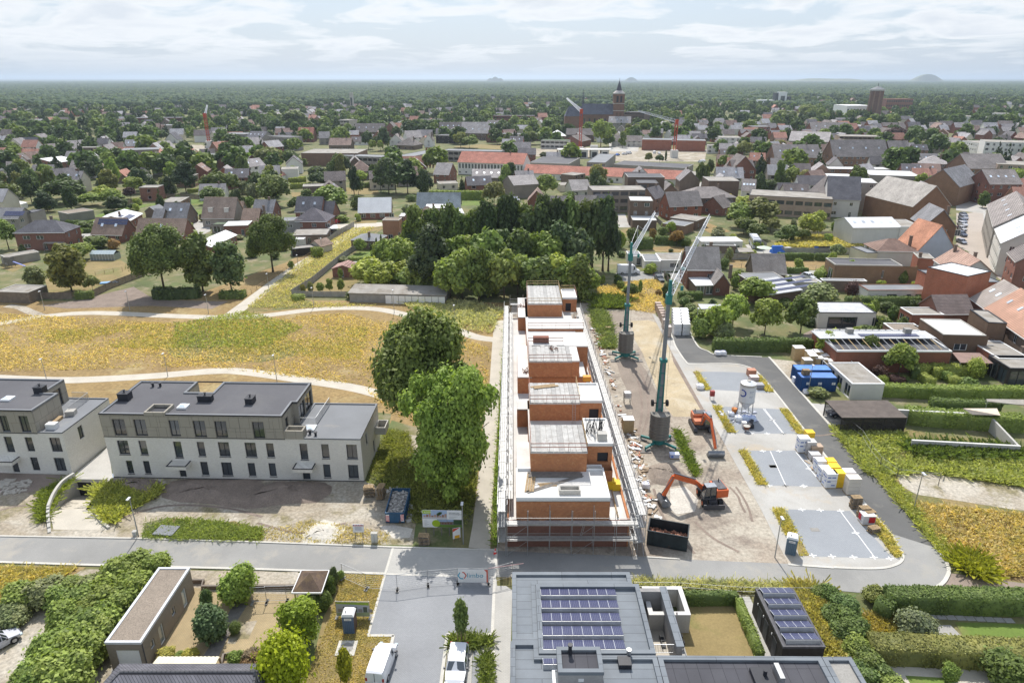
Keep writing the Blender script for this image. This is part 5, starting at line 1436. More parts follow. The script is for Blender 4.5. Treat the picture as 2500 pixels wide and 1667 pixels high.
def silo():
 c=g('A2',1875,1230);t=thing('mortar_silo','white mortar silo on steel legs with a blue ring mark','silo',(c.x,c.y+.3,0));r=1.23
 m=MB().c(0,0,2.6,5.6,r,32).c(0,0,5.6,5.95,r,32,.3);m.o('drum','wmetal',t)
 MB().c(0,0,1.1,2.6,.18,28,r).o('hopper','wmetal',t)
 MB().c(0,0,5.25,5.62,r+.015,32).o('dusty_band','conc',t);MB().c(0,0,2.55,2.62,r+.03,32).o('ring_seam','galv',t)
 MB().c(0,0,5.95,6.05,.32,14).o('lid','conc',t)
 for k in range(4):
  a=pi/4+k*pi/2;x,y=cos(a)*1.15,sin(a)*1.15
  MB().t((x*.98,y*.98,3.),(x*1.12,y*1.12,0),.07,6).b(x*1.12-.2,y*1.12-.2,.0,x*1.12+.2,y*1.12+.2,.05).o('leg','galv',t)
 m=MB()
 for k in range(4):
  a,b=pi/4+k*pi/2,pi/4+(k+1)*pi/2
  m.t((cos(a)*1.25,sin(a)*1.25,.7),(cos(b)*1.25,sin(b)*1.25,.7),.04,5)
 m.o('cross_tie','galv',t)
 m=MB()
 for k in range(22):
  a=R(60+240*k/21);b=R(60+240*(k+1)/21)
  q=[]
  for rr,aa in((.62,a),(.62,b),(.42,b),(.42,a)):
   u,v=rr*cos(aa)*-1,rr*sin(aa);th=-pi/2-.95+u/r;q.append(((r+.012)*cos(th),(r+.012)*sin(th),4.2+v))
  m.q(*q)
 m.o('ring_mark','paint',t,(.02,.06,.3))
 for(z,w,h)in((4.55,.75,.12),(4.35,.5,.1),(3.75,.7,.08),(3.6,.5,.08)):
  m=MB();th0=-pi/2-.05
  for k in range(6):
   if k%3==2:continue
   a,b=th0+w/r*(k/6),th0+w/r*((k+.85)/6)
   m.q(*[((r+.012)*cos(x),(r+.012)*sin(x),zz)for x,zz in((a,z),(b,z),(b,z+h),(a,z+h))])
  m.o('print_line','paint',t,(.25,.3,.4))
 occupy(c.x,c.y,3)
silo()
def bigbag(label,p,w=.95,h=.9,c=(.8,.82,.85),cat='big bag'):
 m=MB();n=10;rd=random.Random(int(p.x*100))
 rings=[[(w/2*k*(1+rd.uniform(-.06,.06))*max(-1,min(1,1.25*cos(2*pi*i/n))),w/2*k*(1+rd.uniform(-.06,.06))*max(-1,min(1,1.25*sin(2*pi*i/n))),z*h)for i in range(n)]for z,k in((0,.85),(.25,1.06),(.65,1.04),(.9,.9),(1,.45))]
 for a,b in zip(rings,rings[1:]):
  for i in range(n):m.q(a[i],a[(i+1)%n],b[(i+1)%n],b[i])
 m.q(*rings[-1]);o=m.o('big_bag','fabric',None,c,smooth=True);o.location=p
 mm=MB()
 for sx in(-1,1):mm.t((sx*w*.35,-w*.3,h*.9),(sx*w*.2,0,h*1.2),.03,4).t((sx*w*.35,w*.3,h*.9),(sx*w*.2,0,h*1.2),.03,4)
 mm.o('lifting_loop','fabric',o,(.15,.18,.5));return tag(o,label,cat)
for(f,x,y,w,c,lb)in(('A2',1790,1290,1.05,(.8,.82,.86),'white big bag in front of the left silo leg'),('A2',1880,1285,1.,(.62,.7,.88),'bluish big bag second from the left in front of the silo'),('A2',1965,1290,1.,(.6,.68,.86),'bluish big bag at the right below the silo'),('A2',1695,1215,.9,(.8,.82,.86),'slumped white bag left of the silo by the orange tub'),('A2',1300,880,1.2,(.85,.86,.88),'round white big bag with a dark ring mark on the pavement near the sand'),('A6',245,1440,1.1,(.8,.8,.82),'left one of the two grey white bags at the hedge beside the street'),('A6',305,1438,1.1,(.8,.8,.82),'right one of the two grey white bags at the hedge beside the street'),('A3',160,630,1.,(.82,.82,.84),'white bag of rubble standing by the scaffold near the rusty drum'),('C4',845,790,.9,(.75,.76,.8),'crumpled pale bag at the foot of the lamp by the blue container')):
 bigbag(lb,g(f,x,y,.06),w,.85 if 'slumped' not in lb else .5,c)
def mixer():
 p=g('A2',1890,1420,.05);t=thing('mortar_mixer','rusty round tub mixer standing in front of the silo','mixer',p)
 MB().c(0,0,.35,.85,.35,18,.55).o('tub','rust',t);MB().c(0,0,.82,.87,.5,18).o('mortar','conc',t)
 for k in range(3):a=k*2.1;MB().t((cos(a)*.4,sin(a)*.4,0),(cos(a)*.25,sin(a)*.25,.45),.04,5).o('leg','rust',t)
 Bx(-.35,.9,0,.35,1.5,.9).o('pump_housing','white',t);Bx(.5,.7,0,1.4,1.7,.6).bm((.6,.6,.5),(1.3,1.5,1.1),.5,.3).o('hopper','dark',t)
mixer()
loose('orange_tub','orange mortar tub left of the silo','tub','paint',MB().c(0,0,0,.7,.35,14,.45),g('A2',1735,1180,.06),0,(.55,.2,.05))
def site_heater(label,fr,x,y,c,h=1.6):
 p=g(fr,x,y,.05);t=thing('signal_light',label,'site light',p)
 Bx(-.35,-.3,h-.9,.35,.3,h).o('box','paint',t,c)
 for sx in(-.3,.3):MB().t((sx,-.25,0),(sx,-.25,h-.9),.03,5).t((sx,.25,0),(sx,.25,h-.9),.03,5).o('leg','galv',t)
site_heater('small red and black board cabinet on thin legs near the sand','A2',1450,1020,(.3,.05,.05))
def ibc(label,fr,x,y,lift=1.):
 p=g(fr,x,y,.03);t=thing('water_tank',label,'tank',p)
 Bx(-.5,-.5,lift+.1,.5,.5,lift+1.05).o('tank','white',t,bevel=.08)
 m=MB()
 for k in range(6):
  a=-.55+k*.22
  for s in(-.55,.55):m.t((a,s,lift),(a,s,lift+1.1),.02,4);m.t((s,a,lift),(s,a,lift+1.1),.02,4)
 for z in(lift,lift+.55,lift+1.1):
  for s in(-.55,.55):m.t((-.55,s,z),(.55,s,z),.02,4);m.t((s,-.55,z),(s,.55,z),.02,4)
 m.o('cage','galv',t)
 for sx in(-.5,.5):
  for sy in(-.5,.5):Bx(sx-.04,sy-.04,0,sx+.04,sy+.04,lift).o('leg','gwood',t)
ibc('white caged water tank raised on a stand beside the scaffold','A2',368,1070)
def crate_tall(label,fr,x,y,w,d,h,mat='osb',cover='white',rz=0):
 p=g(fr,x,y,.03);t=thing('site_cabin',label,'crate',p,rz)
 Bx(-w/2,0,0,w/2,d,h-.06).o('panel_box',mat,t);Bx(-w/2-.03,-.03,h-.06,w/2+.03,d+.03,h).o('cover',cover,t)
 occupy(p.x,p.y,w)
crate_tall('tall plywood box with a white lid between the scaffold and the nearer crane','A2',385,1450,1.6,1.5,2.2)
crate_tall('tall pale plywood box standing alone before the long hedge','A4',312,283,1.9,1.6,2.6)
def skip(label,fr,a,b,depth,h,colr,fill,mat='skip_blue',stripes=True):
 P0,P1=g(fr,*a),g(fr,*b);v=P1-P0;W=v.length;rz=atan2(v.y,v.x);t=thing('skip_container',label,'skip',(P0.x,P0.y,0),rz);D=depth;w=.08
 m=MB()
 m.b(0,0,.15,W,w,h);m.b(0,D-w,.15,W,D,h);m.b(0,w,.15,w,D-w,h);m.b(W-w,w,.15,W,D-w,h);m.b(0,0,.1,W,D,.2)
 m.b(-.05,-.05,h-.05,W+.05,w,h+.06);m.b(-.05,D-w,h-.05,W+.05,D+.05,h+.06);m.b(-.05,w,h-.05,w,D-w,h+.06);m.b(W-w,w,h-.05,W+.05,D-w,h+.06)
 n=int(max(W,D)/.7)
 for k in range(1,n):
  if W>D:m.b(W*k/n-.05,-.1,.2,W*k/n+.05,0,h-.08)
  else:m.b(-.1,D*k/n-.05,.2,0,D*k/n+.05,h-.08);m.b(W,D*k/n-.05,.2,W+.1,D*k/n+.05,h-.08)
 m.o('hull',mat,t)
 rg_=random.Random(9);f=MB()
 for k in range(260):
  x,y=rg_.uniform(.2,W-.2),rg_.uniform(.25,D-.25);z=fill+rg_.uniform(-.1,.25);s=rg_.uniform(.06,.3);a_=rg_.uniform(0,3);c_,s_=cos(a_)*s,sin(a_)*s
  f.hx([(x-c_,y-s_,z),(x+s_*.5,y-c_*.5,z),(x+c_,y+s_,z+.05),(x-s_*.5,y+c_*.5,z)],[(x-c_,y-s_,z+.1),(x+s_*.5,y-c_*.5,z+.12),(x+c_,y+s_,z+.15),(x-s_*.5,y+c_*.5,z+.1)])
 f.b(w,w,.2,W-w,D-w,fill);f.o('rubble',colr,t)['kind']='stuff'
 if stripes:
  for sx in(.05,W-.45):
   m=MB();m.b(sx,-.03,.35,sx+.4,-.005,1.3);pl=m.o('warning_plate','white',t);r_=MB()
   for k in range(5):
    z=.38+k*.18;r_.q((sx,-.035,z),(sx+.4,-.035,z+.14*(1 if sx<1 else-1)*-1+.05),(sx+.4,-.035,z+.14*(1 if sx<1 else-1)*-1+.14),(sx,-.035,z+.09))
   r_.o('warning_stripes','paint',pl,(.6,.03,.03))
 occupy(P0.x+W/2,P0.y+D/2,max(W,D)/2);return t
M('skip_blue',(.035,.1,.19),.55,.2,1.2,6,c2=(.12,.07,.05),thr=(.62,.75));M('skip_black',(.025,.035,.04),.6,.3,.8,6,c2=(.1,.06,.045),thr=(.66,.8));M('rubble_mix',(.42,.4,.38),.9,.35,2.5,8);M('rubble_red',(.42,.2,.13),.9,.3,2.5,8)
skip('dark blue skip full of rubble with striped plates near the stacked pallets','Z2',(1248,1560),(1415,1560),5.2,1.5,'rubble_mix',1.1)
sk=skip('long black skip holding brick rubble beside the front corner of the scaffold','A3',(170,1255),(610,1335),2.5,2.,'rubble_red',.7,'skip_black',False)
def container(label,P0,rz,colr,L_=6.06,W=2.44,hh=2.6,writing=True):
 t=thing('shipping_container',label,'container',P0,rz)
 m=MB();n=22
 for k in range(n):
  x0_,x1_=L_*k/n,L_*(k+1)/n;dp=.05 if k%2 else 0
  m.b(x0_+(0 if k else .06),dp,.12,x1_,.1,hh-.1);m.b(x0_,W-.1,.12,x1_,W-dp,hh-.1)
 for k in range(8):m.b(.0+(.05 if k%2 else 0),W*k/8,.12,.1,W*(k+1)/8,hh-.1)
 m.b(L_-.1,.06,.12,L_-.03,W-.06,hh-.1)
 m.o('corrugated_wall','paint',t,colr)
 f=MB()
 for x in(0,L_-.12):
  for y in(-.01,W-.11):f.b(x,y,.05,x+.12,y+.12,hh)
 f.b(0,-.01,.05,L_,.1,.18);f.b(.0,-.01,hh-.12,L_,.1,hh);f.b(0,W-.1,.05,L_,W+.01,.18);f.b(0,W-.1,hh-.12,L_,W+.01,hh);f.o('frame','paint',t,tuple(c*.8 for c in colr))
 Bx(.1,.08,hh-.08,L_-.1,W-.08,hh-.03).o('roof','corr_t',t,tuple(min(1,c*2.6+.06)for c in colr))
 if writing:
  for(x,w)in((.9,.6),(2.9,.6),(5.2,.6)):
   Bx(x,-.025,1.3,x+w*.42,-.012,1.75).b(x+w*.5,-.025,1.3,x+w,-.012,1.75).o('painted_mark','white',t)
 for k in range(4):Bx(-.05,.3+k*.5,.2,-.02,.34+k*.5,hh-.2).o('door_bar','paint',t,tuple(c*.7 for c in colr))
 occupy(P0[0]+3,P0[1]+1,3.2);return t
ca=g('A4',322,543);container('front blue shipping container with a stack of pallets on its roof',(ca.x,ca.y,0),R(-1),(.02,.075,.22))
cb2=container('rear blue shipping container behind the first one',(ca.x+.5,ca.y+3.3,0),R(-1),(.02,.085,.25),writing=False)
_pal=[]
def pallet_meshes():
 if not _pal:
  a=MB()
  for k in range(7):a.b(-.6+k*.178,-.4,.11,-.6+k*.178+.13,.4,.135)
  for y in(-.4,-.05,.3):a.b(-.6,y,.085,.6,y+.1,.109)
  b=MB()
  for x in(-.6,-.07,.46):
   for y in(-.4,-.05,.3):b.b(x,y,.02,x+.14,y+.1,.084)
  for y in(-.4,-.05,.3):b.b(-.6,y,0,.6,y+.1,.019)
  _pal.extend((a.mesh('top_boards','wood'),b.mesh('blocks','gwood')))
 return _pal
def pallets(label,p,n,rz=0,tone=(1,1,1),jit=.06,sc=1.,group=None):
 rd=random.Random(int(abs(p[0]*50+p[1]*9)))
 a,b=pallet_meshes()
 for k in range(n):
  t=thing('wooden_pallet',label,'pallet',(p[0]+rd.uniform(-jit,jit),p[1]+rd.uniform(-jit,jit),p[2]+k*.137*sc),rz+rd.uniform(-.09,.09),group or label)
  t.scale=(sc,sc,sc)
  link('top_boards',a,t);link('blocks',b,t)
cr=g('C4',840,440,2.62);pallets('empty wooden pallets stacked on the roof of the front blue container',(ca.x+1.1,ca.y+1.3,2.62),7)
p=g('Z2',1100,1330);pallets('wooden pallets in the left leaning stack behind the blue skip',(p.x,p.y+.3,.02),11,.15,jit=.15)
p=g('Z2',1205,1345);pallets('wooden pallets in the right and taller stack behind the blue skip',(p.x,p.y+.3,.02),14,1.5,jit=.12)
p=g('C3',275,880);pallets('grey wooden pallets stacked at the kerb under the billboard',(p.x,p.y+.4,.03),9,0)
for i,(x,y,n)in enumerate(((520,740,12),(590,830,11),(640,860,10),(690,965,5))):
 p=g('A7',x,y);pallets(['wooden pallets in the farthest of the reddish stacks along the loop street','wooden pallets in the second reddish stack along the loop street','wooden pallets in the third stack along the loop street, just behind the red sheeted pack','wooden pallets in the low stack nearest the bend of the loop street'][i],(p.x+.2,p.y+.3,.06),n,.1*i)
p=g('Z3',1360,690);pallets('old pallets left in the weeds between the scaffold and the farther crane',(p.x,p.y,.03),4)
def spack(label,fr,x,y,w,d,h,colr,rows=6,mat='paint',rz=0,base=True,marks=None,cat='pallet of blocks',z=.05):
 p=g(fr,x,y,z);t=thing('block_pack',label,cat,(p.x,p.y,z),rz)
 if base:Bx(-w/2,0,0,w/2,d,.12).o('pallet_base','wood',t)
 z0=.12 if base else 0;hh=(h-z0)/rows
 nx_,ny_=max(2,int(w/.5)),max(2,int(d/.5));m=MB()
 for k in range(rows):
  m.b(-w/2+.01*(k%2),.01,z0+k*hh,w/2-.01*(k%2),d-.01,z0+(k+.95)*hh)
 m.o('block_layers',mat,t,colr)
 Bx(-w/2-.01,-.005,h-.03,w/2+.01,d+.01,h+.012).o('top_sheet','paint',t,tuple(min(.85,c*1.15)for c in colr))
 if marks:
  for(u,zz,ww,h2,c_)in marks:Bx(-w/2+u*w,-.02,zz*h,-w/2+(u+ww)*w,-.004,(zz+h2)*h).o('print_mark','paint',t,c_)
  for(u,zz,ww,h2,c_)in marks:Bx(-w/2-.02,d*u,zz*h,-w/2-.004,d*(u+ww),(zz+h2)*h).o('print_mark','paint',t,c_)
 occupy(p.x,p.y,w*.6)
W_,YL,GY,BR=(.75,.76,.78),(.72,.48,.03),(.5,.49,.48),(.4,.3,.22)
blue=(.05,.12,.4);mk=[(.1,.72,.3,.06,blue),(.5,.72,.35,.06,blue),(.1,.45,.3,.06,blue),(.5,.2,.35,.06,blue)]
for args in(('white wrapped pack farthest along the loop street with a yellow one behind','A3',1885,250,1.5,1.2,2.3,W_,2,mk),('yellow wrapped pack at the far end of the stored material','A3',1950,170,1.2,1.1,2.1,YL,3,None),('pale pack with torn film beside the farthest white pack','A3',1965,270,1.3,1.2,2.,GY,8,None),('brown block pack in slatted layers with film on top','A3',2030,285,1.6,1.1,1.5,BR,7,None),('low grey film covered pack between the brown pack and the white row','A3',2020,340,1.4,1.2,1.,GY,5,None),('low whitish pack just before the white row','A3',2075,400,1.4,1.2,.9,(.6,.58,.6),4,None),('first white pack with blue print in the row beside the yellow packs','A4',500,1240,1.3,1.2,1.9,W_,2,mk),('second white pack with blue print in the row beside the yellow packs','A4',535,1310,1.3,1.2,1.9,W_,2,mk),('nearest white pack with blue print in the row beside the yellow packs','A4',582,1368,1.4,1.2,2.2,W_,2,mk),('farthest of the three bright yellow packs','A4',580,1245,1.3,1.2,1.9,YL,3,None),('middle one of the three bright yellow packs','A4',612,1300,1.3,1.2,2.,YL,3,None),('nearest of the three bright yellow packs','A4',652,1365,1.3,1.2,2.2,YL,3,None),('pinkish white pack behind the tall film wrapped one','A4',738,1340,1.4,1.2,1.9,(.68,.64,.64),4,None),('tall film wrapped pack in four bulging layers','A4',772,1425,1.6,1.2,2.4,(.6,.56,.5),4,None),('white block pack with a red sheet among the pallets','A7',650,890,1.5,1.2,1.3,(.6,.58,.58),5,[(.45,.3,.5,.6,(.45,.02,.03))]),('red brick pack beside the silo at the bend','A2',1965,730,1.4,1.2,1.2,(.42,.2,.13),5,None),('white sheeted brick pack beside the silo at the bend','A2',2000,790,1.5,1.2,.8,(.6,.5,.48),4,None),('grey block pack at the bend right of the silo','A2',2070,890,1.3,1.2,.8,(.3,.3,.32),3,None),('blue and white striped insulation pack behind the nearer crane','A3',480,315,1.3,.8,.7,(.55,.6,.75),3,[(.1,.3,.25,.5,(.1,.2,.6))])):
 lb,f,x,y,w,d,h,c_,rows,mk_=args;spack(lb,f,x,y,w,d,h,c_,rows,marks=mk_)
for i in range(6):
 for j in range(2):
  f,x,y='A2',1010+j*75+i*4,205-i*16
  row,side_=['nearest','second','third','fourth','fifth','farthest'][i],['left','right'][j]
  spack(f'{side_} white insulation bale of the {row} row at the head of the loop street','A2',1020+j*95-i*4,200-i*38,1.75,1.5,2.4,(.74,.75,.77),3,base=False,cat='insulation bale')
for i,(x,y,h)in enumerate(((905,225,2.2),(880,120,2.),(1955/2,0,1.8))):
 if i<2:spack(['white topped brown block pack at the end of the kerb behind the crane mast','brown block pack behind the white topped one by the kerb'][i],'A2',x-15,y,1.4,1.3,h,(.52,.45,.4),8)
for i in range(6):
 spack(f'{["nearest", "second", "third", "fourth", "fifth", "farthest"][i]} brick pack in the brown row beside the white insulation bales','A1',955-i*17,1520-i*34,1.3,1.1,1.8,(.38,.29,.24),8)
for(i,(x,y,w,h,lb))in enumerate(((860,395,1.5,2.5,'plywood crate with a white lid nearest the corner left of the containers'),(965,320,1.5,2.6,'front plywood crate behind the rear blue container'),(1080,330,1.5,2.2,'plywood crate next to the right behind the rear blue container'),(1180,330,1.5,2.,'smaller plywood crate second from the right behind the containers'),(1330,350,1.6,1.9,'low plywood crate farthest right behind the containers'),(920,250,1.6,2.6,'plywood crate in the back row against the birch'),(1060,240,1.6,2.6,'second plywood crate in the back row against the birch'),(1210,280,1.6,2.2,'third plywood crate in the back row by the shed roof'))):
 crate_tall(lb,'C4',x,y,w,1.4,h)
loose('gas_cage','cage trolley with white bags at the left end of the blue containers','cage','fabric',Bx(-.5,0,.15,.5,.9,1.1),g('C4',655,600,.05),0,(.7,.72,.8))
def portable_toilet(label,fr,x,y,rz,side=(.13,.2,.27),back=(.1,.065,.05)):
 p=g(fr,x,y,.04);t=thing('portable_toilet',label,'portable toilet',p,rz)
 m=Bx(-.55,0,.05,.55,1.1,2.1);m.o('cabin','paint',t,side)
 Bx(.552,.03,.1,.575,1.07,2.05).o('side_panel','paint',t,back)
 MB().hx([(-.6,-.05,2.1),(.6,-.05,2.1),(.6,1.15,2.1),(-.6,1.15,2.1)],[(-.45,.05,2.32),(.45,.05,2.32),(.45,1.05,2.32),(-.45,1.05,2.32)]).o('roof','white',t)
 MB().c(-.2,.35,2.3,2.5,.05,8).o('vent_pipe','dark',t)
 m=MB()
 for k in range(6):m.b(-.5+k*.18,-.025,.2,-.5+k*.18+.1,-.003,1.6)
 m.o('door_ribs','paint',t,tuple(c*.8 for c in side));Bx(-.33,-.03,1.65,.35,-.026,1.92).o('sign','white',t)
 letters('lettering','ZAKS',.2,(.0,-.036,1.71),(pi/2,0,0),(.1,.12,.2),t)
 occupy(p.x,p.y,1)
portable_toilet('blue portable toilet with a white roof before the printed fence banner','Z6',928,1055,0,(.1,.16,.27))
portable_toilet('blue and brown portable toilet by the parking bay at the corner lamp','A3',1740,1365,R(-24))
def lamp(label,fr,bx_,by_,ty,arm=.5,side=0):
 p=g(fr,bx_,by_,.02);X,Y=px(fr,bx_,ty);b=-(Y-833.5)/FOC;h=CAM_H+p.y*math.tan(atan2(b*CP-SP,b*SP+CP));h=max(3.5,min(7,h))
 t=thing('street_lamp',label,'street lamp',p)
 MB().t((0,0,0),(0,0,h),.075,8,.045).o('pole','galv',t)
 Bx(-.14+side*.2,-.55,h-.02,.14+side*.2,.1,h+.07).o('lamp_head','wmetal',t)
for(f,x,y,ty,lb)in(('Z5',1243,180,-165,'street lamp at the kerb before the long white block'),('C3',1030,845,55,'street lamp standing by the billboard'),('A3',1575,1390,950,'street lamp beside the brown portable toilet'),('A7',1075,735,400,'street lamp on the verge of the sandy wasteland at the right'),('C4',885,770,240,'street lamp in front of the blue containers'),('B1',402,1240,1070,'path lamp farthest left above the meadow'),('B1',1166,1240,1070,'path lamp before the dry heap under the big tree'),('B1',1872,1270,1100,'path lamp left of the fork of the paths'),('B2',207,1050,905,'lamp beside the diagonal path by its lower end'),('B2',606,1205,1030,'path lamp below the corner of the concrete fence'),('B2',1322,1250,1050,'path lamp before the long white shed'),('B2',1860,1410,1185,'path lamp right of the oak top by the pale weeds'),('B2',470,870,740,'lamp on the diagonal path by the green drums'),('B2',680,720,590,'lamp on the diagonal path by the grey shed'),('B2',865,600,495,'lamp on the diagonal path by the carport'),('B2',985,500,420,'lamp at the top end of the diagonal path'),('Z1',415,280,95,'path lamp behind the left white block'),('Z1',1495,250,45,'path lamp behind the roof of the long white block'),('Z2',278,300,60,'path lamp right of the pale path bend behind the long white block'),('A1',1357,1568,1320,'lamp in the shrubs right of the white insulation bales')):
 lamp(lb,f,x,y,ty)
def billboard():
 a,b=g('C3',255,880),g('C3',1010,880);y=a.y+3.6;P0=V3((g('C3',245,190,3.9).x,y,0))
 bl,br,tl=g('C3',255,515,1.2),g('C3',1003,530,1.2),0
 W=(br-bl).length;_,zt=onwall(bl,br,'C3',250,190);hh=zt-1.2
 t=thing('billboard','wide advertising billboard with house pictures and a green disc','billboard',(bl.x,bl.y,0),atan2(br.y-bl.y,br.x-bl.x))
 for k in range(5):Bx(W*(k+.3)/5,.06,0,W*(k+.3)/5+.1,.16,1.2+hh).o('post','gwood',t)
 Bx(0,-.03,1.2,W,.03,1.2+hh).o('board','white',t)
 z0=1.2
 def R4(u0,v0,u1,v1,c,d=.034,nm='printed_area'):MB().q((W*u0,-d,z0+hh*v0),(W*u1,-d,z0+hh*v0),(W*u1,-d,z0+hh*v1),(W*u0,-d,z0+hh*v1)).o(nm,'paint',t,c)
 R4(0,.5,.63,1,(.35,.45,.6));R4(.37,0,1,.48,(.2,.17,.16));R4(.4,.02,1,.17,(.12,.22,.04),.038);R4(.37,.34,.62,.46,(.3,.4,.55),.037);R4(.79,.2,1,.46,(.05,.09,.04),.037);R4(.63,.36,.79,.47,(.32,.42,.58),.037)
 R4(0,.52,.63,.6,(.55,.53,.52),.037)
 for k in range(9):R4(.03+k*.067,.6,.085+k*.067,.7+.05*(k%3),(.3,.16,.11)if k%2 else(.42,.27,.2),.037)
 for k in range(5):R4(.42+k*.07,.2,.47+k*.07,.31,(.18,.09,.07),.039)
 for k in range(4):Bx(W*(.37+.02*k),-.04,z0+hh*(.7+.03*k),W*(.44+.02*k),-.036,z0+hh*(.82+.03*k)).o('printed_tree','paint',t,(.05,.09,.03))
 R4(0,.8,.22,1,(.34,.48,.03),.038);letters('lettering','TE KOOP',.3,(W*.1,-.045,z0+hh*.85),(pi/2,0,0),(.8,.85,.8),t)
 m=MB();cx_,cz,rr=W*.345,z0+hh*.24,.48;m.q(*[(cx_+rr*cos(a),-.05,cz+rr*sin(a))for a in[k*pi/12 for k in range(24)]]);m.o('green_disc','paint',t,(.34,.48,.03))
 for k,s in enumerate(('RESIDENTIEEL','WOONPROJECT - FASE 1')):letters('lettering',s,.2,(W*.68,-.042,z0+hh*(.83-k*.08)),(pi/2,0,0),(.1,.1,.12),t,'LEFT')
 for k in range(3):R4(.68,.64-k*.05,.9-.05*k,.655-k*.05,(.4,.42,.45),.04,'print_line')
 for k in range(5):R4(.04,.38-k*.07,.12+.04*(k%2),.395-k*.07,(.3,.33,.37),.04,'print_line')
billboard()
def notice(label,fr,x0_,x1_,yt,yb,ground_y,colr=(.75,.76,.78)):
 p=g(fr,(x0_+x1_)/2,ground_y);a=g(fr,x0_,ground_y);b=g(fr,x1_,ground_y);W=(b-a).length
 _,zt=onwall(a,b,fr,(x0_+x1_)/2,yt);_,zb=onwall(a,b,fr,(x0_+x1_)/2,yb)
 t=thing('notice_board',label,'sign',(a.x,a.y,0));Bx(0,0,zb,W,.05,zt).o('board','paint',t,colr)
 Bx(0,-.008,zt-.22*(zt-zb),W,-.002,zt-.16*(zt-zb)).o('red_band','paint',t,(.6,.03,.04))
 for k in range(6):Bx(W*(.06+k*.15),-.008,zt-.12*(zt-zb),W*(.14+k*.15),-.003,zt-.03*(zt-zb)).o('emblem','paint',t,((.1,.1,.3),(.6,.1,.1),(.1,.1,.1))[k%3])
 for k in range(5):Bx(W*.2,-.008,zt-(.35+.1*k)*(zt-zb),W*.8,-.003,zt-(.31+.1*k)*(zt-zb)).o('print_line','paint',t,(.3,.3,.35))
 for u in(.15,.85):Bx(W*u-.04,.05,0,W*u+.04,.12,zt-.1).o('post','gwood',t)
notice('white notice board with a red band on two posts near the kerb','Z6',970,1068,70,142,205)
def cabinet(label,fr,x,y,w,h,c=(.55,.55,.52)):
 p=g(fr,x,y,.03);t=thing('utility_cabinet',label,'utility cabinet',p);Bx(-w/2,0,0,w/2,.4,h).o('box','paint',t,c);Bx(-w/2-.03,-.03,h,w/2+.03,.43,h+.06).o('lid','conc',t);Bx(-.008,-.012,.1,.008,-.002,h-.1).o('door_gap','dark',t)
cabinet('grey utility cabinet by the kerb next to the notice board','Z6',1155,240,.7,1.25)
cabinet('small grey box at the foot of the lamp before the white block','Z5',1208,182,.45,.6)
loose('roof_panel','dark square panel lying in the weeds before the white block','panel','felt_grey',Bx(-1.2,-.9,.15,1.2,.9,.28),g('Z5',1495,140,.1),R(-6))
loose('plank','pink white striped plank bundle lying in the weeds near the kerb','plank','wood',planks(4,1.6),g('Z5',1560,60,.05),R(60))
def for_sale():
 p=g('C3',905,800);t=thing('estate_sign','tilted white red and yellow sale sign by the lamp post','sign',(p.x,p.y,0),R(20))
 Bx(-.45,0,.5,.45,.05,1.9).o('board','white',t);MB().q((-.45,-.01,1.45),(.45,-.01,1.9),(-.45,-.01,1.9)).o('red_corner','paint',t,(.6,.08,.04));Bx(-.25,-.012,.52,.35,-.003,.9).o('yellow_patch','paint',t,(.75,.4,.03))
 for u in(-.4,.35):Bx(u,.05,0,u+.06,.11,1.7).o('post','wood',t)
for_sale()
def cone(label,fr,x,y):
 p=g(fr,x,y,.05);t=thing('traffic_cone',label,'traffic cone',p)
 Bx(-.2,-.2,0,.2,.2,.04).c(0,0,.04,.25,.16,14,.11).c(0,0,.4,.72,.075,14,.025).o('cone_body','paint',t,(.75,.05,.04));MB().c(0,0,.25,.4,.112,14,.077).o('white_ring','white',t)
cone('red and white traffic cone at the corner of the scaffold','C3',1642,1025)
def mfence(label,A,B,h=1.95,feet=True,z=.05,banner=None,banner_z=None):
 A,B=V3((A.x,A.y,z)),V3((B.x,B.y,z));v=B-A;L_=v.length;t=thing('site_fence_panel',label,'fence panel',A,atan2(v.y,v.x));m=MB()
 m.t((0,0,.1),(0,0,h+.1),.03,6).t((L_,0,.1),(L_,0,h+.1),.03,6).t((0,0,.2),(L_,0,.2),.022,5).t((0,0,h+.05),(L_,0,h+.05),.03,5);m.o('frame','galv',t)
 w=MB();n=int(L_/.14)
 for k in range(1,n):w.b(L_*k/n-.003,-.003,.2,L_*k/n+.003,.003,h)
 for k in range(1,7):w.b(0,-.003,.2+(h-.2)*k/7,L_,.003,.206+(h-.2)*k/7)
 w.o('wire_mesh','galv',t)
 if feet:
  for u in(0,L_):Bx(u-.12,-.38,0,u+.12,.38,.12).o('foot','conc_dk',t)
 return t,L_
F0=[g('Z6',*p,.05)for p in((1360,665),(1636,625),(1903,605),(2178,608))]
fl=[('site fence panel left of the banner across the paved close',F0[1],F0[2]),('site fence panel second to the left of the banner across the close',F0[0],F0[1])]
F_1=g('Z6',1085,655,.05);F_2=g('Z6',870,560,.05);fl+=[('site fence panel from the close onto the dry verge',F_1,F0[0]),('leaning site fence panel on the verge by the gazebo',F_2,F_1)]
fR=g('Z7',150,240,.05);fl+=[('site fence panel between the banner and the dark roofed building',F0[3],fR)]
for lb,a,b in fl:mfence(lb,a,b)
bt,BL=mfence('site fence panel carrying the white company banner',F0[2],F0[3])
Bx(.03,-.05,.25,BL-.03,-.03,1.95).o('banner','white',bt)
letters('lettering','limbo',.78,(BL*.3,-.06,.92),(pi/2,0,0),(.05,.32,.45),bt,'LEFT')
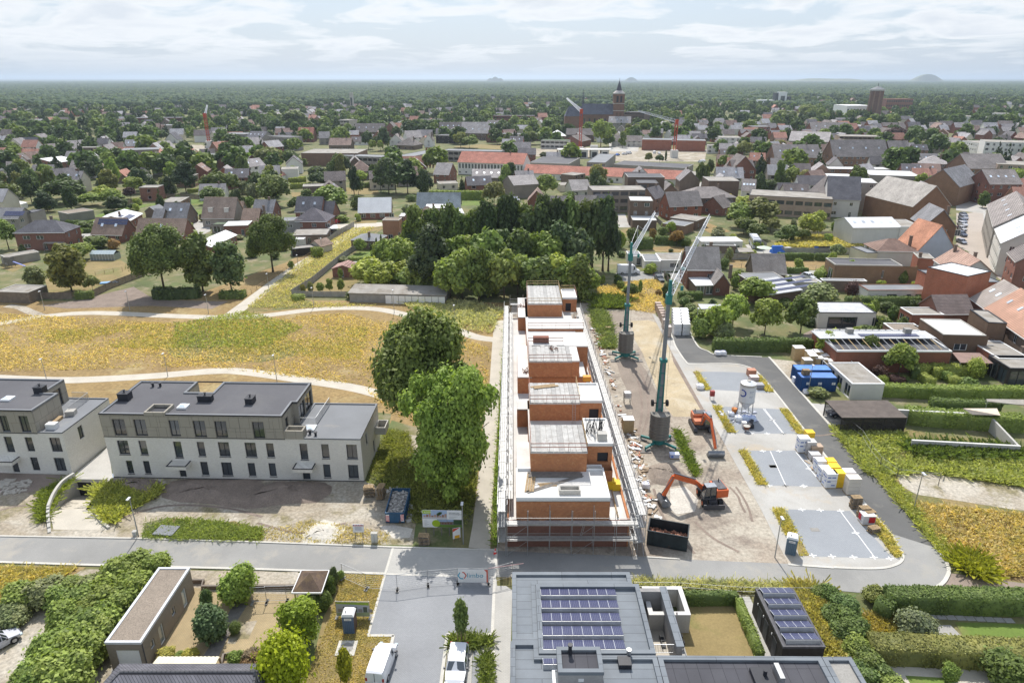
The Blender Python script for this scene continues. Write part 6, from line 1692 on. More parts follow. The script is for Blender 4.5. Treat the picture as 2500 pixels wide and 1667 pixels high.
def hexlogo(t,cx,cz,s):
 def seg(a0,a1,c,nm):
  P=[(cx+r*cos(a),-.062,cz+r*sin(a))for r in(s,s*.72)for a in(a0,a1)]
  MB().q(P[0],P[1],P[3],P[2]).o(nm,'paint',t,c)
 for a in(-60,0):seg(R(a),R(a+60),(.6,.12,.08),'logo_red')
 seg(R(60),R(88),(.6,.12,.08),'logo_red')
 for a in(120,180):seg(R(a),R(a+60),(.06,.35,.5),'logo_blue')
 seg(R(242),R(286),(.06,.35,.5),'logo_blue')
hexlogo(bt,BL*.15,1.15,.5)
MB().q((BL*.86,-.06,1.93),(BL*.985,-.06,1.93),(BL*.985,-.06,.27),(BL*.94,-.06,.27),(BL*.94,-.06,1.6)).o('red_bar','paint',bt,(.6,.12,.08))
a,b=g('Z6',820,905,.05),g('Z6',1118,910,.05);pt,PL=mfence('site fence panel with a printed landscape banner behind the blue toilet',a,b)
Bx(.03,-.05,.25,PL-.03,-.03,1.95).o('banner','paint',pt,(.45,.47,.5))
MB().q((.03,-.055,1.75),(PL-.03,-.055,1.6),(PL-.03,-.055,1.95),(.03,-.055,1.95)).o('green_band','paint',pt,(.3,.42,.06));MB().q((.03,-.055,.3),(PL-.03,-.055,.3),(PL-.03,-.055,.75),(.03,-.055,.6)).o('printed_lawn','paint',pt,(.33,.38,.22))
for k in range(7):Bx(.2+k*.5,-.058,.75,.6+k*.5,-.054,1.15+.25*(k%2)).o('printed_tree','paint',pt,(.1,.12,.09)if k%2 else(.3,.28,.26))
for i,(a,b)in enumerate((((190,770),(370,765)),((370,765),(470,760)),((60,780),(190,775)))):
 mfence(['wire fence panel across the yellow patio below the gazebo','wire fence panel nearest the gazebo on the yellow patio','wire fence panel under the leafy tree on the yellow patio'][i],g('Z6',*a,.05),g('Z6',*b,.05))
a,b=V3((F0[3].x,F0[3].y,2.1)),V3((fR.x+1.2,fR.y,1.9));m=MB().bm(a,b,.01,.08)
tag(m.o('barrier_tape','paint',None,(.8,.5,.5)),'red and white tape strung right of the company banner','tape')
def panel_row(t,x0,x1,y0,y1,z,n,tilt_far=.12,tilt_near=.42,off=(0,0)):
 w=(x1-x0)/n;L_=hypot(y1-y0,tilt_near-tilt_far);a=atan2(tilt_far-tilt_near,y1-y0)
 k=(round(w,3),round(L_,3))
 if k not in _pvm:
  _pvm[k]=(Bx(.03,0,0,w,L_,.035).mesh('solar_panel','pv'),Bx(0,-.03,-.012,.03,L_,.042).mesh('panel_frame','wmetal'))
 for i in range(n):
  p=link('solar_panel',_pvm[k][0],t,loc=(x0+i*w-off[0],y0-off[1],z+tilt_near));p.rotation_euler=(a,0,0)
  link('panel_frame',_pvm[k][1],p)
 MB().hx([(x0-off[0],y0-off[1]-.22,z),(x1-off[0],y0-off[1]-.22,z),(x1-off[0],y0-off[1]-.2,z),(x0-off[0],y0-off[1]-.2,z)],[(x0-off[0],y0-off[1]-.06,z+tilt_near),(x1-off[0],y0-off[1]-.06,z+tilt_near),(x1-off[0],y0-off[1]-.03,z+tilt_near),(x0-off[0],y0-off[1]-.03,z+tilt_near)]).o('wind_plate','galv',t)
_pvm={}
def solar_building():
 zr=3.3;t=thing('flat_roof_house','large dark flat roofed building with rows of solar panels in the foreground','house',(0,44,0));O=(0,44)
 out1=[(0,46.8),(0,55.9),(11.85,55.9),(11.85,54.),(12.45,54.),(12.45,45.25),(29.2,45.1),(29.2,34),(-.15,34),(-.15,46.8)]
 l=[(x-O[0],y-O[1])for x,y in out1]
 MB().pm(l,0,zr).o('wall','grey_brick',t,(.8,.85,.95));MB().pm([(x*.9995,y)for x,y in l],zr-.02,zr+.02).o('roofing','felt',t)
 def ring(P,w,h,nm='parapet'):m=MB();ringw(m,[(x-O[0],y-O[1])for x,y in P],w,zr,zr+h);m.o(nm,'felt',t)
 ring([(0,46.8),(0,55.9),(11.85,55.9),(11.85,54.05),(2.3,54.05),(2.3,46.8)],.42,.26)
 ring([(2.32,45.3),(2.32,54.),(12.43,54.),(12.43,45.3)],.42,.42)
 ring([(-.13,34),(-.13,46.78),(2.3,46.78),(2.3,45.2),(12.45,45.2),(12.45,34)],.42,.3)
 ring([(12.5,34.2),(12.5,45.2),(26.6,45.08),(26.6,34.2)],.45,.3,'parapet')
 ring([(26.65,34.2),(26.65,45.06),(29.18,45.05),(29.18,34.2)],.4,.3)
 Bx(12.95,-9.6,zr+.02,26.2,.72,zr+.05).o('roofing','felt_dark',t)
 Bx(27.1,-9.6,zr-1.9,28.8,.6,zr+.06).o('light_well','conc_dk',t)
 rows=[(370,452,492,1397),(517,603,498,1424),(670,760,505,1450),(828,930,511,1480),(992,1096,514,1508)]
 for i,(yf,yn,xl,xr)in enumerate(rows):
  a,b,c=g('Z7',xl,yn,zr+.42),g('Z7',xr,yn,zr+.42),g('Z7',xl,yf,zr+.12)
  panel_row(t,a.x,b.x,a.y,c.y,zr+.02,8,off=O)
 a,b,c=g('Z7',519,1275,zr+.42),g('Z7',760,1275,zr+.42),g('Z7',519,1170,zr+.12);panel_row(t,a.x,a.x+(b.x-a.x),a.y,c.y,zr+.02,2,off=O)
 a,b,c=g('Z7',705,1372,4.9),g('Z7',1243,1372,4.9),g('Z7',690,1075,4.9)
 x0,x1,y0,y1=a.x-O[0],b.x-O[0],a.y-O[1],c.y-O[1]
 st=Bx(x0,y0,zr,x1,y1,4.65).o('stair_box','grey_brick',t,(1.15,1.2,1.3));m=MB();ringw(m,[(x0-.04,y0-.04),(x1+.04,y0-.04),(x1+.04,y1+.04),(x0-.04,y1+.04)],.38,4.6,4.95);m.o('parapet','felt',st)
 Bx(x0+.3,y0+.3,4.62,x1-.3,y1-.3,4.68).o('roofing','felt_dark',st)
 q=g('Z7',840,1150,4.7);MB().c(q.x-O[0],q.y-O[1],4.68,5.6,.16,14).c(q.x-O[0],q.y-O[1],5.6,5.7,.22,14).o('flue','dark',st)
 Bx((x0+x1)/2-.2,y0-.03,3.9,(x0+x1)/2+.25,y0-.005,4.2).o('wall_light','white',st)
 q=g('Z7',1540,1190,zr);MB().c(q.x-O[0],q.y-O[1],zr,zr+.75,.19,14).c(q.x-O[0],q.y-O[1],zr+.75,zr+.85,.23,14).o('flue','galv',t)
 q=g('Z7',1498,1330,zr);Bx(q.x-O[0]-.55,q.y-O[1]-.1,zr,q.x-O[0]+.55,q.y-O[1]+.9,zr+.5).o('roof_hood','dark',t)
 q=g('Z8',575,890,zr);Bx(q.x-O[0]-1.,q.y-O[1]-.9,zr,q.x-O[0]+.7,q.y-O[1]+.8,zr+.5).c(q.x-O[0],q.y-O[1],zr+.5,zr+1.,.16,12).o('roof_duct','dark',t)
 Bx(q.x-O[0]+.95,q.y-O[1]-.8,zr+.1,q.x-O[0]+1.35,q.y-O[1]+.8,zr+1.).o('heat_pump','galv',t)
 q=g('Z7',640,1330,zr);m=Bx(q.x-O[0]-.12,q.y-O[1]-3,zr+.02,q.x-O[0]+.12,q.y-O[1],zr+.1).b(q.x-O[0]+.12,q.y-O[1]-.25,zr+.02,q.x-O[0]+.7,q.y-O[1],zr+.1);m.o('cable_tray','wmetal',t)
 a,b=g('Z7',1700,420,zr),g('Z7',1985,1075,zr)
 wl=MB();wl.b(a.x+1.9-O[0],b.y-O[1],0,a.x+2.4-O[0],a.y+.6-O[1],zr+.1);wl.b(12.5,a.y-O[1]+.0,0,a.x+1.9-O[0],a.y+.5-O[1],zr+.1);wl.o('garden_wall','grey_brick',t,(.9,.95,1.05))
 m=Bx(a.x+1.82-O[0],b.y-O[1]-.05,zr+.1,a.x+2.5-O[0],a.y+.65-O[1],zr+.16);m.o('wall_coping','felt',t)
 Bx(12.5,b.y-O[1],.3,a.x+1.9-O[0],a.y-O[1],.36).o('passage_floor','path',t)
 railing(t,[(12.55,2.6),(14.3,2.6)],2.4,1.,.14)
 for y in range(36,57,5):
  for x in(3,9):occupy(x,y,5)
 occupy(20,40,8)
solar_building()
def court():
 z=2.2;P=[g('Z7',1680,350,z),g('Z7',2190,370,z),g('Z7',2285,690,z),g('Z7',1900,690,z)];o=P[3]
 t=thing('garden_wall','pale concrete courtyard wall round a sunken yard beside the dark roofed building','wall',(o.x,o.y,0));m=MB()
 x0,x1,y0,y1=P[3].x-.9-o.x,P[2].x-o.x,0,P[0].y-o.y;ringw(m,[(x0,y0),(x1,y0),(x1,y1),(x0,y1)],.42,.03,z);m.o('concrete_wall','conc',t)
 m=MB();ringw(m,[(x0-.02,y0-.02),(x1+.02,y0-.02),(x1+.02,y1+.02),(x0-.02,y1+.02)],.46,z,z+.05);m.o('coping','new_conc',t)
court()
def parasol():
 p=g('Z7',2095,890,.05);t=thing('folded_parasol','folded grey brown parasol on its stand by the courtyard wall','parasol',p)
 Bx(-.45,-.3,0,.45,.3,.07).o('base','conc_dk',t);MB().t((0,0,0),(0,0,2.5),.035,8).o('pole','galv',t);MB().c(0,0,.9,2.35,.2,10,.06).o('canopy','fabric',t,(.3,.24,.25))
parasol()
def table_set():
 a=g('Z7',2100,1085,.75);t=thing('garden_table','grey garden table on the terrace next to the passage','table',(a.x,a.y,.04));Bx(-.5,0,.68,.5,2.,.73).o('table_top','fabric',t,(.45,.46,.48))
 for x in(-.45,.41):
  for y in(.05,1.9):Bx(x,y,0,x+.05,y+.05,.68).o('leg','dark',t)
 for i,(x,y)in enumerate(((-.95,.4),(-.95,1.2),(.75,.4),(.75,1.2))):
  c=thing('garden_chair',['dark garden chair at the near left of the grey table','dark garden chair at the far left of the grey table','dark garden chair at the near right of the grey table','dark garden chair at the far right of the grey table'][i],'chair',(a.x+x,a.y+y,.04),0,'chairs round the garden table');s=-1 if x<0 else 1
  Bx(-.22,-.02,.42,.22,.43,.46).o('seat','dark',c);Bx(s*.2-.02,-.02,.46,s*.2+.02,.43,.92).o('backrest','dark',c)
  for lx in(-.2,.17):
   for ly in(0,.38):Bx(lx,ly,0,lx+.03,ly+.03,.42).o('leg','dark',c)
table_set()
def black_shed():
 z=2.9;a,b,c=g('Z8',705,672,z),g('Z8',990,667,z),g('Z8',530,275,z);W,D=b.x-a.x,c.y-a.y
 t=thing('garden_shed','black flat roofed shed carrying five rows of solar panels','shed',(a.x,a.y,0))
 m=MB();n=16
 for k in range(n):m.b(0,D*k/n+.01,0,.05,D*(k+1)/n-.01,z)
 m.b(.05,.02,0,W,D,z-.01);m.o('wall','boards',t)
 m=MB();ringw(m,[(-.03,-.03),(W+.03,-.03),(W+.03,D+.03),(-.03,D+.03)],.18,z-.1,z+.12);m.o('roof_edge','steel',t);Bx(.1,.1,z-.02,W-.1,D-.1,z+.02).o('flat_roof','bitumen',t)
 for i in range(5):
  y0_=.35+D*i/5;panel_row(t,.35,W-.3,y0_+.15,y0_+1.15,z+.02,4)
 for y in(1.2,3.4,5.):Bx(-.03,y,.1,-.001,y+.9,2.2).o('door','dark',t);Bx(-.06,y+1.2,2.,-.003,y+1.3,2.2).o('wall_light','white',t)
 occupy(a.x+W/2,a.y+D/2,4)
black_shed()
def garage():
 A,B,C,D_=g('Z5',945,1135,3.2),g('Z5',1260,1140,3.2),g('Z5',1715,470,3.2),g('Z5',1430,480,3.2)
 W,D,z=B.x-A.x,C.y-B.y,3.2;t=thing('garage','long beige brick garage with a gravel roof behind the dense shrubs','garage',(A.x,A.y,0));m=MB()
 fr_=[(.7,.05,2.1,2.3)];sd_=[(1.2,1.1,.7,.9),(2.7,.1,.9,2.1),(5.3,1.1,.7,.9),(7.5,.1,.9,2.1)]
 walls(m,(0,0),0,W,0,z,fr_,.12);walls(m,(W,0),pi/2,D,0,z,sd_,.12);walls(m,(W,D),pi,W,0,z);walls(m,(0,D),-pi/2,D,0,z)
 m.o('wall','grey_brick',t,(.85,.78,.7));Bx(.7,.1,.05,2.8,.13,2.35).o('garage_door','white',t)
 for(u,zz,w,h)in sd_:wdw(t,(W,0),pi/2,u,zz,w,h,-.1,0,'white',glass='glass' if h<1.5 else 'glass_pale',name='window' if h<1.5 else 'door')
 Bx(.2,.2,z-.05,W-.2,D-.2,z+.02).o('gravel','gravel',t);m=MB();ringw(m,[(-.05,-.05),(W+.05,-.05),(W+.05,D+.05),(-.05,D+.05)],.24,z-.12,z+.12);m.o('roof_edge','wmetal',t)
 MB().t((W+.05,.05,0),(W+.05,.05,z-.1),.05,6).o('drain_pipe','steel',t)
 for k in range(3):occupy(A.x+1.6,A.y+1.5+3*k,1.6)
garage()
def tiled_house():
 z=4.6;a,b=g('Z5',1075,1395,z),g('Z5',2285,1408,z);t=thing('house','dark tiled hipped roof of a house cut off by the bottom edge','house',(a.x-1,a.y-6,0));W=b.x-a.x
 Bx(0,0,0,W+1.5,8.5-3,2.7).o('wall','brbrick',t);m=MB();ry=6.
 m.q((-2.4,-1,2.6),(W+2.2,-1,2.6),(W+1.,ry,z),(1.,ry,z));m.q((1,ry,z),(W+1,ry,z),(W+1.6,ry+2.2,z-1.4),(-.5,ry+2.2,z-1.4));m.q((-2.4,-1,2.6),(1,ry,z),(-.5,ry+2.2,z-1.4));m.q((W+2.2,-1,2.6),(W+1.6,ry+2.2,z-1.4),(W+1,ry,z))
 m.o('roof','tile',t,(.7,.75,.9));r=MB()
 def ridge(p,q):
  p,q=V3(p),V3(q);n=int((q-p).length/.38)
  for k in range(n):r.t(p.lerp(q,k/n),p.lerp(q,(k+.92)/n),.11,6,.13)
 ridge((1,ry,z),(W+1,ry,z));ridge((1,ry,z),(-2.4,-1,2.6));ridge((W+1,ry,z),(W+2.2,-1,2.6));r.o('ridge_tile','bitumen',t)
 occupy(a.x+8,a.y-3,6)
tiled_house()
def canopy():
 z=2.6;P=gs('Z5',[(1305,1400),(1895,1400),(1970,1265),(1420,1265)],z);t=thing('terrace_roof','cream corrugated sheet roof over the terrace beside the garage','canopy',(P[0].x,P[0].y,0));n=15;o=P[0];m=MB()
 for k in range(n):
  a,b=P[0].lerp(P[1],k/n)-o,P[0].lerp(P[1],(k+1)/n)-o;c,d=P[3].lerp(P[2],(k+1)/n)-o,P[3].lerp(P[2],k/n)-o;mm,nn=(a+b)/2,(c+d)/2
  m.q((a.x,a.y,z),(mm.x,mm.y,z+.07),(nn.x,nn.y,z+.17),(d.x,d.y,z+.1));m.q((mm.x,mm.y,z+.07),(b.x,b.y,z),(c.x,c.y,z+.1),(nn.x,nn.y,z+.17))
 m.o('corrugated_sheet','paint',t,(.72,.68,.52))
 for p in(P[2],P[3]):q=p-o;Bx(q.x-.06,q.y-.06,0,q.x+.06,q.y+.06,z).o('post','wood',t)
canopy()
def gazebo():
 z=2.3;P=gs('Z6',[(412,688),(680,688),(748,487),(500,487)],z);c=sum(P,V3())/4;t=thing('gazebo','square gazebo with a weathered brown shingle roof at the corner of the patio','gazebo',(c.x,c.y,0));ap=V3((0,0,z+1.1));m=MB()
 Q=[p-V3((c.x,c.y,0))for p in P]
 for i in range(4):m.q(Q[i],Q[(i+1)%4],ap)
 m.o('roof','rust_shingle',t)
 for q in Q:Bx(q.x*.85-.07,q.y*.85-.07,0,q.x*.85+.07,q.y*.85+.07,z).o('post','wood',t)
 m=MB()
 for i in range(4):m.bm(Q[i],Q[(i+1)%4],.08,.16)
 m.o('eaves_board','white',t);occupy(c.x,c.y,2)
M('rust_shingle',(.12,.085,.065),.95,.3,.9,8,c2=(.2,.14,.08),thr=(.5,.65));gazebo()
for i,(P,h,w)in enumerate((([('Z5',1730,600),('Z5',1830,600),('Z5',1815,655),('Z6',130,650),('Z6',440,650)],.5,.25),([('Z5',1990,1365),('Z6',0,1350),('Z6',170,1340)],.5,.25),([('Z5',1990,1360),('Z5',2010,1270),('Z5',2080,1255)],.5,.2))):
 o=strip('garden_wall',mixed(P),w,'brbrick',.03,h,kind=None);tag(o,['low brown brick wall along the back of the yellow patio','low brick edging wall of the flower bed by the house terrace','short brick edging wall at the left of the flower bed'][i],'wall')
m=MB();a,b=g('Z6',625,860,.0),g('Z6',690,700,0);tag(strip('garden_wall',[a,b],.35,'conc',.03,1.2,kind=None),'grey block wall running from the maple towards the gazebo','wall')
def car(label,p,rz,colr=(.7,.7,.72),kind='hatch',cat='car',name='parked_car',group=None,detail=True):
 S={'hatch':(4.1,.87,[(0,.3,.55,.55,.7),(.15,.25,.72,.72,.85),(.28,.22,.85,.87,.95),(.40,.2,.9,1.38,1.),(.55,.2,.92,1.48,1.),(.8,.2,.93,1.42,1.),(.93,.22,.92,1.,.96),(1,.3,.8,.8,.85)]),'suv':(4.45,.91,[(0,.35,.7,.7,.75),(.08,.3,.92,.92,.92),(.27,.28,1.02,1.04,1.),(.40,.28,1.05,1.6,1.),(.55,.28,1.07,1.68,1.),(.88,.28,1.08,1.62,.98),(.97,.3,1.05,1.2,.95),(1,.35,.85,.85,.88)]),'van':(4.5,.93,[(0,.3,.65,.65,.75),(.06,.25,.92,.92,.92),(.2,.22,1.06,1.1,1.),(.33,.2,1.1,1.75,1.),(.45,.2,1.12,1.84,1.),(.75,.2,1.12,1.84,1.),(.96,.2,1.12,1.8,.98),(1,.25,1.,1.7,.94)]),'bigvan':(6.2,1.,[(0,.35,.9,.9,.8),(.05,.3,1.1,1.1,.95),(.14,.3,1.25,1.3,1.),(.22,.3,1.3,2.2,1.),(.3,.3,1.3,2.55,1.),(.7,.3,1.3,2.6,1.),(.98,.3,1.3,2.58,1.),(1,.3,1.3,2.5,.97)])}[kind]
 L_,hw,st=S;t=thing(name,label,cat,p,rz,group)
 def ring(f,zb,zs,zt,k):
  x=L_/2-f*L_;w=hw*k;tw=w*(.97 if zt-zs<.1 else .8);sw=w
  return[(x,-w*.94,zb),(x,-sw,(zb+zs)/2),(x,-sw*.985,zs),(x,-tw,zt),(x,0,zt+(.03 if zt-zs>.1 else .015)),(x,tw,zt),(x,sw*.985,zs),(x,sw,(zb+zs)/2),(x,w*.94,zb)]
 Rg=[ring(*s)for s in st];m=MB()
 for a,b in zip(Rg,Rg[1:]):
  for i in range(8):m.q(a[i],b[i],b[i+1],a[i+1])
  m.q(a[8],b[8],b[0],a[0])
 m.q(*Rg[0]);m.q(*reversed(Rg[-1]));m.o('body','car_paint',t,colr,smooth=False)
 gl=MB();
 def inset(q,k=.86,o=.012):
  q=[V3(v)for v in q];c=sum(q,V3())/len(q);n=(q[1]-q[0]).cross(q[2]-q[0]).normalized()
  if n.dot(c-V3((0,0,.8)))<0:n=-n
  return[c+(v-c)*k+n*o for v in q]
 i0=2;Wsh=MB();Wsh.q(*inset([Rg[2][2],Rg[2][6],Rg[3][5],Rg[3][3]],.92,.02));Wsh.o('windscreen','glass',t)
 e=len(Rg)-(3 if kind in('hatch','suv')else 2)
 if kind in('hatch','suv'):
  MB().q(*inset([Rg[-3][3],Rg[-3][5],Rg[-2][6],Rg[-2][2]],.85,.03)).o('rear_window','glass',t)
  rngs=range(3,len(Rg)-3)
 else:rngs=range(3,4)
 for s_ in(1,-1):
  sw=MB()
  for i in list(rngs)+([2]if kind in('hatch','suv')else[]):
   a,b=Rg[i],Rg[i+1];q=[a[2],b[2],b[3],a[3]]if s_==1 else[a[6],b[6],b[5],a[5]]
   sw.q(*inset(q,.84,.015))
  sw.o('side_window','glass',t)
 if kind in('van','bigvan'):
  r_=Rg[-2];x=-L_/2-.01
  if kind=='van':
   Bx(x-.005,-.02,.5,x+.12,.02,1.7).o('door_gap','steel',t);Bx(x-.012,-.3,.62,x+.1,.18,.72).o('number_plate','white',t)
 wr=.33 if kind!='bigvan' else .37
 for sx in(L_*.31,-L_*.29):
  for s_ in(-1,1):
   w=MB().t((sx,s_*(hw-.2),wr),(sx,s_*(hw+.01),wr),wr,14).o('wheel','tyre',t)
   if detail:MB().t((sx,s_*(hw+.0),wr),(sx,s_*(hw+.025),wr),wr*.6,10).o('rim','galv',w)
 if detail:
  for s_ in(-1,1):
   zf=st[1][2]-.14;Bx(L_/2-.22,s_*hw*.78-.17,zf-.1,L_/2-.04,s_*hw*.78+.1,zf+.06).o('headlight','glass_pale',t)
   Bx(-L_/2-.02,s_*hw*.82-.1,.8,-L_/2+.1,s_*hw*.82+.08,1.15).o('tail_light','paint',t,(.35,.02,.02))
   Bx(L_*.17,s_*(hw+.02),st[3][2],L_*.17+.14,s_*(hw+.2),st[3][2]+.18).o('wing_mirror','steel',t)
  Bx(L_/2-.06,-.35,.42,L_/2+.01,.35,.62).o('grille','steel',t)
  Bx(-L_/2-.03,-hw*.8,.28,-L_/2+.1,hw*.8,.55).o('bumper','steel',t)
 occupy(p[0],p[1],2);return t
WH=(.72,.73,.76)
car('white panel van parked on the dry verge, seen from behind',(-11.75,47.2,.06),R(90-6.5),WH,'van','van','parked_van')
car('white estate car facing the camera in the paved parking bay',(-4.95,46.9,.06),R(-90-2),WH,'suv')
p=g('Z5',40,1130,.3);car('silver car cut off by the left edge below the shrubs',(p.x-.6,p.y-.3,.04),R(52),(.5,.51,.56),'hatch')
p=g('A1',490,880,.05);car('large white delivery van parked in the lane left of the crane mast',(p.x,p.y,.03),R(0),WH,'bigvan','van','parked_van')
p=g('A1',885,965,.05);car('dark grey car parked on the edge of the dry field',(p.x,p.y,.03),R(-80),(.12,.13,.14),'hatch')
p=g('A4',640,755,.05);car('dark car half under the carport roof',(p.x+.6,p.y+.4,.03),R(185),(.05,.06,.1),'hatch')
p=g('A6',1285,560,.05);car('white car with dark glass in the yard behind the big leafy trees',(p.x,p.y,.03),R(-60),(.6,.62,.66),'hatch')
p=g('A6',1070,268,.05);car('white estate car beside the blue garden tent',(p.x,p.y,.03),R(5),WH,'suv')
p=g('B1',690,600,.05);car('white car in the drive of the dark hip roofed brick house',(p.x,p.y,.03),R(60),WH,'suv')
p=g('B2',815,455,.05);car('small red car at the top of the diagonal path',(p.x,p.y,.03),R(70),(.35,.04,.05),'hatch')
p=g('B2',775,545,.05);car('dark car under the white carport by the path',(p.x,p.y,.03),R(80),(.1,.1,.11),'suv')
p=g('B2',1375,565,.05);car('grey car beside the tall brick cube house',(p.x,p.y,.03),R(70),(.25,.27,.3),'hatch')
for i,(x,y)in enumerate(((1752,360),(1752,290),(1755,235),(1760,195),(1763,160),(1768,130),(1772,100))):
 p=g('A5',x,y+8,.05);car(['nearest car in the row parked along the street','second car from the near end of the street row','third car from the near end of the street row','fourth car from the near end of the street row','fifth car from the near end of the street row','sixth car from the near end of the street row','farthest car in the row parked along the street'][i],(p.x,p.y,.04),R(-90),[(.3,.33,.4),(.12,.14,.2),(.5,.5,.53),(.55,.56,.6),(.2,.22,.28),(.35,.36,.4),(.15,.16,.2)][i],'suv' if i%2 else 'hatch',group='cars parked along the street',detail=i<3)
for i,(x,y,c)in enumerate(((1265,360,(.3,.33,.4)),(1300,345,(.5,.5,.55)),(1330,320,(.2,.2,.22)),(2290,140,(.6,.6,.62)),(2275,120,WH),(740,160,WH))):
 p=g('B7',x,y,.05);car(['car parked beside the dark brick tower house','grey car behind the one at the dark brick tower house','dark car by the clipped trees of the square','white car near the old brick row house right of the square','second white car near the old brick row house right of the square','white car before the long low school wing'][i],(p.x,p.y,.04),R(60),c,'hatch',detail=False)
for i,(x,y)in enumerate(((1560,728),(1600,720),(1500,735),(1830,715),(1870,720),(2245,800),(2258,790))):
 p=g('B5',x,y,.05);car('white van or car parked on the school building site',(p.x,p.y,.04),R(10+20*i),WH if i!=2 else(.05,.15,.5),'van' if i%2 else 'hatch',group='vehicles on the school building site',detail=False)
def bus():
 p=g('A6',690,235,.05);q=g('A6',635,150,.05);rz=atan2(p.y-q.y,p.x-q.x);t=thing('coach','silver coach parked in the yard behind the low sheds','coach',(p.x,p.y,.03),rz);L_=9.5
 Bx(-L_,-1.2,.35,-.1,1.2,3.2).o('body','car_paint',t,(.42,.44,.48),bevel=.15);Bx(-.14,-1.05,1.3,-.06,1.05,2.8).o('windscreen','glass',t)
 for s in(-1,1):Bx(-L_+.4,s*1.2-.015,1.6,-.6,s*1.2+.015,2.6).o('side_window','glass',t)
 for x in(-1.8,-L_+2.2):
  for s in(-1,1):MB().t((x,s*1.,.5),(x,s*1.23,.5),.5,14).o('wheel','tyre',t)
 Bx(-L_+1.5,-.8,3.2,-3,.8,3.4).o('roof_unit','wmetal',t)
bus()
def carport():
 z=2.7;P=[g('A4',683,765,z),g('A4',1240,768,z),g('A4',1105,620,z),g('A4',585,618,z)];W=P[1].x-P[0].x;D=P[2].y-P[1].y;sh=P[3].x-P[0].x
 t=thing('carport','carport with a ribbed brown grey roof and slatted walls beside the loop street','carport',(P[0].x,P[0].y,0));m=MB();n=22;
 Bx(0,0,z-.16,W,D,z-.02).o('roof_board','boards',t)
 for k in range(n):Bx(-.05,D*k/n,z-.018,W+.05,D*(k+.8)/n,z+.05).o('roof_sheet','wood_brown',t)
 for k in range(11):Bx(.1,-.0,.15+k*.22,W-.1,.04,.3+k*.22).o('slat','boards',t)
 for k in range(11):Bx(.0,D-.1,.15+k*.22,W,D-.06,.3+k*.22).o('slat','boards',t)
 for x in(0,W/3,W*2/3,W-.12):
  for y in(.05,D-.2):Bx(x,y,0,x+.12,y+.12,z-.15).o('post','boards',t)
 Bx(W-.06,.1,.1,W,D-.1,z-.2).o('end_wall','boards',t);occupy(P[0].x+W/2,P[0].y+D/2,5)
M('wood_brown',(.15,.125,.11),.85,.2,1,9);carport()
def basin():
 a,b,c=g('A4',1280,960,1.6),g('A4',2205,1010,1.6),g('A4',2080,890,1.9);v=b-a;rz=atan2(v.y,v.x);W=v.length;f=g('A4',1190,850,2.3)
 t=thing('concrete_basin','long open box of new concrete walls in the wild grass','concrete walls',(a.x,a.y,0),rz);m=MB();D=8.4;w=.3;n=9
 for k in range(n):m.b(W*k/n+.01,0,0,W*(k+1)/n-.01,w,1.6);m.b(-1+(W+1)*k/n+.01,D,0,-1+(W+1)*(k+1)/n-.01,D+w,2.3)
 m.hx([(W-w,w,0),(W,w,0),(W,D,0),(W-w,D,0)],[(W-w,w,1.6),(W,w,1.6),(W,D,2.3),(W-w,D,2.3)])
 m.hx([(-1,D,0),(-1+w,D-.1,0),(.6,D-4,0),(.3,D-4,0)],[(-1,D,2.2),(-1+w,D-.1,2.2),(.6,D-4,.3),(.3,D-4,.3)]);m.o('wall_panel','conc',t)
 Bx(.0,-.02,1.6,W,w+.02,1.66).b(-1,D-.02,2.3,W,D+w+.02,2.36).o('coping','new_conc',t)
basin()
M('fence_conc',(.3,.29,.275),.9,.18,.8,6);M('fence_wood',(.2,.165,.13),.9,.25,1,8)
def sfence(label,pts,h=1.8,step=2.,mat='fence_conc',name='panel_fence',cat='fence',planks_=True):
 o=pts[0];t=thing(name,label,cat,(o.x,o.y,0));n_all=0
 for a,b in zip(pts,pts[1:]):
  a,b=a-o,b-o;a.z=b.z=0;L_=(b-a).length;n=max(1,round(L_/step));d=(b-a).normalized();ang=atan2(d.y,d.x)
  key=(round(L_/n,2),h,mat)
  if key not in _fm:
   m=MB();s=L_/n
   if planks_:
    for j in range(5):m.b(.06,-.025,.03+h*j/5.,s-.06,.025,h*(j+1)/5.-.015)
   else:m.b(.06,-.025,.03,s-.06,.025,h)
   _fm[key]=(m.mesh('panel',mat),Bx(-.06,-.06,0,.06,.06,h+.06).mesh('post',mat))
  for k in range(n):
   c=a.lerp(b,k/n);link('panel',_fm[key][0],t,loc=(c.x,c.y,0),rz=ang);link('post',_fm[key][1],t,loc=(c.x,c.y,0),rz=ang)
 link('post',_fm[key][1],t,loc=(b.x,b.y,0),rz=ang);return t
_fm={}
sfence('tall grey concrete panel fence climbing beside the diagonal path',Q('B2 413 1108 600 990 840 790 985 690'))
sfence('concrete panel fence along the lower end of the small orchard garden',Q('B2 413 1108 900 1112'),1.4)
sfence('grey wooden screen fence below the pale house at the left',Q('B1 845 1120 1010 1040 1300 930'),1.8,2.4,'fence_wood')
sfence('dark fence at the foot of the flat shed at the far left',Q('B1 -60 1150 0 1150 420 1140 650 1140'),1.7,2.4,'fence_wood')
sfence('dark fence beside the carport at the top of the diagonal path',Q('B2 700 660 830 560 965 488'),1.8,2.4,'conc_dk')
sfence('grey fence across the far lawn behind the left houses',Q('B1 1130 310 1300 255 1460 232 1750 240 1830 245'),1.8,2.6,'fence_wood')
sfence('long concrete fence behind the dry field with the garden tent',Q('A6 270 350 620 345 930 350'),1.9)
sfence('concrete fence along the back of the wild field',Q('A6 850 262 1000 280 1400 285 1800 285'),1.9)
sfence('grey fence at the upper edge of the wild field',Q('A6 1290 75 1800 80'),1.6)
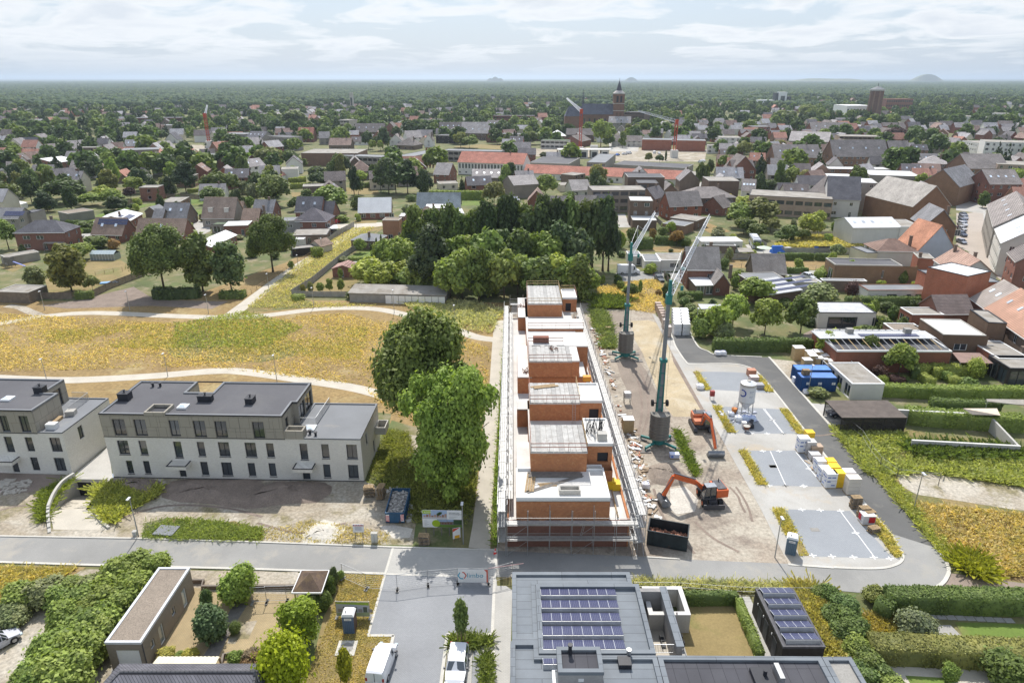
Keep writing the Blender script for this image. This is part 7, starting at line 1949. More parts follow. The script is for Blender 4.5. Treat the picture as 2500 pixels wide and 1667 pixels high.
sfence('short dark fence beside the coach',Q('A6 715 165 800 225'),1.9,2,'conc_dk')
sfence('dark wooden fence running down from the lane beside the brick house',Q('A1 945 920 1000 1000 1060 1090'),1.6,2,'fence_wood')
sfence('dark fence beside the driveway of the dark brick tower house',Q('B7 1265 480 1370 575'),1.8,2.2,'conc_dk')
def post_rail(label,pts,h=1.1,step=2.2,mat='gwood',wire=True,name='post_fence',rails=2,r=.05):
 o=pts[0];t=thing(name,label,'fence',(o.x,o.y,0));m=MB()
 for a,b in zip(pts,pts[1:]):
  a,b=a-o,b-o;n=max(1,round((b-a).length/step))
  for k in range(n+1):
   c=a.lerp(b,k/n);link('post',_post(h,r,mat),t,loc=(c.x,c.y,0))
  for j in range(rails):z=h*(1-j*.45)-.05;m.t((a.x,a.y,z),(b.x,b.y,z),.018 if wire else .04,4)
 m.o('rail','galv' if wire else mat,t);return t
_pp={}
def _post(h,r,mat):
 k=(round(h,2),r,mat)
 if k not in _pp:_pp[k]=MB().t((0,0,0),(0,0,h),r,6).mesh('post',mat)
 return _pp[k]
post_rail('dark bar railing along the street behind the dark roofed building',Q('Z7 1590 400 Z8 0 290 420 320 910 325'),1.2,2.,'dark',True,rails=3,r=.03)
post_rail('rope and post fence winding down through the wild grass',Q('A4 735 880 840 965 915 1090 1000 1200 1140 1305 A7 1300 520'),1.9,4,'gwood')
post_rail('wire fence across the dry field at the right',Q('A6 380 440 650 450'),1.3,4);post_rail('wire fence in front of the dry field right of the old roof',Q('A6 1030 460 1540 475'),1.3,4)
post_rail('garden post fence through the left lawns',Q('B1 860 930 1020 900 1100 890'),1.2,2,'wood');post_rail('wooden rail fence along the lower diagonal path',Q('B2 0 1110 100 1050 330 905 640 705'),1.1,2.5,'wood',False)
NO2=dict(wins=[],side=[]);NO3=dict(NO2,chimney=[])
def wr(n,W,z,w,h,off=0):return[(W*(k+.5)/n-w/2+off,z,w,h)for k in range(n)]
RB,BB,GB,RW='red_brick','brbrick','grey_brick','render'
DK,GR,BRN,ORG,LT=(.75,.8,.95),(1.5,1.6,1.75),(1.9,1.5,1.25),(3.2,1.7,1.15),(2.6,2.6,2.5)
H('red brick house with a dark hipped roof left of the pale birch','B1',125,545,575,540,9,5.6,'hip',3.,rtint=DK,wins=[(2.2,3.4,2.2,1.2),(6.2,3.4,2.2,1.2),(2,.8,2,1.2),(8,.1,1,2.1)],chimney=[(8.5,6)])
H('grey brick house with solar panels at the left edge','B1',-60,412,160,412,8,5.4,'gx',2.8,wall=GB,rtint=GR,solar=[(3,.8,4,2)])
H('grey flat roofed cube behind the left brick house','B1',165,370,270,372,7,6,'flat',wall=GB,cover='bitumen',trim='dark',side=[])
HQ('long grey green flat roofed shed on the lawn','B1',(610,378),(840,345),(790,320),3.2,wall=GB,wtint=(.7,.75,.72),cover='gravel',**NO2,trim='conc',name='shed',cat='shed')
HQ('brick bungalow with a bright metal roof carrying solar panels','B1',(1165,432),(1272,370),(1120,302),3.2,'gx',1.7,cover='wroof',solar=[(1.,.4,4,2),(1,3.,2,1)],chimney=[(3,4)])
H('small brown roofed brick house with dark solar strips','B1',820,552,1090,558,8,2.8,'gx',4.6,rtint=BRN,sky=2,solar=[(1.2,2.2,6,2)],chimney=[])
H('long brown roofed brick house behind the big oak','B1',1217,556,1642,560,8,2.8,'gx',4.4,rtint=BRN,sky=1,chimney=[])
H('grey tiled brick house with two skylights beside the blue pool','B1',1450,408,1668,410,8.5,3.,'gx',4.6,wall=BB,rtint=GR,sky=2)
H('low grey tiled wing beside the skylight house','B1',1365,425,1450,425,7,2.9,'gx',3.2,wall=BB,rtint=GR,chimney=[],wins=[])
H('grey shed with a blue grey roof behind the bright metal roof','B1',1300,350,1400,352,6,2.4,'gy',1.6,wall=BB,rtint=GR,cover='felt_grey',**NO3)
H('tall brown roofed house with two dormers at the end of a drive','B1',1810,405,2095,408,9.5,3.6,'gx',6.4,wall=GB,rtint=(2.3,1.9,1.6),dorm=2,chimney=[])
H('brown roofed side wing of the dormer house','B1',2100,380,2165,380,7,3.4,'gx',4.2,wall=GB,rtint=(2.3,1.9,1.6),chimney=[],wins=[])
H('green grey flat roofed garage before the dormer house','B1',1893,475,2085,475,5,2.8,'flat',wall=GB,cover='lawn_roof',wins=[(.5,.1,2.6,2.2)],side=[],trim='dark')
HQ('brick house extension with a white flat roof','B1',(2005,487),(2225,480),(2260,440),3.4,cover='wroof',wall=RB)
H('dark tiled brick house left of the big dark tree','B1',2165,440,2310,440,8,3.2,'gx',3.8,rtint=BRN,chimney=[(7,4)])
a,b,c=g('B1',1890,668,3.),g('B1',2120,562,3.),g('B1',1965,522,3.)
building('long brick hall with a pale sheet roof behind the round tree',a,b,7.,3.,'gx',1.4,wall=RB,cover='wroof',chimney=[],wins=wr(5,(b-a).length,1.4,1.2,.9),side=[],gutter=False)
H('grey tiled house at the upper right of the dark tree','B2',60,355,235,357,8,5.4,'gx',3.8,rtint=GR,chimney=[(5,4)])
H('tall dark tiled house behind the hipped one','B2',440,348,665,350,8.5,5.,'gx',4.6,wall=RB,rtint=(.95,1,1.15),sky=2)
H('dark tiled lower wing right of the tall dark house','B2',668,380,768,382,8,3.4,'gx',4.4,rtint=(.95,1,1.15),chimney=[])
H('brick house with a dark hipped roof in front of the tall dark one','B2',420,438,716,440,10,5.,'hip',3.6,rtint=(.85,.85,1),wins=wr(3,14,3.,1.6,1.3),bars=1)
HQ('grey rendered extension with a flat roof at the dark hipped house','B2',(305,440),(558,430),(550,400),5.2,wall=GB,wtint=(.9,.95,1.05),cover='felt_grey',trim='conc',wins=wr(2,12,3,1.8,.9))
HQ('low flat roofed kitchen wing below the grey extension','B2',(400,570),(722,562),(715,505),2.9,wall=BB,cover='old',trim='dark')
H('white garden cabin with a flat roof by the path','B2',413,602,512,602,2.6,2.5,'flat',wall=RW,cover='wroof',**NO2,cat='shed',name='shed')
H('pale garden shed with a brown gabled roof by the path','B2',565,640,668,660,4.5,2.3,'gy',1.5,wall=RW,wtint=(.9,.85,.75),rtint=BRN,**NO3,cat='shed',name='shed',gutter=False)
H('low dark garden shed beside the green drums','B2',412,690,612,672,4,2.2,'flat',wall='boards',cover='old',**NO2,cat='shed',name='shed',trim='dark')
for k,(x,y)in enumerate(((440,740),(480,730))):
 p=g('B2',x,y,.03);m=MB().t((-.9,0,.7),(.9,0,.7),.7,14);loose('water_drum',['left pale green drum lying by the path','right pale green drum lying by the path'][k],'drum','paint',m,p,0,(.25,.4,.33))
def scan(label,fr,P,z,mat='wroof',post='galv',t_=.12):
 Q=gs(fr,P,z);o=Q[0];t=thing('canopy',label,'canopy',(o.x,o.y,0));L=[(p.x-o.x,p.y-o.y)for p in Q];MB().pm(L,z-t_,z).o('roof',mat,t)
 for x,y in L:Bx(x-.05,y-.05,0,x+.05,y+.05,z-t_).o('post',post,t)
 return t
scan('white carport roof at the top of the diagonal path','B2',[(720,507),(822,502),(810,470),(720,470)],2.6)
H('bungalow with a blindingly bright roof facing the lane','B2',1003,357,1290,352,9.5,2.9,'gx',4.6,cover='wroof',wins=wr(4,14,.7,1.8,1.5),chimney=[])
H('tall brown brick cube house at the top of the lane','B2',1215,432,1362,434,5,7.,'flat',wall=BB,wtint=(1.8,1.25,.95),cover='gravel',wins=[(1.6,.1,1.6,2.4),(5,2.2,.7,1.)],side=[(2,3,1,1.4)],trim='conc')
H('brick house with a grey sheet roof joined to the cube house','B2',1362,398,1412,398,6,7.2,'flat',wall=RB,cover='wroof',trim='conc')
HQ('low brick bungalow with a blue grey roof between the cypresses','B2',(1160,614),(1250,562),(1085,525),2.9,'hip',1.4,wall=BB,cover='felt_grey',rtint=(.8,.9,1.1),chimney=[(2,3)])
H('big blue grey roofed house with a white balcony dormer','B2',1522,320,1903,320,9.5,3.2,'gx',5.2,wall=RW,rtint=(1.5,1.85,2.1),wins=wr(3,15,.6,1.2,1.9),chimney=[])
H('white dormer storey on the big blue grey roof','B2',1605,318,1815,318,4.5,5.6,'shed',.5,wall=RW,cover='wroof',wins=wr(4,9,3.8,1.4,1.3),side=[],chimney=[],name='roof_storey',cat='roof storey',loc=None)
H('brown hipped pavilion roof before the blue grey house','B2',1515,402,1690,404,6,3.2,'hip',3.4,rtint=BRN,chimney=[(6,3)])
HQ('flat white roofed brick annex with two hatches','B2',(1475,457),(1605,457),(1598,408),3.2,wall=BB,wtint=(1.5,1.1,.9),cover='wroof')
HQ('long ribbed grey flat roof right of the blue grey house','B2',(1745,378),(1945,372),(1945,328),3.,wall=RW,cover='corrugated')
H('small brick garage with a pinkish brown roof in the garden','B2',768,857,962,862,5,2.5,'gy',1.,rtint=(2.2,1.5,1.4),wins=[(1.5,.05,1.6,2.)],side=[],chimney=[],cat='garage',name='garage',gutter=False)
def long_shed():
 a,b=g('B2',920,1072,2.4),g('B2',1775,1095,2.4);building('long low shed with a mossy roof and a white panel wall',a,b,5.5,2.4,'shed',.5,wall='fence_conc',wtint=None,cover='old',**NO3,name='shed',cat='shed')
 n=9;t=thing('panel_wall','white concrete panel wall along the front of the long low shed','wall',(a.x,a.y,0),atan2(b.y-a.y,b.x-a.x));W=(b-a).length;s=W*.62/n
 for k in range(n):Bx(W*.38+k*s+.04,-.35,0,W*.38+(k+1)*s-.04,-.28,2.).o('panel','white',t);Bx(W*.38+k*s-.05,-.38,0,W*.38+k*s+.05,-.26,2.1).o('post','conc_dk',t)
long_shed()
H('flat grey shed with a mossy roof at the left edge above the meadow','B1',-40,1075,250,1085,6,2.6,'flat',wall='fence_wood',cover='old',**NO2,cat='shed',name='shed',trim='conc')
scan('small flat garage roof between the left gardens','B1',[(383,640),(545,642),(620,600),(440,602)],2.6,'old')
HQ('long mossy flat roof of garages left of the birch','B1',(50,770),(350,720),(330,695),2.3,wall=GB,cover='old',**NO2,cat='shed',name='shed',trim='conc')
def greenhouse(label,fr,x0,y0,x1,y1,depth,h=1.9):
 a,b=g(fr,x0,y0),g(fr,x1,y1);v=b-a;W=v.length;t=thing('greenhouse',label,'greenhouse',(a.x,a.y,0),atan2(v.y,v.x));D=depth
 Bx(0,0,0,W,D,h).o('glass_wall','glass_pale',t);m=MB();roof_slab(m,(0,0,h),(W,0,h),(W,D/2,h+.8),(0,D/2,h+.8),.04);roof_slab(m,(W,D,h),(0,D,h),(0,D/2+.003,h+.8),(W,D/2+.003,h+.8),.04);m.o('glass_roof','glass_pale',t)
 n=int(W/.8);f=MB()
 for k in range(n+1):x=W*k/n;f.b(x-.02,-.03,0,x+.02,.0,h).bm((x,0,h+.03),(x,D/2,h+.83),.04,.04)
 f.o('glazing_bar','wmetal',t);occupy(a.x+W/2,a.y+D/2,3)
greenhouse('glass greenhouse between the birch and the oak','B1',815,795,1030,795,3.5);greenhouse('greenhouse on the far lawn behind the skylight house','B1',1555,290,1690,290,3.)
p=g('B1',1725,400,.03);loose('garden_pool','round blue pool beside the skylight house','pool','paint',MB().c(0,0,0,1.,2.,24),p,0,(.03,.17,.4))
p=g('B1',985,995,.03);loose('blue_tarpaulin','blue inflatable spread on the dry lawn by the screen fence','tarpaulin','paint',Bx(-2.2,-.8,0,2.2,.8,.25),p,R(20),(.2,.38,.65))
p=g('B1',150,330,.03);t=thing('party_tent','white party tent with a pointed roof at the far left','tent',p);Bx(-3.5,-2,0,3.5,2,2.2).o('tent_wall','white',t);MB().hx([(-3.6,-2.1,2.2),(3.6,-2.1,2.2),(3.6,2.1,2.2),(-3.6,2.1,2.2)],[(-.3,-.2,3.4),(.3,-.2,3.4),(.3,.2,3.4),(-.3,.2,3.4)]).o('tent_roof','white',t)
def play():
 p=g('B1',95,850,.03);t=thing('play_tower','grey wooden play tower with a blue slide in the left garden','play tower',p);Bx(-1,-.8,1.4,1,.8,2.9).o('cabin','gwood',t)
 for x in(-1,.88):
  for y in(-.8,.68):Bx(x,y,0,x+.12,y+.12,1.4).o('post','gwood',t)
 MB().bm((1.1,0,1.5),(4.2,0,.2),.6,.08).o('slide','paint',t,(.08,.12,.4))
play()
H('old brick house with a steep mossy grey roof beside the crane jib','A1',1255,812,1665,815,8.5,5.4,'gx',4.6,rtint=(1.9,1.9,1.9),chimney=[(6.5,5.4)],wins=[(5,3,1,1)],wtint=(.9,.9,.9))
H('brick annex with a mossy gable facing the camera','A1',1590,1010,1790,1010,8,3.,'gy',2.6,rtint=(1.7,1.7,1.7),wins=[(.5,.9,.9,1.)],side=[],chimney=[(5.2,5)],gutter=False,wtint=(.8,.8,.8))
H('glazed porch with a pink white roof before the old brick house','A1',1360,1025,1575,1020,5,2.7,'shed',.5,wall=BB,cover='wroof',wins=wr(3,7,.3,1.9,2.1),side=[],chimney=[],rtint=None)
H('long white bungalow with a flat gravel roof and dark shutters','A1',908,712,1235,712,8,3.,'flat',wall=RW,cover='old',wins=[(2.5,1.,2.6,1.2)],side=[],trim='white')
H('white side wing of the bungalow by the picket fence','A1',700,725,905,728,8,2.9,'flat',wall=RW,cover='felt_grey',**NO2,trim='white')
H('small white garage with a dark door behind the delivery van','A1',505,660,668,660,6,2.6,'flat',wall=RW,cover='felt_grey',wins=[(2.,.05,2.8,2.1)],side=[],trim='white',cat='garage',name='garage')
def picket(label,fr,a,b):
 A,B=g(fr,*a),g(fr,*b);v=B-A;L_=v.length;t=thing('picket_fence',label,'fence',(A.x,A.y,0),atan2(v.y,v.x));m=MB()
 for k in range(int(L_/1.2)+1):m.b(k*1.2-.05,-.05,0,k*1.2+.05,.05,.85)
 for z in(.35,.7):m.b(0,-.03,z,L_,.03,z+.12)
 m.o('rails','white',t)
picket('white rail fence before the wing of the bungalow','A1',(735,855),(840,858));picket('white rail fence before the long white bungalow','A1',(915,860),(1180,862))
scan('blue grey lean-to roof on timber posts among the shrubs','A1',[(1420,1330),(1620,1320),(1680,1270),(1380,1265)],2.8,'corrugated','wood')
HQ('long flat white roofed hall with a mossy lean-to','A6',(60,145),(535,142),(495,88),3.4,wall=RW,cover='wroof')
HQ('mossy grey corrugated shed in front of the white hall','A6',(120,185),(455,190),(440,148),2.6,wall=BB,cover='old',**NO2,cat='shed',name='shed')
scan('grey flat roofed open shed beside the coach','A6',[(490,260),(665,258),(620,212),(470,212)],2.4,'old')
p=g('A6',770,285,.03);t=thing('parasol','pale green octagonal parasol in the yard by the coach','parasol',p);MB().t((0,0,0),(0,0,2.4),.04,6).o('pole','galv',t);MB().c(0,0,2.,2.6,2.3,8,.1).o('canopy','fabric',t,(.55,.62,.52))
p=g('A6',930,270,.03);t=thing('garden_tent','blue tent tarpaulin beside the pale parasol','tent',p);MB().hx([(-2,-1.5,0),(2,-1.5,0),(2,1.5,0),(-2,1.5,0)],[(-1.7,-.3,2.2),(1.4,-.3,2.2),(1.4,.5,2.2),(-1.7,.5,2.2)]).o('tarpaulin','paint',t,(.04,.15,.55))
p=g('A6',1455,278,.03);t=thing('trampoline_frame','blue and black upright frame sheet against the concrete fence','banner',p);Bx(-2.9,0,.1,-1.7,.1,2.2).b(1.7,0,.1,2.9,.1,2.2).o('blue_sheet','paint',t,(.02,.12,.45));Bx(-1.7,.02,.1,1.7,.08,2.2).o('black_sheet','dark',t)
H('old stone barn with a broken mossy tile roof','A6',665,495,1030,497,7,2.6,'gx',4.2,wall=BB,rtint=(2.2,2.1,2),**NO3)
HQ('long bitumen flat roof behind the leafy trees','A6',(580,585),(1020,572),(740,500),3.,wall=BB,cover='felt_grey',**NO2,trim='conc')
H('dark brick hall with striped solar roof among the trees','A6',830,745,1205,690,8,3.4,'shed',1.,wall=BB,wtint=(.6,.55,.5),cover='corrugated',**NO3,solar=[(1.5,.9,9,1),(1.5,3.4,9,1),(1.5,5.8,9,1)])
HQ('low white flat roof behind the parked white car','A6',(1160,612),(1440,608),(1400,568),2.8,wall=RW,cover='old',**NO2)
HQ('long narrow grey flat roof left of the striped garden terrace','A6',(1450,590),(1960,598),(1960,575),2.8,wall=BB,cover='felt_grey',**NO2)
H('long brown walled building with a terrace roof and roof domes','A5',545,580,1190,592,7,4.6,'flat',wall=BB,wtint=(1.25,1.1,.9),cover='bitumen',wins=[(12,1.5,.6,2),(21,1.5,.6,2)],side=[(1,.3,3,3)],trim='conc',parapet=.3)
H('white plastered house with a brown tiled hipped roof and two chimneys','A5',955,440,1335,445,9,4.4,'hip',2.6,wall=RW,rtint=(1.5,1.1,.95),wins=[],chimney=[(10.5,4.2)])
H('small cream house with a flat green grey roof left of the white hip house','A5',850,465,952,462,8,4.,'flat',wall=RW,wtint=(1,.95,.75),cover='felt_grey',**NO2,trim='dark')
H('long whitewashed workshop with a white metal roof and skylights','A5',722,215,1170,210,12,6.,'gx',2.,wall=RW,wtint=(.95,.97,1),cover='wroof',**NO2,sky=5,chimney=[])
H('white walled flat extension with scattered roof domes','A5',1172,212,1385,215,12,6.,'flat',wall=RW,cover='old',**NO2)
H('pale blue plastered gable house at the street corner','A5',1330,440,1700,430,10,4.4,'gy',7.2,wall=RW,wtint=(.68,.76,.95),rtint=ORG,wins=[],side=[(1,1.2,.9,1.3),(4,1.2,.9,1.3),(7,1.2,.9,1.3)],chimney=[],ov=.2,gutter=False)
H('brown brick gabled house with a mossy eaves band along the street','A5',1405,190,1700,200,12,6.5,'gy',5.,wall=BB,wtint=(1.1,.85,.7),rtint=GR,wins=wr(3,12,3.2,1.6,2),side=[],chimney=[(6,.6)],ov=.4,gutter=False)
H('huge brown brick gable with a black notch dormer on the street','C1',150,440,640,425,26,8.,'gy',7.,wall=BB,wtint=(1.25,.95,.75),rtint=LT,**NO2,ov=.2,gutter=False,chimney=[])
H('brown brick gabled building farther up the street','C1',250,140,750,190,26,8.,'gy',6.5,wall=BB,wtint=(1.3,1.05,.85),rtint=GR,**NO2,ov=.2,gutter=False,chimney=[])
H('pink brown tiled house with brick chimneys at the street bend','A5',1500,520,1700,655,9,5.6,'gx',3.6,wall=RW,rtint=(2.6,1.9,1.6),chimney=[(2,3.4),(10,5)],wins=wr(3,10,3.2,1,1.3))
H('big orange brick side wall with a grey raised roof','A5',1590,745,2145,745,11,6.5,'flat',wall=RB,wtint=(1.8,1.45,1.2),cover='felt_grey',**NO2,trim='dark')
H('grey sheet clad top storey on the orange brick building','A5',1815,690,2040,640,9,9.5,'flat',wall=RB,wtint=(1.8,1.45,1.2),cover='wroof',**NO2,trim='dark',name='roof_storey',cat='roof storey')
H('brick annex with a tall chimney left of the pink roof','A5',1340,510,1495,520,6,5.,'flat',wall=RB,wtint=(1.3,1.1,1),cover='old',**NO2,chimney=[(.6,1)],trim='conc')
H('white plastered long garden building with grey framed windows','A5',862,822,1500,820,5,3.3,'flat',wall=RW,cover='felt_grey',wins=[(4.6,.4,2.4,2.),(9.3,.05,1.1,2.3),(11.4,.4,2.2,2.),(14.6,.4,2.4,2.)],side=[],frame='steel',trim='rust')
H('white garage building with a dark sectional door and glass doors','A5',395,1035,940,1040,7.5,3.5,'flat',wall=RW,cover='corrugated',wins=[(2.,.05,6.2,2.6),(11.4,.05,3.2,2.5)],side=[],frame='steel',trim='dark')
HQ('brick flat roofed house with a pebble roof beside the ivy hedge','A5',(1285,1055),(1590,1055),(1500,985),3.4,wall=RB,wtint=(1.2,1,.9),cover='old',side=[(.8,1,1.6,1.5),(3,1,1.6,1.5)],wins=[])
H('slate roofed brick house behind the glass panels','A5',1545,1035,1870,1030,7,3.4,'gx',3.,wall=RB,rtint=(1.5,1.3,1.25),wins=[],chimney=[])
HQ('courtyard house with a brown pebble roof and curved skylight','A5',(1150,1240),(1455,1245),(1330,1140),3.2,wall=BB,wtint=(1.1,.9,.8),cover='gravel',wins=[],side=[(1.5,.2,3.5,2.4)])
HQ('ribbed flat roof beside the curved skylight','A5',(1440,1230),(1580,1225),(1560,1150),3.2,wall=BB,cover='old',**NO2,trim='dark')
H('two storey brown brick building with a roof terrace of glass screens','A5',1580,1245,1990,1255,9,5.2,'flat',wall=BB,wtint=(.85,.75,.65),cover='new_conc',wins=[(2.4,2.2,2.4,1.3),(8.2,2.2,1.4,1.2)],side=[],trim='conc')
H('brown brick house right of the glass screen terrace','A5',2010,1130,2190,1140,8,6.4,'flat',wall=BB,wtint=(.9,.8,.7),cover='old',wins=[(1,1.2,.9,2)],side=[],trim='dark')
H('grey tiled house with skylights between the street and the brick wall','A5',1850,885,1975,975,11,5.,'gx',4.4,wall=RB,rtint=(2.3,2.2,2.1),sky=2,**NO2)
H('orange pink tiled house with skylights at the right edge','A5',1985,985,2190,1140,11,5.4,'gx',4.6,wall=BB,rtint=(3.,1.95,1.5),sky=2,**NO2)
H('second orange pink tiled roof cut off by the right edge','A5',2200,1150,2420,1300,11,5.4,'gx',4.4,wall=BB,rtint=(3.,1.95,1.5),wins=wr(2,14,3,1.2,1.6),side=[])
H('brick bungalow with a dark chimney at the right edge','A5',2110,1475,2420,1480,9,3.2,'flat',wall=RB,wtint=(1.2,1,.9),cover='old',side=[(1,.4,1,1.8),(3,.4,1,1.8)],chimney=[(6.,3)])
H('modern black framed glass extension at the right edge','A4',2110,350,2420,355,6,3.2,'flat',wall='boards',cover='old',wins=[(.3,.1,3,2.7),(3.8,.1,4,2.7)],side=[(.5,.1,2.2,2.7),(3,.1,2.2,2.7)],frame='dark',trim='dark')
HQ('long flat roofed shed with white panels behind the plywood crates','A4',(770,482),(1045,482),(850,300),2.8,wall=RW,cover='old',wins=[],side=wr(4,12,.1,2.2,2.2),cat='shed',name='shed',frame='white')
H('long brick warehouse with a broken open strip roof','A4',640,205,1615,210,11,4.,'flat',wall=RB,wtint=(.9,.75,.65),cover='bitumen',**NO2,trim='white',parapet=.3)
def open_rafters():
 a,b=g('A4',640,205,4.),g('A4',1600,208,4.);t=thing('roof_frame','pale frame of rafters and sheets lying over the brick warehouse','roof frame',(a.x,a.y,4.3));W=(b-a).length
 Bx(-1.5,4.2,.6,W,8.2,.72).o('roof_sheet','corrugated',t);Bx(W*.32,5.,.74,W*.86,6.2,.86).o('panel_strip','pv',t)
 for k in range(17):
  x=W*k/16;MB().bm((x,.3,.05),(x,4.4,.6),.1,.1).o('rafter','rail_wood' if k%2 else 'galv',t);MB().bm((x,7.9,.6),(x,10.6,.1),.08,.08).o('rafter','galv',t)
 for x in(W*.23,W*.77):Bx(x,6.6,.72,x+1.2,7.6,1.6).o('roof_box','conc_dk',t)
open_rafters()
scan('red brown ribbed flat roof beside the warehouse','A4',[(1690,295),(1970,302),(1850,210),(1620,210)],2.6,'corr_red')
T('Z2',1590,1040,-300,1000,'oak','oak','taller of the two big leafy trees beside the footpath, standing behind',clear=.2,tr=.5)
T('Z2',1790,1420,215,900,'oak2','fresh','front one of the two big trees beside the footpath, leafy down to the ground',clear=.04,tr=.45)
AUTO=[];CW=dict(oak='green',fresh='fresh green',olive='olive',dark='dark',blue='bluish',pine='blackish',yellow='golden',grey='grey green',plum='purple',rusty='brownish',lime='yellow green',hedge='deep green')
KW=dict(round='round tree',tall='slender tree',conifer='conifer',pine='pine',column='columnar tree',bush='shrub',ball='clipped bush',young='young tree',oak='big tree')
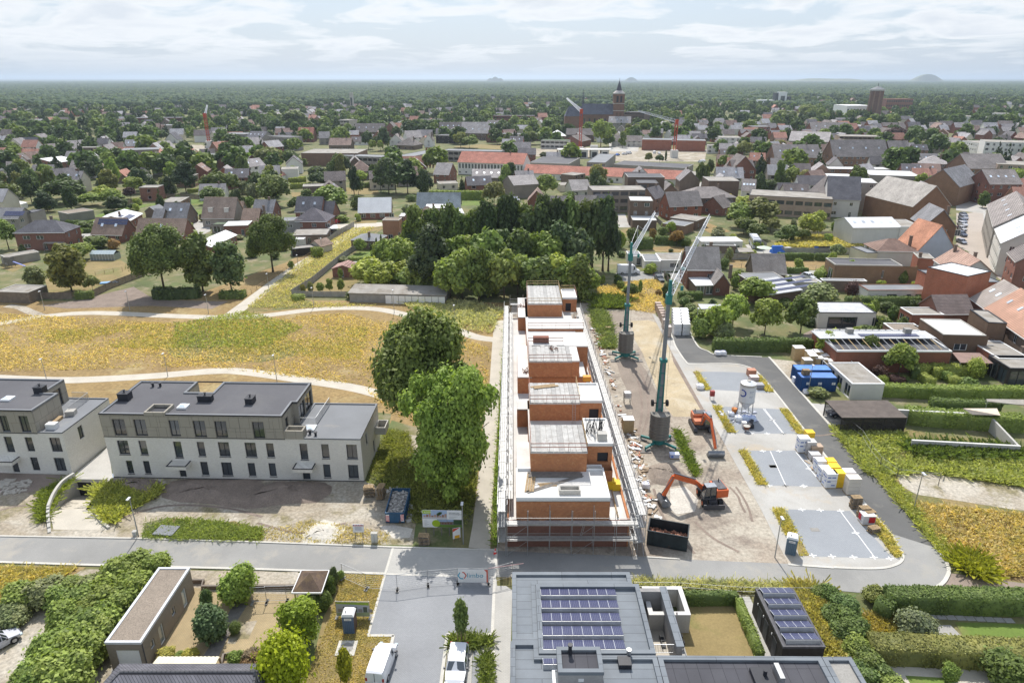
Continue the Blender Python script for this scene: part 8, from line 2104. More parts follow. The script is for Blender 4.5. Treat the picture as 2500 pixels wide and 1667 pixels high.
TREES="""B1
1445 1140 490 560 oak oak large spreading oak with a bare lower trunk above the meadow at the left
B2
222 905 395 430 oak oak dense round dark tree beside the diagonal path
B1
1800 1090 600 380 tall oak tall tree with two thin trunks right of the spreading oak
2060 1085 660 340 tall blue
612 1090 660 380 tall olive yellowish birch in front of the hipped roofed brick house
825 1080 930 130 round olive
60 700 430 210 round fresh
320 1060 850 200 tall grey
730 790 640 210 round fresh
560 720 640 150 bush blue
860 690 570 240 bush oak
1020 690 600 110 bush rusty orange tinged shrub beside the spreading oak
60 320 90 260 round oak
270 290 30 200 pine dark
450 310 190 80 tall fresh
560 295 60 330 round dark
810 310 195 230 round fresh bushy fresh green tree left of the plum tree
900 215 120 180 bush lime
1000 310 150 200 round fresh round tree with a visible stem on the lawn edge
1165 245 140 120 round plum small purple leaved tree behind the left gardens
1365 200 0 150 conifer pine
905 120 -30 100 conifer pine
1500 195 -10 170 conifer pine
1655 195 -90 260 pine pine tall open pine sticking up behind the far lawn
1200 200 50 200 round fresh round green tree behind the plum tree
1940 205 0 260 round oak
2080 205 20 200 round oak
2240 345 215 90 round fresh
2200 200 80 120 bush grey
1880 450 405 65 ball hedge
1960 450 400 65 ball hedge
740 520 440 160 bush hedge
1690 500 455 80 bush fresh
B2
240 310 20 290 round oak
60 250 90 140 bush grey
30 340 260 60 tall fresh
750 375 135 330 round fresh
1330 200 -90 360 round dark huge dark tree in the paddock behind the bright roof
1590 195 -20 190 pine pine dark fir right of the huge paddock tree
1200 180 -30 150 round dark dark tree left of the huge paddock tree
640 145 0 160 round dark
702 130 50 90 ball olive
1020 105 -10 140 round lime
2210 305 85 215 round olive
1475 262 205 90 ball hedge
990 330 200 140 bush oak
1450 370 290 130 bush grey
850 450 380 130 bush fresh
1000 440 370 60 bush lime
1470 520 440 100 round dark
1015 722 590 110 round fresh
1120 745 650 26 column dark front left cypress of the garden row
1132 690 625 24 column dark rear left cypress of the garden row
1168 715 598 28 column dark middle cypress of the garden row
1209 690 570 28 column dark rear right cypress of the garden row
1260 722 660 26 column dark small cypress across the drive
512 1070 1000 50 bush olive leftmost sapling inside the panel fence
578 1090 990 60 young olive second sapling from the left inside the panel fence
665 1080 985 80 tall fresh third sapling in the orchard garden
748 1075 960 90 tall fresh fourth sapling in the orchard garden
850 1080 960 75 tall fresh rightmost sapling in the orchard garden
845 965 855 50 tall fresh sapling before the small brick garage
960 1130 1050 170 bush hedge
1160 1130 1050 160 bush hedge climber mound on the white panel wall
470 1145 1090 130 bush fresh
860 800 750 90 bush grey
400 860 790 60 bush fresh
A6
690 880 565 390 round fresh
430 1130 750 330 round lime yellow green tree standing over the garden hollow
800 1230 815 380 round fresh leafy tree with drooping crown beside the grey shed wall
1215 1210 765 360 round oak dense round tree before the white garage building
1430 880 640 430 bush grey spreading silvery bush behind the dense round tree
230 1250 870 330 bush lime
330 1290 1040 250 bush grey
60 1260 1010 240 bush fresh
1000 900 800 200 bush hedge
1500 1500 1195 310 tall lime yellow green tree behind the plywood crates
570 620 480 120 bush hedge
450 640 470 150 bush fresh
320 460 340 110 ball hedge
1620 330 170 170 round grey
1770 560 370 160 tall fresh
980 150 20 200 round oak
1220 140 0 190 round oak
700 120 -60 260 round oak
250 90 0 180 bush grey
1100 150 -20 60 conifer dark
A4
905 320 95 210 tall oak
1180 420 150 270 round fresh
1810 430 275 130 ball lime yellow umbrella shaped tree in the hedge garden
1010 440 330 150 bush plum purple shrub left of the round garden tree
1030 470 415 80 ball lime
1210 465 415 80 ball hedge
1760 510 425 190 bush hedge
1570 450 370 120 bush fresh
480 590 515 180 bush grey
690 530 470 90 bush fresh
560 280 170 120 bush fresh
A5
300 330 90 260 round lime
100 360 200 200 round oak
390 200 55 130 round lime yellow green tree before the grey apartments
560 260 130 110 bush hedge
650 260 145 80 bush fresh
1035 90 -10 85 round fresh
720 885 745 135 ball plum dark dome shaped bush by the stair of the white garden building
1190 690 635 110 bush oak
980 790 720 100 bush lime
1300 800 735 70 bush lime
1575 900 740 60 column hedge climber on the corner of the orange brick wall
A1
240 860 120 300 pine pine big dark tree at the right end of the wood
400 560 330 130 bush fresh
560 520 290 200 bush oak
800 480 300 110 bush rusty
1110 530 330 190 round rusty
1230 540 430 130 ball hedge
1035 370 215 130 round lime
1035 610 565 60 ball dark
1635 390 270 180 bush grey silvery bush by the second crane jib tip
995 960 870 80 bush dark
400 670 590 120 bush hedge
530 1210 1010 180 round oak
640 1150 980 60 young fresh sapling in the dry field
400 1080 970 110 bush fresh
160 1010 890 80 bush fresh
990 1240 990 180 tall dark
880 1150 1080 100 bush rusty
1200 1300 1180 150 bush hedge
1380 1500 1330 220 bush fresh
1290 1440 1260 200 bush grey
1240 1230 1150 200 bush oak
B7
330 285 90 200 round fresh
1380 560 500 90 bush lime
130 270 200 120 bush fresh
530 300 235 130 bush oak
1905 385 262 120 round yellow golden tree beside the brick outbuilding
1830 390 320 90 bush fresh green bush left of the golden tree
2010 560 345 250 round fresh
2200 560 300 330 round olive
2060 620 470 220 round oak
2290 600 480 180 round olive
B6
590 830 640 90 tall oak
690 820 675 130 round fresh
795 800 690 120 round olive
640 840 720 80 bush dark
480 860 760 110 round oak
100 720 615 60 tall dark
250 640 520 90 round oak
345 610 480 110 round olive
600 545 475 100 round olive
720 570 500 100 round dark
1430 510 385 180 round plum purple leaved tree above the town houses
1570 560 440 110 conifer dark dark conifer right of the purple leaved tree
1640 570 495 70 conifer fresh
1240 380 320 60 round yellow golden tree under the water tower
1610 390 310 100 round dark
2065 715 635 65 round oak
1970 890 800 70 round fresh
2060 965 845 90 tall oak street tree alone on the plaza
2030 800 740 70 round oak
1365 985 920 70 round fresh
400 990 880 260 round lime
800 330 225 140 round fresh
640 350 260 170 round oak
415 375 315 45 conifer fresh left of the two pale cones by the town
462 375 310 50 conifer fresh right of the two pale cones by the town
770 360 300 90 conifer grey pale cone shaped tree in the park belt
B5
1350 665 420 190 round fresh big round tree in the middle of the schoolyard
1545 665 530 90 tall oak
715 640 515 150 round oak
605 645 560 90 round oak
525 640 525 90 round oak
440 640 570 70 round fresh
170 670 560 150 round fresh
90 665 520 130 round olive
1780 800 710 80 round olive
1875 805 725 80 round dark
1930 780 700 25 column dark thin cypress on the school site
655 525 410 130 round fresh
750 525 450 110 round yellow golden tree before the red roofed town row
1590 555 450 80 round olive
1660 555 450 70 round olive
845 745 700 90 bush dark
B4
710 605 455 120 round oak
820 560 350 120 conifer pine tall dark spruce before the beige block
430 500 330 260 round oak
1230 690 480 150 pine dark
1100 680 520 130 round dark
1140 700 590 70 round fresh
1210 700 595 60 round fresh
870 910 735 160 round dark
1280 1090 750 240 round dark
1450 1080 770 180 pine pine
1000 960 865 140 round lime
640 990 830 200 round dark
430 930 830 100 round lime
200 860 660 260 round olive
400 850 690 180 round oak
500 870 750 110 round oak"""
for l in TREES.split("\n"):
 a=l.split(None,6)
 if len(a)<3:fr_=l;continue
 if len(a)<7:a.append('@')
 o=T(fr_,*map(float,a[:4]),*a[4:],**(dict(cat='shrub',name='shrub')if a[4]in('bush','ball')else{}),clear=.0 if a[4]in('bush','ball','column','conifer')else(.25 if 'sapling' in a[6]else .14))
 if a[6]=='@':AUTO.append((o,f'{CW[a[5]]} {KW[a[4]]}'))
rd=random.Random(21)
def wood(n0,n1,step,by,ty,w,kinds,cols,word):
 x=n0;k=0
 while x<n1:
  T('P',x+rd.uniform(-6,6),by+rd.uniform(-10,10),ty+rd.uniform(-14,14),w*rd.uniform(.85,1.2),rd.choice(kinds),rd.choice(cols),word,group='trees of the wood behind the building row',clear=.06);x+=step;k+=1
wood(1195,1500,28,655,488,76,['pine','pine','round'],['pine','dark','oak'],'tall dark tree in the back row of the wood')
wood(1020,1200,36,640,512,80,['round','pine','tall'],['oak','oak','fresh'],'rounded tree in the back row of the wood')
wood(1110,1450,38,690,566,96,['round','tall'],['oak','fresh','blue'],'green tree in the middle row of the wood')
wood(1100,1450,32,733,622,88,['round','tall','round'],['fresh','fresh','lime','oak'],'light green tree in the front row of the wood')
wood(900,1040,26,705,642,78,['bush'],['lime','fresh','fresh','grey'],'bright shrub at the left edge of the wood')
wood(940,1090,30,670,588,74,['round','tall'],['fresh','lime','oak'],'fresh tree in the left part of the wood')
T('B2',1640,1075,480,430,'pine','pine','largest dark pine at the front of the wood, reaching down to the long shed',clear=.05)
T('B2',1500,860,560,330,'pine','dark','bluish pine left of the largest pine of the wood',clear=.05)
T('Z3',1140,330,20,260,'round','fresh','bright tree just behind the far right corner of the scaffold',clear=.05)
for i,(x,y,w,h,c)in enumerate(((1420,480,2.6,2.8,'oak'),(1260,500,3.4,3.2,'fresh'),(1120,560,3.2,3.6,'hedge'),(1240,680,3.2,3.2,'fresh'),(1050,720,3.6,3.6,'fresh'),(880,650,2.8,2.6,'grey'),(1130,830,3.,3.2,'hedge'),(920,880,3.6,3.8,'fresh'),(760,820,3.,3.,'oak'),(1000,1000,3.,3.4,'hedge'),(820,1060,3.6,4.,'dark'),(650,960,3.,3.2,'hedge'),(900,1180,2.8,3.4,'hedge'),(700,1220,3.6,4.,'oak'),(520,1200,3.,3.2,'fresh'),(760,1340,3.2,3.8,'hedge'),(560,1400,3.6,4.,'oak'),(380,1450,3.,3.,'fresh'),(640,1550,3.6,4.,'hedge'),(400,1640,3.6,3.8,'hedge'),(430,700,3.2,2.6,'grey'),(230,760,3.,2.6,'oak'),(560,720,2.6,2.4,'oak'),(90,900,2.6,2.,'grey'),(150,1030-130,2.,1.6,'grey'),(640,640,2.4,2.2,'hedge'))):
 tree_at(g('Z5',x,y+60,.03),w*1.35,h*1.05,'near',{'oak':'fresh','hedge':'fresh','dark':'oak'}.get(c,c),'shrub in the dense green thicket left of the gravel roofed garage',cat='shrub',name='shrub',clear=0,group='thicket beside the garage')
for(f,x,y,w,h,k,c,lb)in(('Z5',2160,745,4.,4.4,'near','fresh','large leafy shrub behind the yellow patio'),('Z5',1910,1100,3.4,3.6,'near','blue','bluish shrub tree standing on the yellow patio'),('Z5',1860,800,1.4,2.4,'near','blue','thin upright shrub behind the bluish one'),('Z5',2115,1045,1.,1.2,'nearball','hedge','small clipped ball on the patio bed'),('Z5',1505,1260,1.7,.9,'near','yellow','left low yellow shrub beside the cream sheet roof'),('Z5',1615,1262,.9,.7,'near','fresh','little green shrub between the two low yellow ones'),('Z5',1715,1262,1.6,.9,'near','yellow','right low yellow shrub beside the cream sheet roof'),('Z5',2130,1335,1.6,1.5,'near','fresh','light green shrub in the bed by the house terrace'),('Z5',2260,1340,2.,1.5,'near',(.22,.15,.12),'pinkish flowering shrub in the bed by the house terrace'),('Z6',60,1300,2.,1.4,'near',(.2,.15,.12),'second pinkish shrub beside the yellow ball tree'),('Z6',190,1290,1.4,1.6,'near','yellow','yellow shrub behind the yellow ball tree'),('Z6',600,800,2.2,2.4,'near','grey','grey green bush in front of the gazebo'),('Z6',705,830,1.8,2.2,'near','hedge','ivy covered post bush right of the gazebo'),('Z6',745,690,1.5,2.2,'near','hedge','climber beside the gazebo roof edge'),('Z6',790,620,1.2,2.6,'near','dark','tall dark climber behind the gazebo'),('Z6',850,560,1.,1.2,'near','fresh','green weeds by the leaning fence panel')):
 tree_at(g(f,x,y,.03),w,h,k,c,lb,cat='shrub',name='shrub',clear=0)
T('Z6',480,1150,790,400,'near',(.2,.27,.04),'light green maple on the verge beside the yellow patio',clear=.22)
T('Z6',360,1660,1150,410,'nearball',(.26,.3,.02),'yellow green ball tree at the bottom of the photo',clear=.12)
T('Z6',905,1560,1230,150,'young',(.24,.25,.03),'young yellow green street tree tied to stakes',clear=.3)
T('Z6',1935,1150,790,145,'young','oak','young slim street tree behind the white estate car',clear=.32)
for(x,y)in((1905,1150),(1935,1165),(1970,1150),(860,1560),(935,1560)):
 p=g('Z6',x,y,.05);tag(link('tree_stake',_post(1.8,.04,'wood'),loc=p),'wooden stake holding up a young street tree','stake','stakes of the young street trees')
for(x,y,w,h,c)in((960,310,2.2,1.8,'hedge'),(1030,340,2.6,2.,'hedge'),(1110,420,3.,2.4,'hedge'),(1050,470,2.8,2.2,'oak'),(1150,510,3.,2.4,'hedge'),(1180,600,3.2,2.4,'hedge'),(1110,590,2.8,2.2,'oak'),(1210,720,3.,2.3,'fresh'),(1270,800,3.,2.3,'oak'),(1340,880,3.,2.2,'oak'),(1420,960,3.,2.2,'fresh'),(1250,900,2.8,2.2,'hedge')):
 tree_at(g('Z8',x,y+30,.03),w,h,'near',c,'ivy shrub in the thick band between the black shed and the hedged gardens',cat='shrub',name='shrub',clear=0,group='ivy band beside the black shed')
for(f,x,y,w,h,k,c,lb)in(('Z8',1605,585,3.8,3.,'near','grey','grey green rounded shrub beside the stone bench'),('Z8',2240,930,4.6,3.6,'near','oak','leafy tree in the lower right corner'),('Z8',1840,900,1.6,1.8,'near','fresh','small bright shrub on the gravel at the lower right'),('Z8',1320,350,2.4,1.8,'near','olive','loose shrub at the left end of the long hedge')):
 tree_at(g(f,x,y,.03),w,h,k,c,lb,cat='shrub',name='shrub',clear=0)
for i,(x,y)in enumerate(((740,760),(800,765),(930,775),(700,750))):
 tree_at(g('Z8',x,y,.03),1.1,.9,'near','hedge','low evergreen shrub along the foot of the black shed',cat='shrub',name='shrub',clear=0,group='low shrubs before the black shed')
HEDGES="""1.9 2.1 hedge .11 55 .12 Z8 1400 400 1800 405 2600 420|long high hedge along the loop street at the lower right
1.2 1.7 hedge .11 55 .12 Z8 1330 420 1440 480|short hedge turning down from the long high one
2.3 1.9 olive .1 55 .12 Z8 1290 730 1700 745 2600 790|lower clipped hedge above the gravel drive
.7 1.3 fresh .09 60 .12 Z8 392 395 470 580 545 770|narrow hedge beside the tiled garden path
.8 1.4 hedge .09 60 .12 Z8 30 372 385 372|narrow hedge along the back of the small dry lawn
1.6 2.5 hedge .2 20 .12 A6 190 1395 1330 1395|long dark hedge behind the white bags at the bend
1.9 2. fresh .15 26 .12 A4 775 560 1400 590 2280 600|long clipped hedge with a bright flat top right of the shed
2.2 2.4 fresh .16 24 .12 A4 1215 800 1700 840 2190 870|clipped hedge behind the concrete basin
1.7 2. hedge .16 22 .12 A4 1430 700 2000 730|shorter hedge with faded flowers left of the shade sail
1.5 2. hedgey .16 22 .12 A4 1420 395 1870 410|bright yellow clipped hedge along the red roofed shed
1.5 2. hedgey .16 22 .12 A4 1275 395 1410 400|yellow clipped hedge block left of the longer one
1.3 2. hedgey .16 22 .12 A4 1400 330 1490 440|clipped block hedge pointing at the camera, left one
1.3 1.4 hedgey .15 22 .12 A4 1345 440 1450 500|low clipped hedge block at the left of the pair
1.3 1.4 hedgey .15 22 .12 A4 1560 440 1680 500|low clipped hedge block at the right of the pair
1.2 1.3 plum .15 22 .12 A4 1090 450 1200 490|purple clipped hedge in the garden
1.2 1.9 hedge .15 22 .12 A4 1290 370 1300 440|dark clipped hedge at the end of the purple shrub
1.8 2.3 hedge .17 20 .12 A5 640 970 1530 970|dark hedge with a bright top before the white garden building
2.5 1.8 fresh .2 18 .4 A6 1400 570 1500 500 1700 530|bushy hedge behind the brown walled building
2 1.6 lime .2 18 .4 A6 1830 560 2150 590|vine covered strip below the brown walled building
1.4 2. hedge .2 16 .12 A6 925 348 1335 352|dark hedge beside the concrete fence in the dry field
1.4 2. hedge .2 16 .12 A6 1360 352 1530 356|short dark hedge block before the blue frame
1.2 1.6 hedge .2 16 .12 A6 1035 505 1275 505|hedge below the dry field right of the old barn
1.4 1.8 fresh .2 16 .12 A6 1180 680 1640 690|hedge with a bright top behind the silvery bush
3 3.4 hedge .25 12 .12 A1 600 560 790 560|tall dark hedge block behind the white bungalow
1.8 2.6 hedge .25 12 .12 A1 830 500 1240 510|dark hedge row behind the bungalow lawn
4 2.2 fresh .25 12 .4 A1 1430 560 1520 620|grassy green bank beside the old brick house
1.6 1.8 hedge .2 16 .12 A1 1130 1210 1420 1200|hedge under the glass porch of the brick house
1.2 1.9 dark .22 16 .12 B1 -60 1125 420 1120|dark hedge along the foot of the flat left shed
2.4 2.4 dark .25 14 .5 B1 1390 1130 1660 1130 1790 1125|dark bushes under the spreading oak
2.4 1.6 oak .25 14 .5 B1 1980 1130 2200 1125|bushes under the tree at the path fork
1.6 1.8 oak .22 14 .3 B1 690 1140 840 1130|low hedge at the corner beside the screen fence
1.2 1.5 hedge .25 12 .12 B1 600 470 830 480|dark green hedge across the lawn before the metal roof house
1.2 1.5 hedge .25 12 .12 B1 660 545 820 545|lawn edge hedge before the flat house
1.6 1.6 hedgey .3 9 .12 B1 1690 190 1860 170 1880 195|yellowish trimmed hedge behind the far lawn
3 3.6 fresh .35 8 .12 B2 1640 240 2120 245|big hedge with a bright top behind the blue grey roof
1.5 2.2 hedge .35 8 .12 B2 930 140 1130 140|hedge across the paddock
2 2.4 hedgey .35 8 .12 B2 400 150 585 140|front trimmed yellow hedge by the dark round tree
2 2.4 hedgey .35 8 .12 B2 390 100 530 85|rear trimmed yellow hedge by the dark round tree
1.5 2.6 dark .3 10 .12 B2 1412 430 1520 430|dark hedge between the cube house and the pavilion roof
1.6 .9 fresh .22 14 .12 B2 915 785 1135 785|flowering hedge strip on the garden lawn
5 9 fresh .5 5 .6 B6 2215 850 2352 800|green vine wall over the old house at the far right
2 3.2 fresh .3 9 .12 A5 905 95 1000 90|ivy covered wall beside the street gables"""
for l in HEDGES.split("\n"):
 l,lb=l.split("|");a=l.split(None,6);hedge(lb,Q(a[6]),float(a[0]),float(a[1]),a[2],leaf=float(a[3]),dens=float(a[4]),bump=float(a[5]))
for i,(x,y,t_,w)in enumerate(((495,165,88,52),(565,150,90,45),(641,165,100,42),(686,168,112,40),(794,180,120,42),(902,182,140,26),(1520,205,122,55),(1412,245,165,55),(1362,275,200,58),(1332,305,232,52),(1306,325,254,52),(1270,360,282,45))):
 T('B7',x,y,t_,w,'ball','hedge','clipped ball tree on a bare stem by the school wing and square',group='clipped ball trees round the square',clear=.35)
mw=Q('P -100 760 430 790 840 765 1100 815 1195 850 1190 960 1140 1080 955 1010 880 940 500 895 -100 910')
tufts('meadow_grass',mw,30000,.3,(.5,.41,.23),.22,None,.2)
tufts('meadow_grass',Q('P -100 820 300 850 560 860 880 880 900 800 400 790'),7000,.3,(.34,.32,.13),.26,None,1.)
tufts('meadow_grass',Q('P 430 790 600 760 740 800 640 850 420 850'),3500,.3,(.27,.3,.11),.4)
tufts('pale_weeds',Q('B2 1350 1150 1700 1130 2250 1200 2300 1260 2230 1320 2190 1440 1900 1400 1650 1290'),5000,.28,(.4,.4,.28),.7,None,.2)
tufts('verge_grass',Q('B2 0 1210 300 960 700 640 960 500 1150 490 950 650 420 1120 560 1160 1200 1190 560 1215'),6500,.28,(.43,.4,.23),.4)
tufts('weeds',Q('Z2 1220 820 1260 720 1450 760 1550 1100 2050 850 2060 1100 2000 1568 1500 1560 1420 1300 1060 1190 1150 1000'),9000,.16,(.22,.24,.09),.4,None,.3)
tufts('weeds',Q('Z5 1270 200 1300 40 1700 20 2352 120 2352 230 1700 215'),4500,.12,(.22,.27,.1),.35,None,.6)
tufts('weeds',Q('Z1 830 1250 900 1220 1440 1240 1400 1330 1100 1480 1030 1568 930 1540 850 1430'),5000,.15,(.32,.34,.12),.6)
tufts('weeds',Q('Z1 400 1290 640 1170 500 1320 430 1480 370 1560 350 1450'),2500,.14,(.17,.21,.06),.6)
tufts('weeds',Q('P 1234 790 1245 790 1212 1330 1200 1335 1210 1150'),3500,.14,(.2,.28,.08),.4)
tufts('weeds',Q('Z3 1150 430 1320 470 1450 760 1450 900 1280 900'),3500,.2,(.17,.21,.1),.6,None,.2)
tufts('weeds',Q('Z3 1200 340 1560 360 1560 470 1210 470'),2500,.22,(.12,.16,.05),1.1)
tufts('dry_grass',Q('A1 80 1060 450 990 850 950 1040 1250 800 1380 150 1300'),5000,.25,(.5,.41,.23),.4,None,.3)
tufts('weeds',Q('A3 470 0 540 40 740 470 700 520 600 330'),1500,.15,(.14,.19,.05),.45)
tufts('wild_grass',Q('A4 600 860 1180 900 1290 1020 2200 1080 P 2560 1150 2560 1200 A7 1200 400 900 420 A4 900 1250'),13000,.22,(.3,.33,.14),.65,None,.3)
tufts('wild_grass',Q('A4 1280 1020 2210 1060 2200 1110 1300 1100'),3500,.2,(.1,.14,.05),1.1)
tufts('dry_grass',Q('A7 1080 690 2100 790 P 2560 1300 2560 1400 A7 1800 1380 1450 1250 1200 900'),9000,.24,(.42,.35,.19),.4,None,.3)
tufts('weeds',Q('A7 400 60 560 40 900 500 1080 700 1500 1250 1400 1240 800 540'),5000,.18,(.3,.32,.12),.45)
tufts('weeds',Q('A7 1470 1220 1620 1200 1780 1340 1700 1390 1500 1300'),1800,.18,(.24,.25,.04),.9)
for i,L in enumerate(PLANT):tufts('bed_grass',mixed(L),900,.16,(.42,.38,.16),.25,None,.2,z=.05)
tufts('bed_grass',Q('Z6 1830 1085 2205 1085 2205 1155 2090 1190 1830 1190'),900,.16,(.16,.2,.07),.45,z=.05)
tufts('bed_grass',Q('Z6 2130 1250 2200 1250 2190 1600 2115 1600'),900,.16,(.16,.2,.07),.45,z=.05)
tufts('dry_grass',Q('Z6 850 520 1240 525 1090 1070 1290 1090 1180 1600 480 1600 640 1200 800 800'),9000,.11,(.4,.34,.16),.1,None,.2)
tufts('tall_grass',Q('Z8 800 290 930 290 1050 600 1170 770 990 770'),6000,.16,(.36,.33,.16),.9)
tufts('wild_grass',Q('P -100 1385 190 1388 120 1430 30 1470 -100 1500'),4000,.16,(.4,.35,.16),.35)
tufts('roadside_weeds',Q('Z7 1590 370 Z8 0 270 450 290 900 300 900 260 400 240 0 235 Z7 1590 280'),4500,.12,(.4,.4,.3),.45)
tufts('wild_grass',Q('A6 900 190 1300 80 2340 60 2340 130 1850 210 1000 210'),6000,.4,(.42,.38,.18),.8)
tufts('soil_weeds',Q('P 600 1300 760 1270 950 1300 950 1330 640 1322'),1500,.12,(.42,.36,.18),.2,None,.6)
tufts('soil_weeds',Q('Z8 1240 450 1480 460 1600 600 1300 620'),1500,.14,(.3,.26,.1),.4)
N_=None
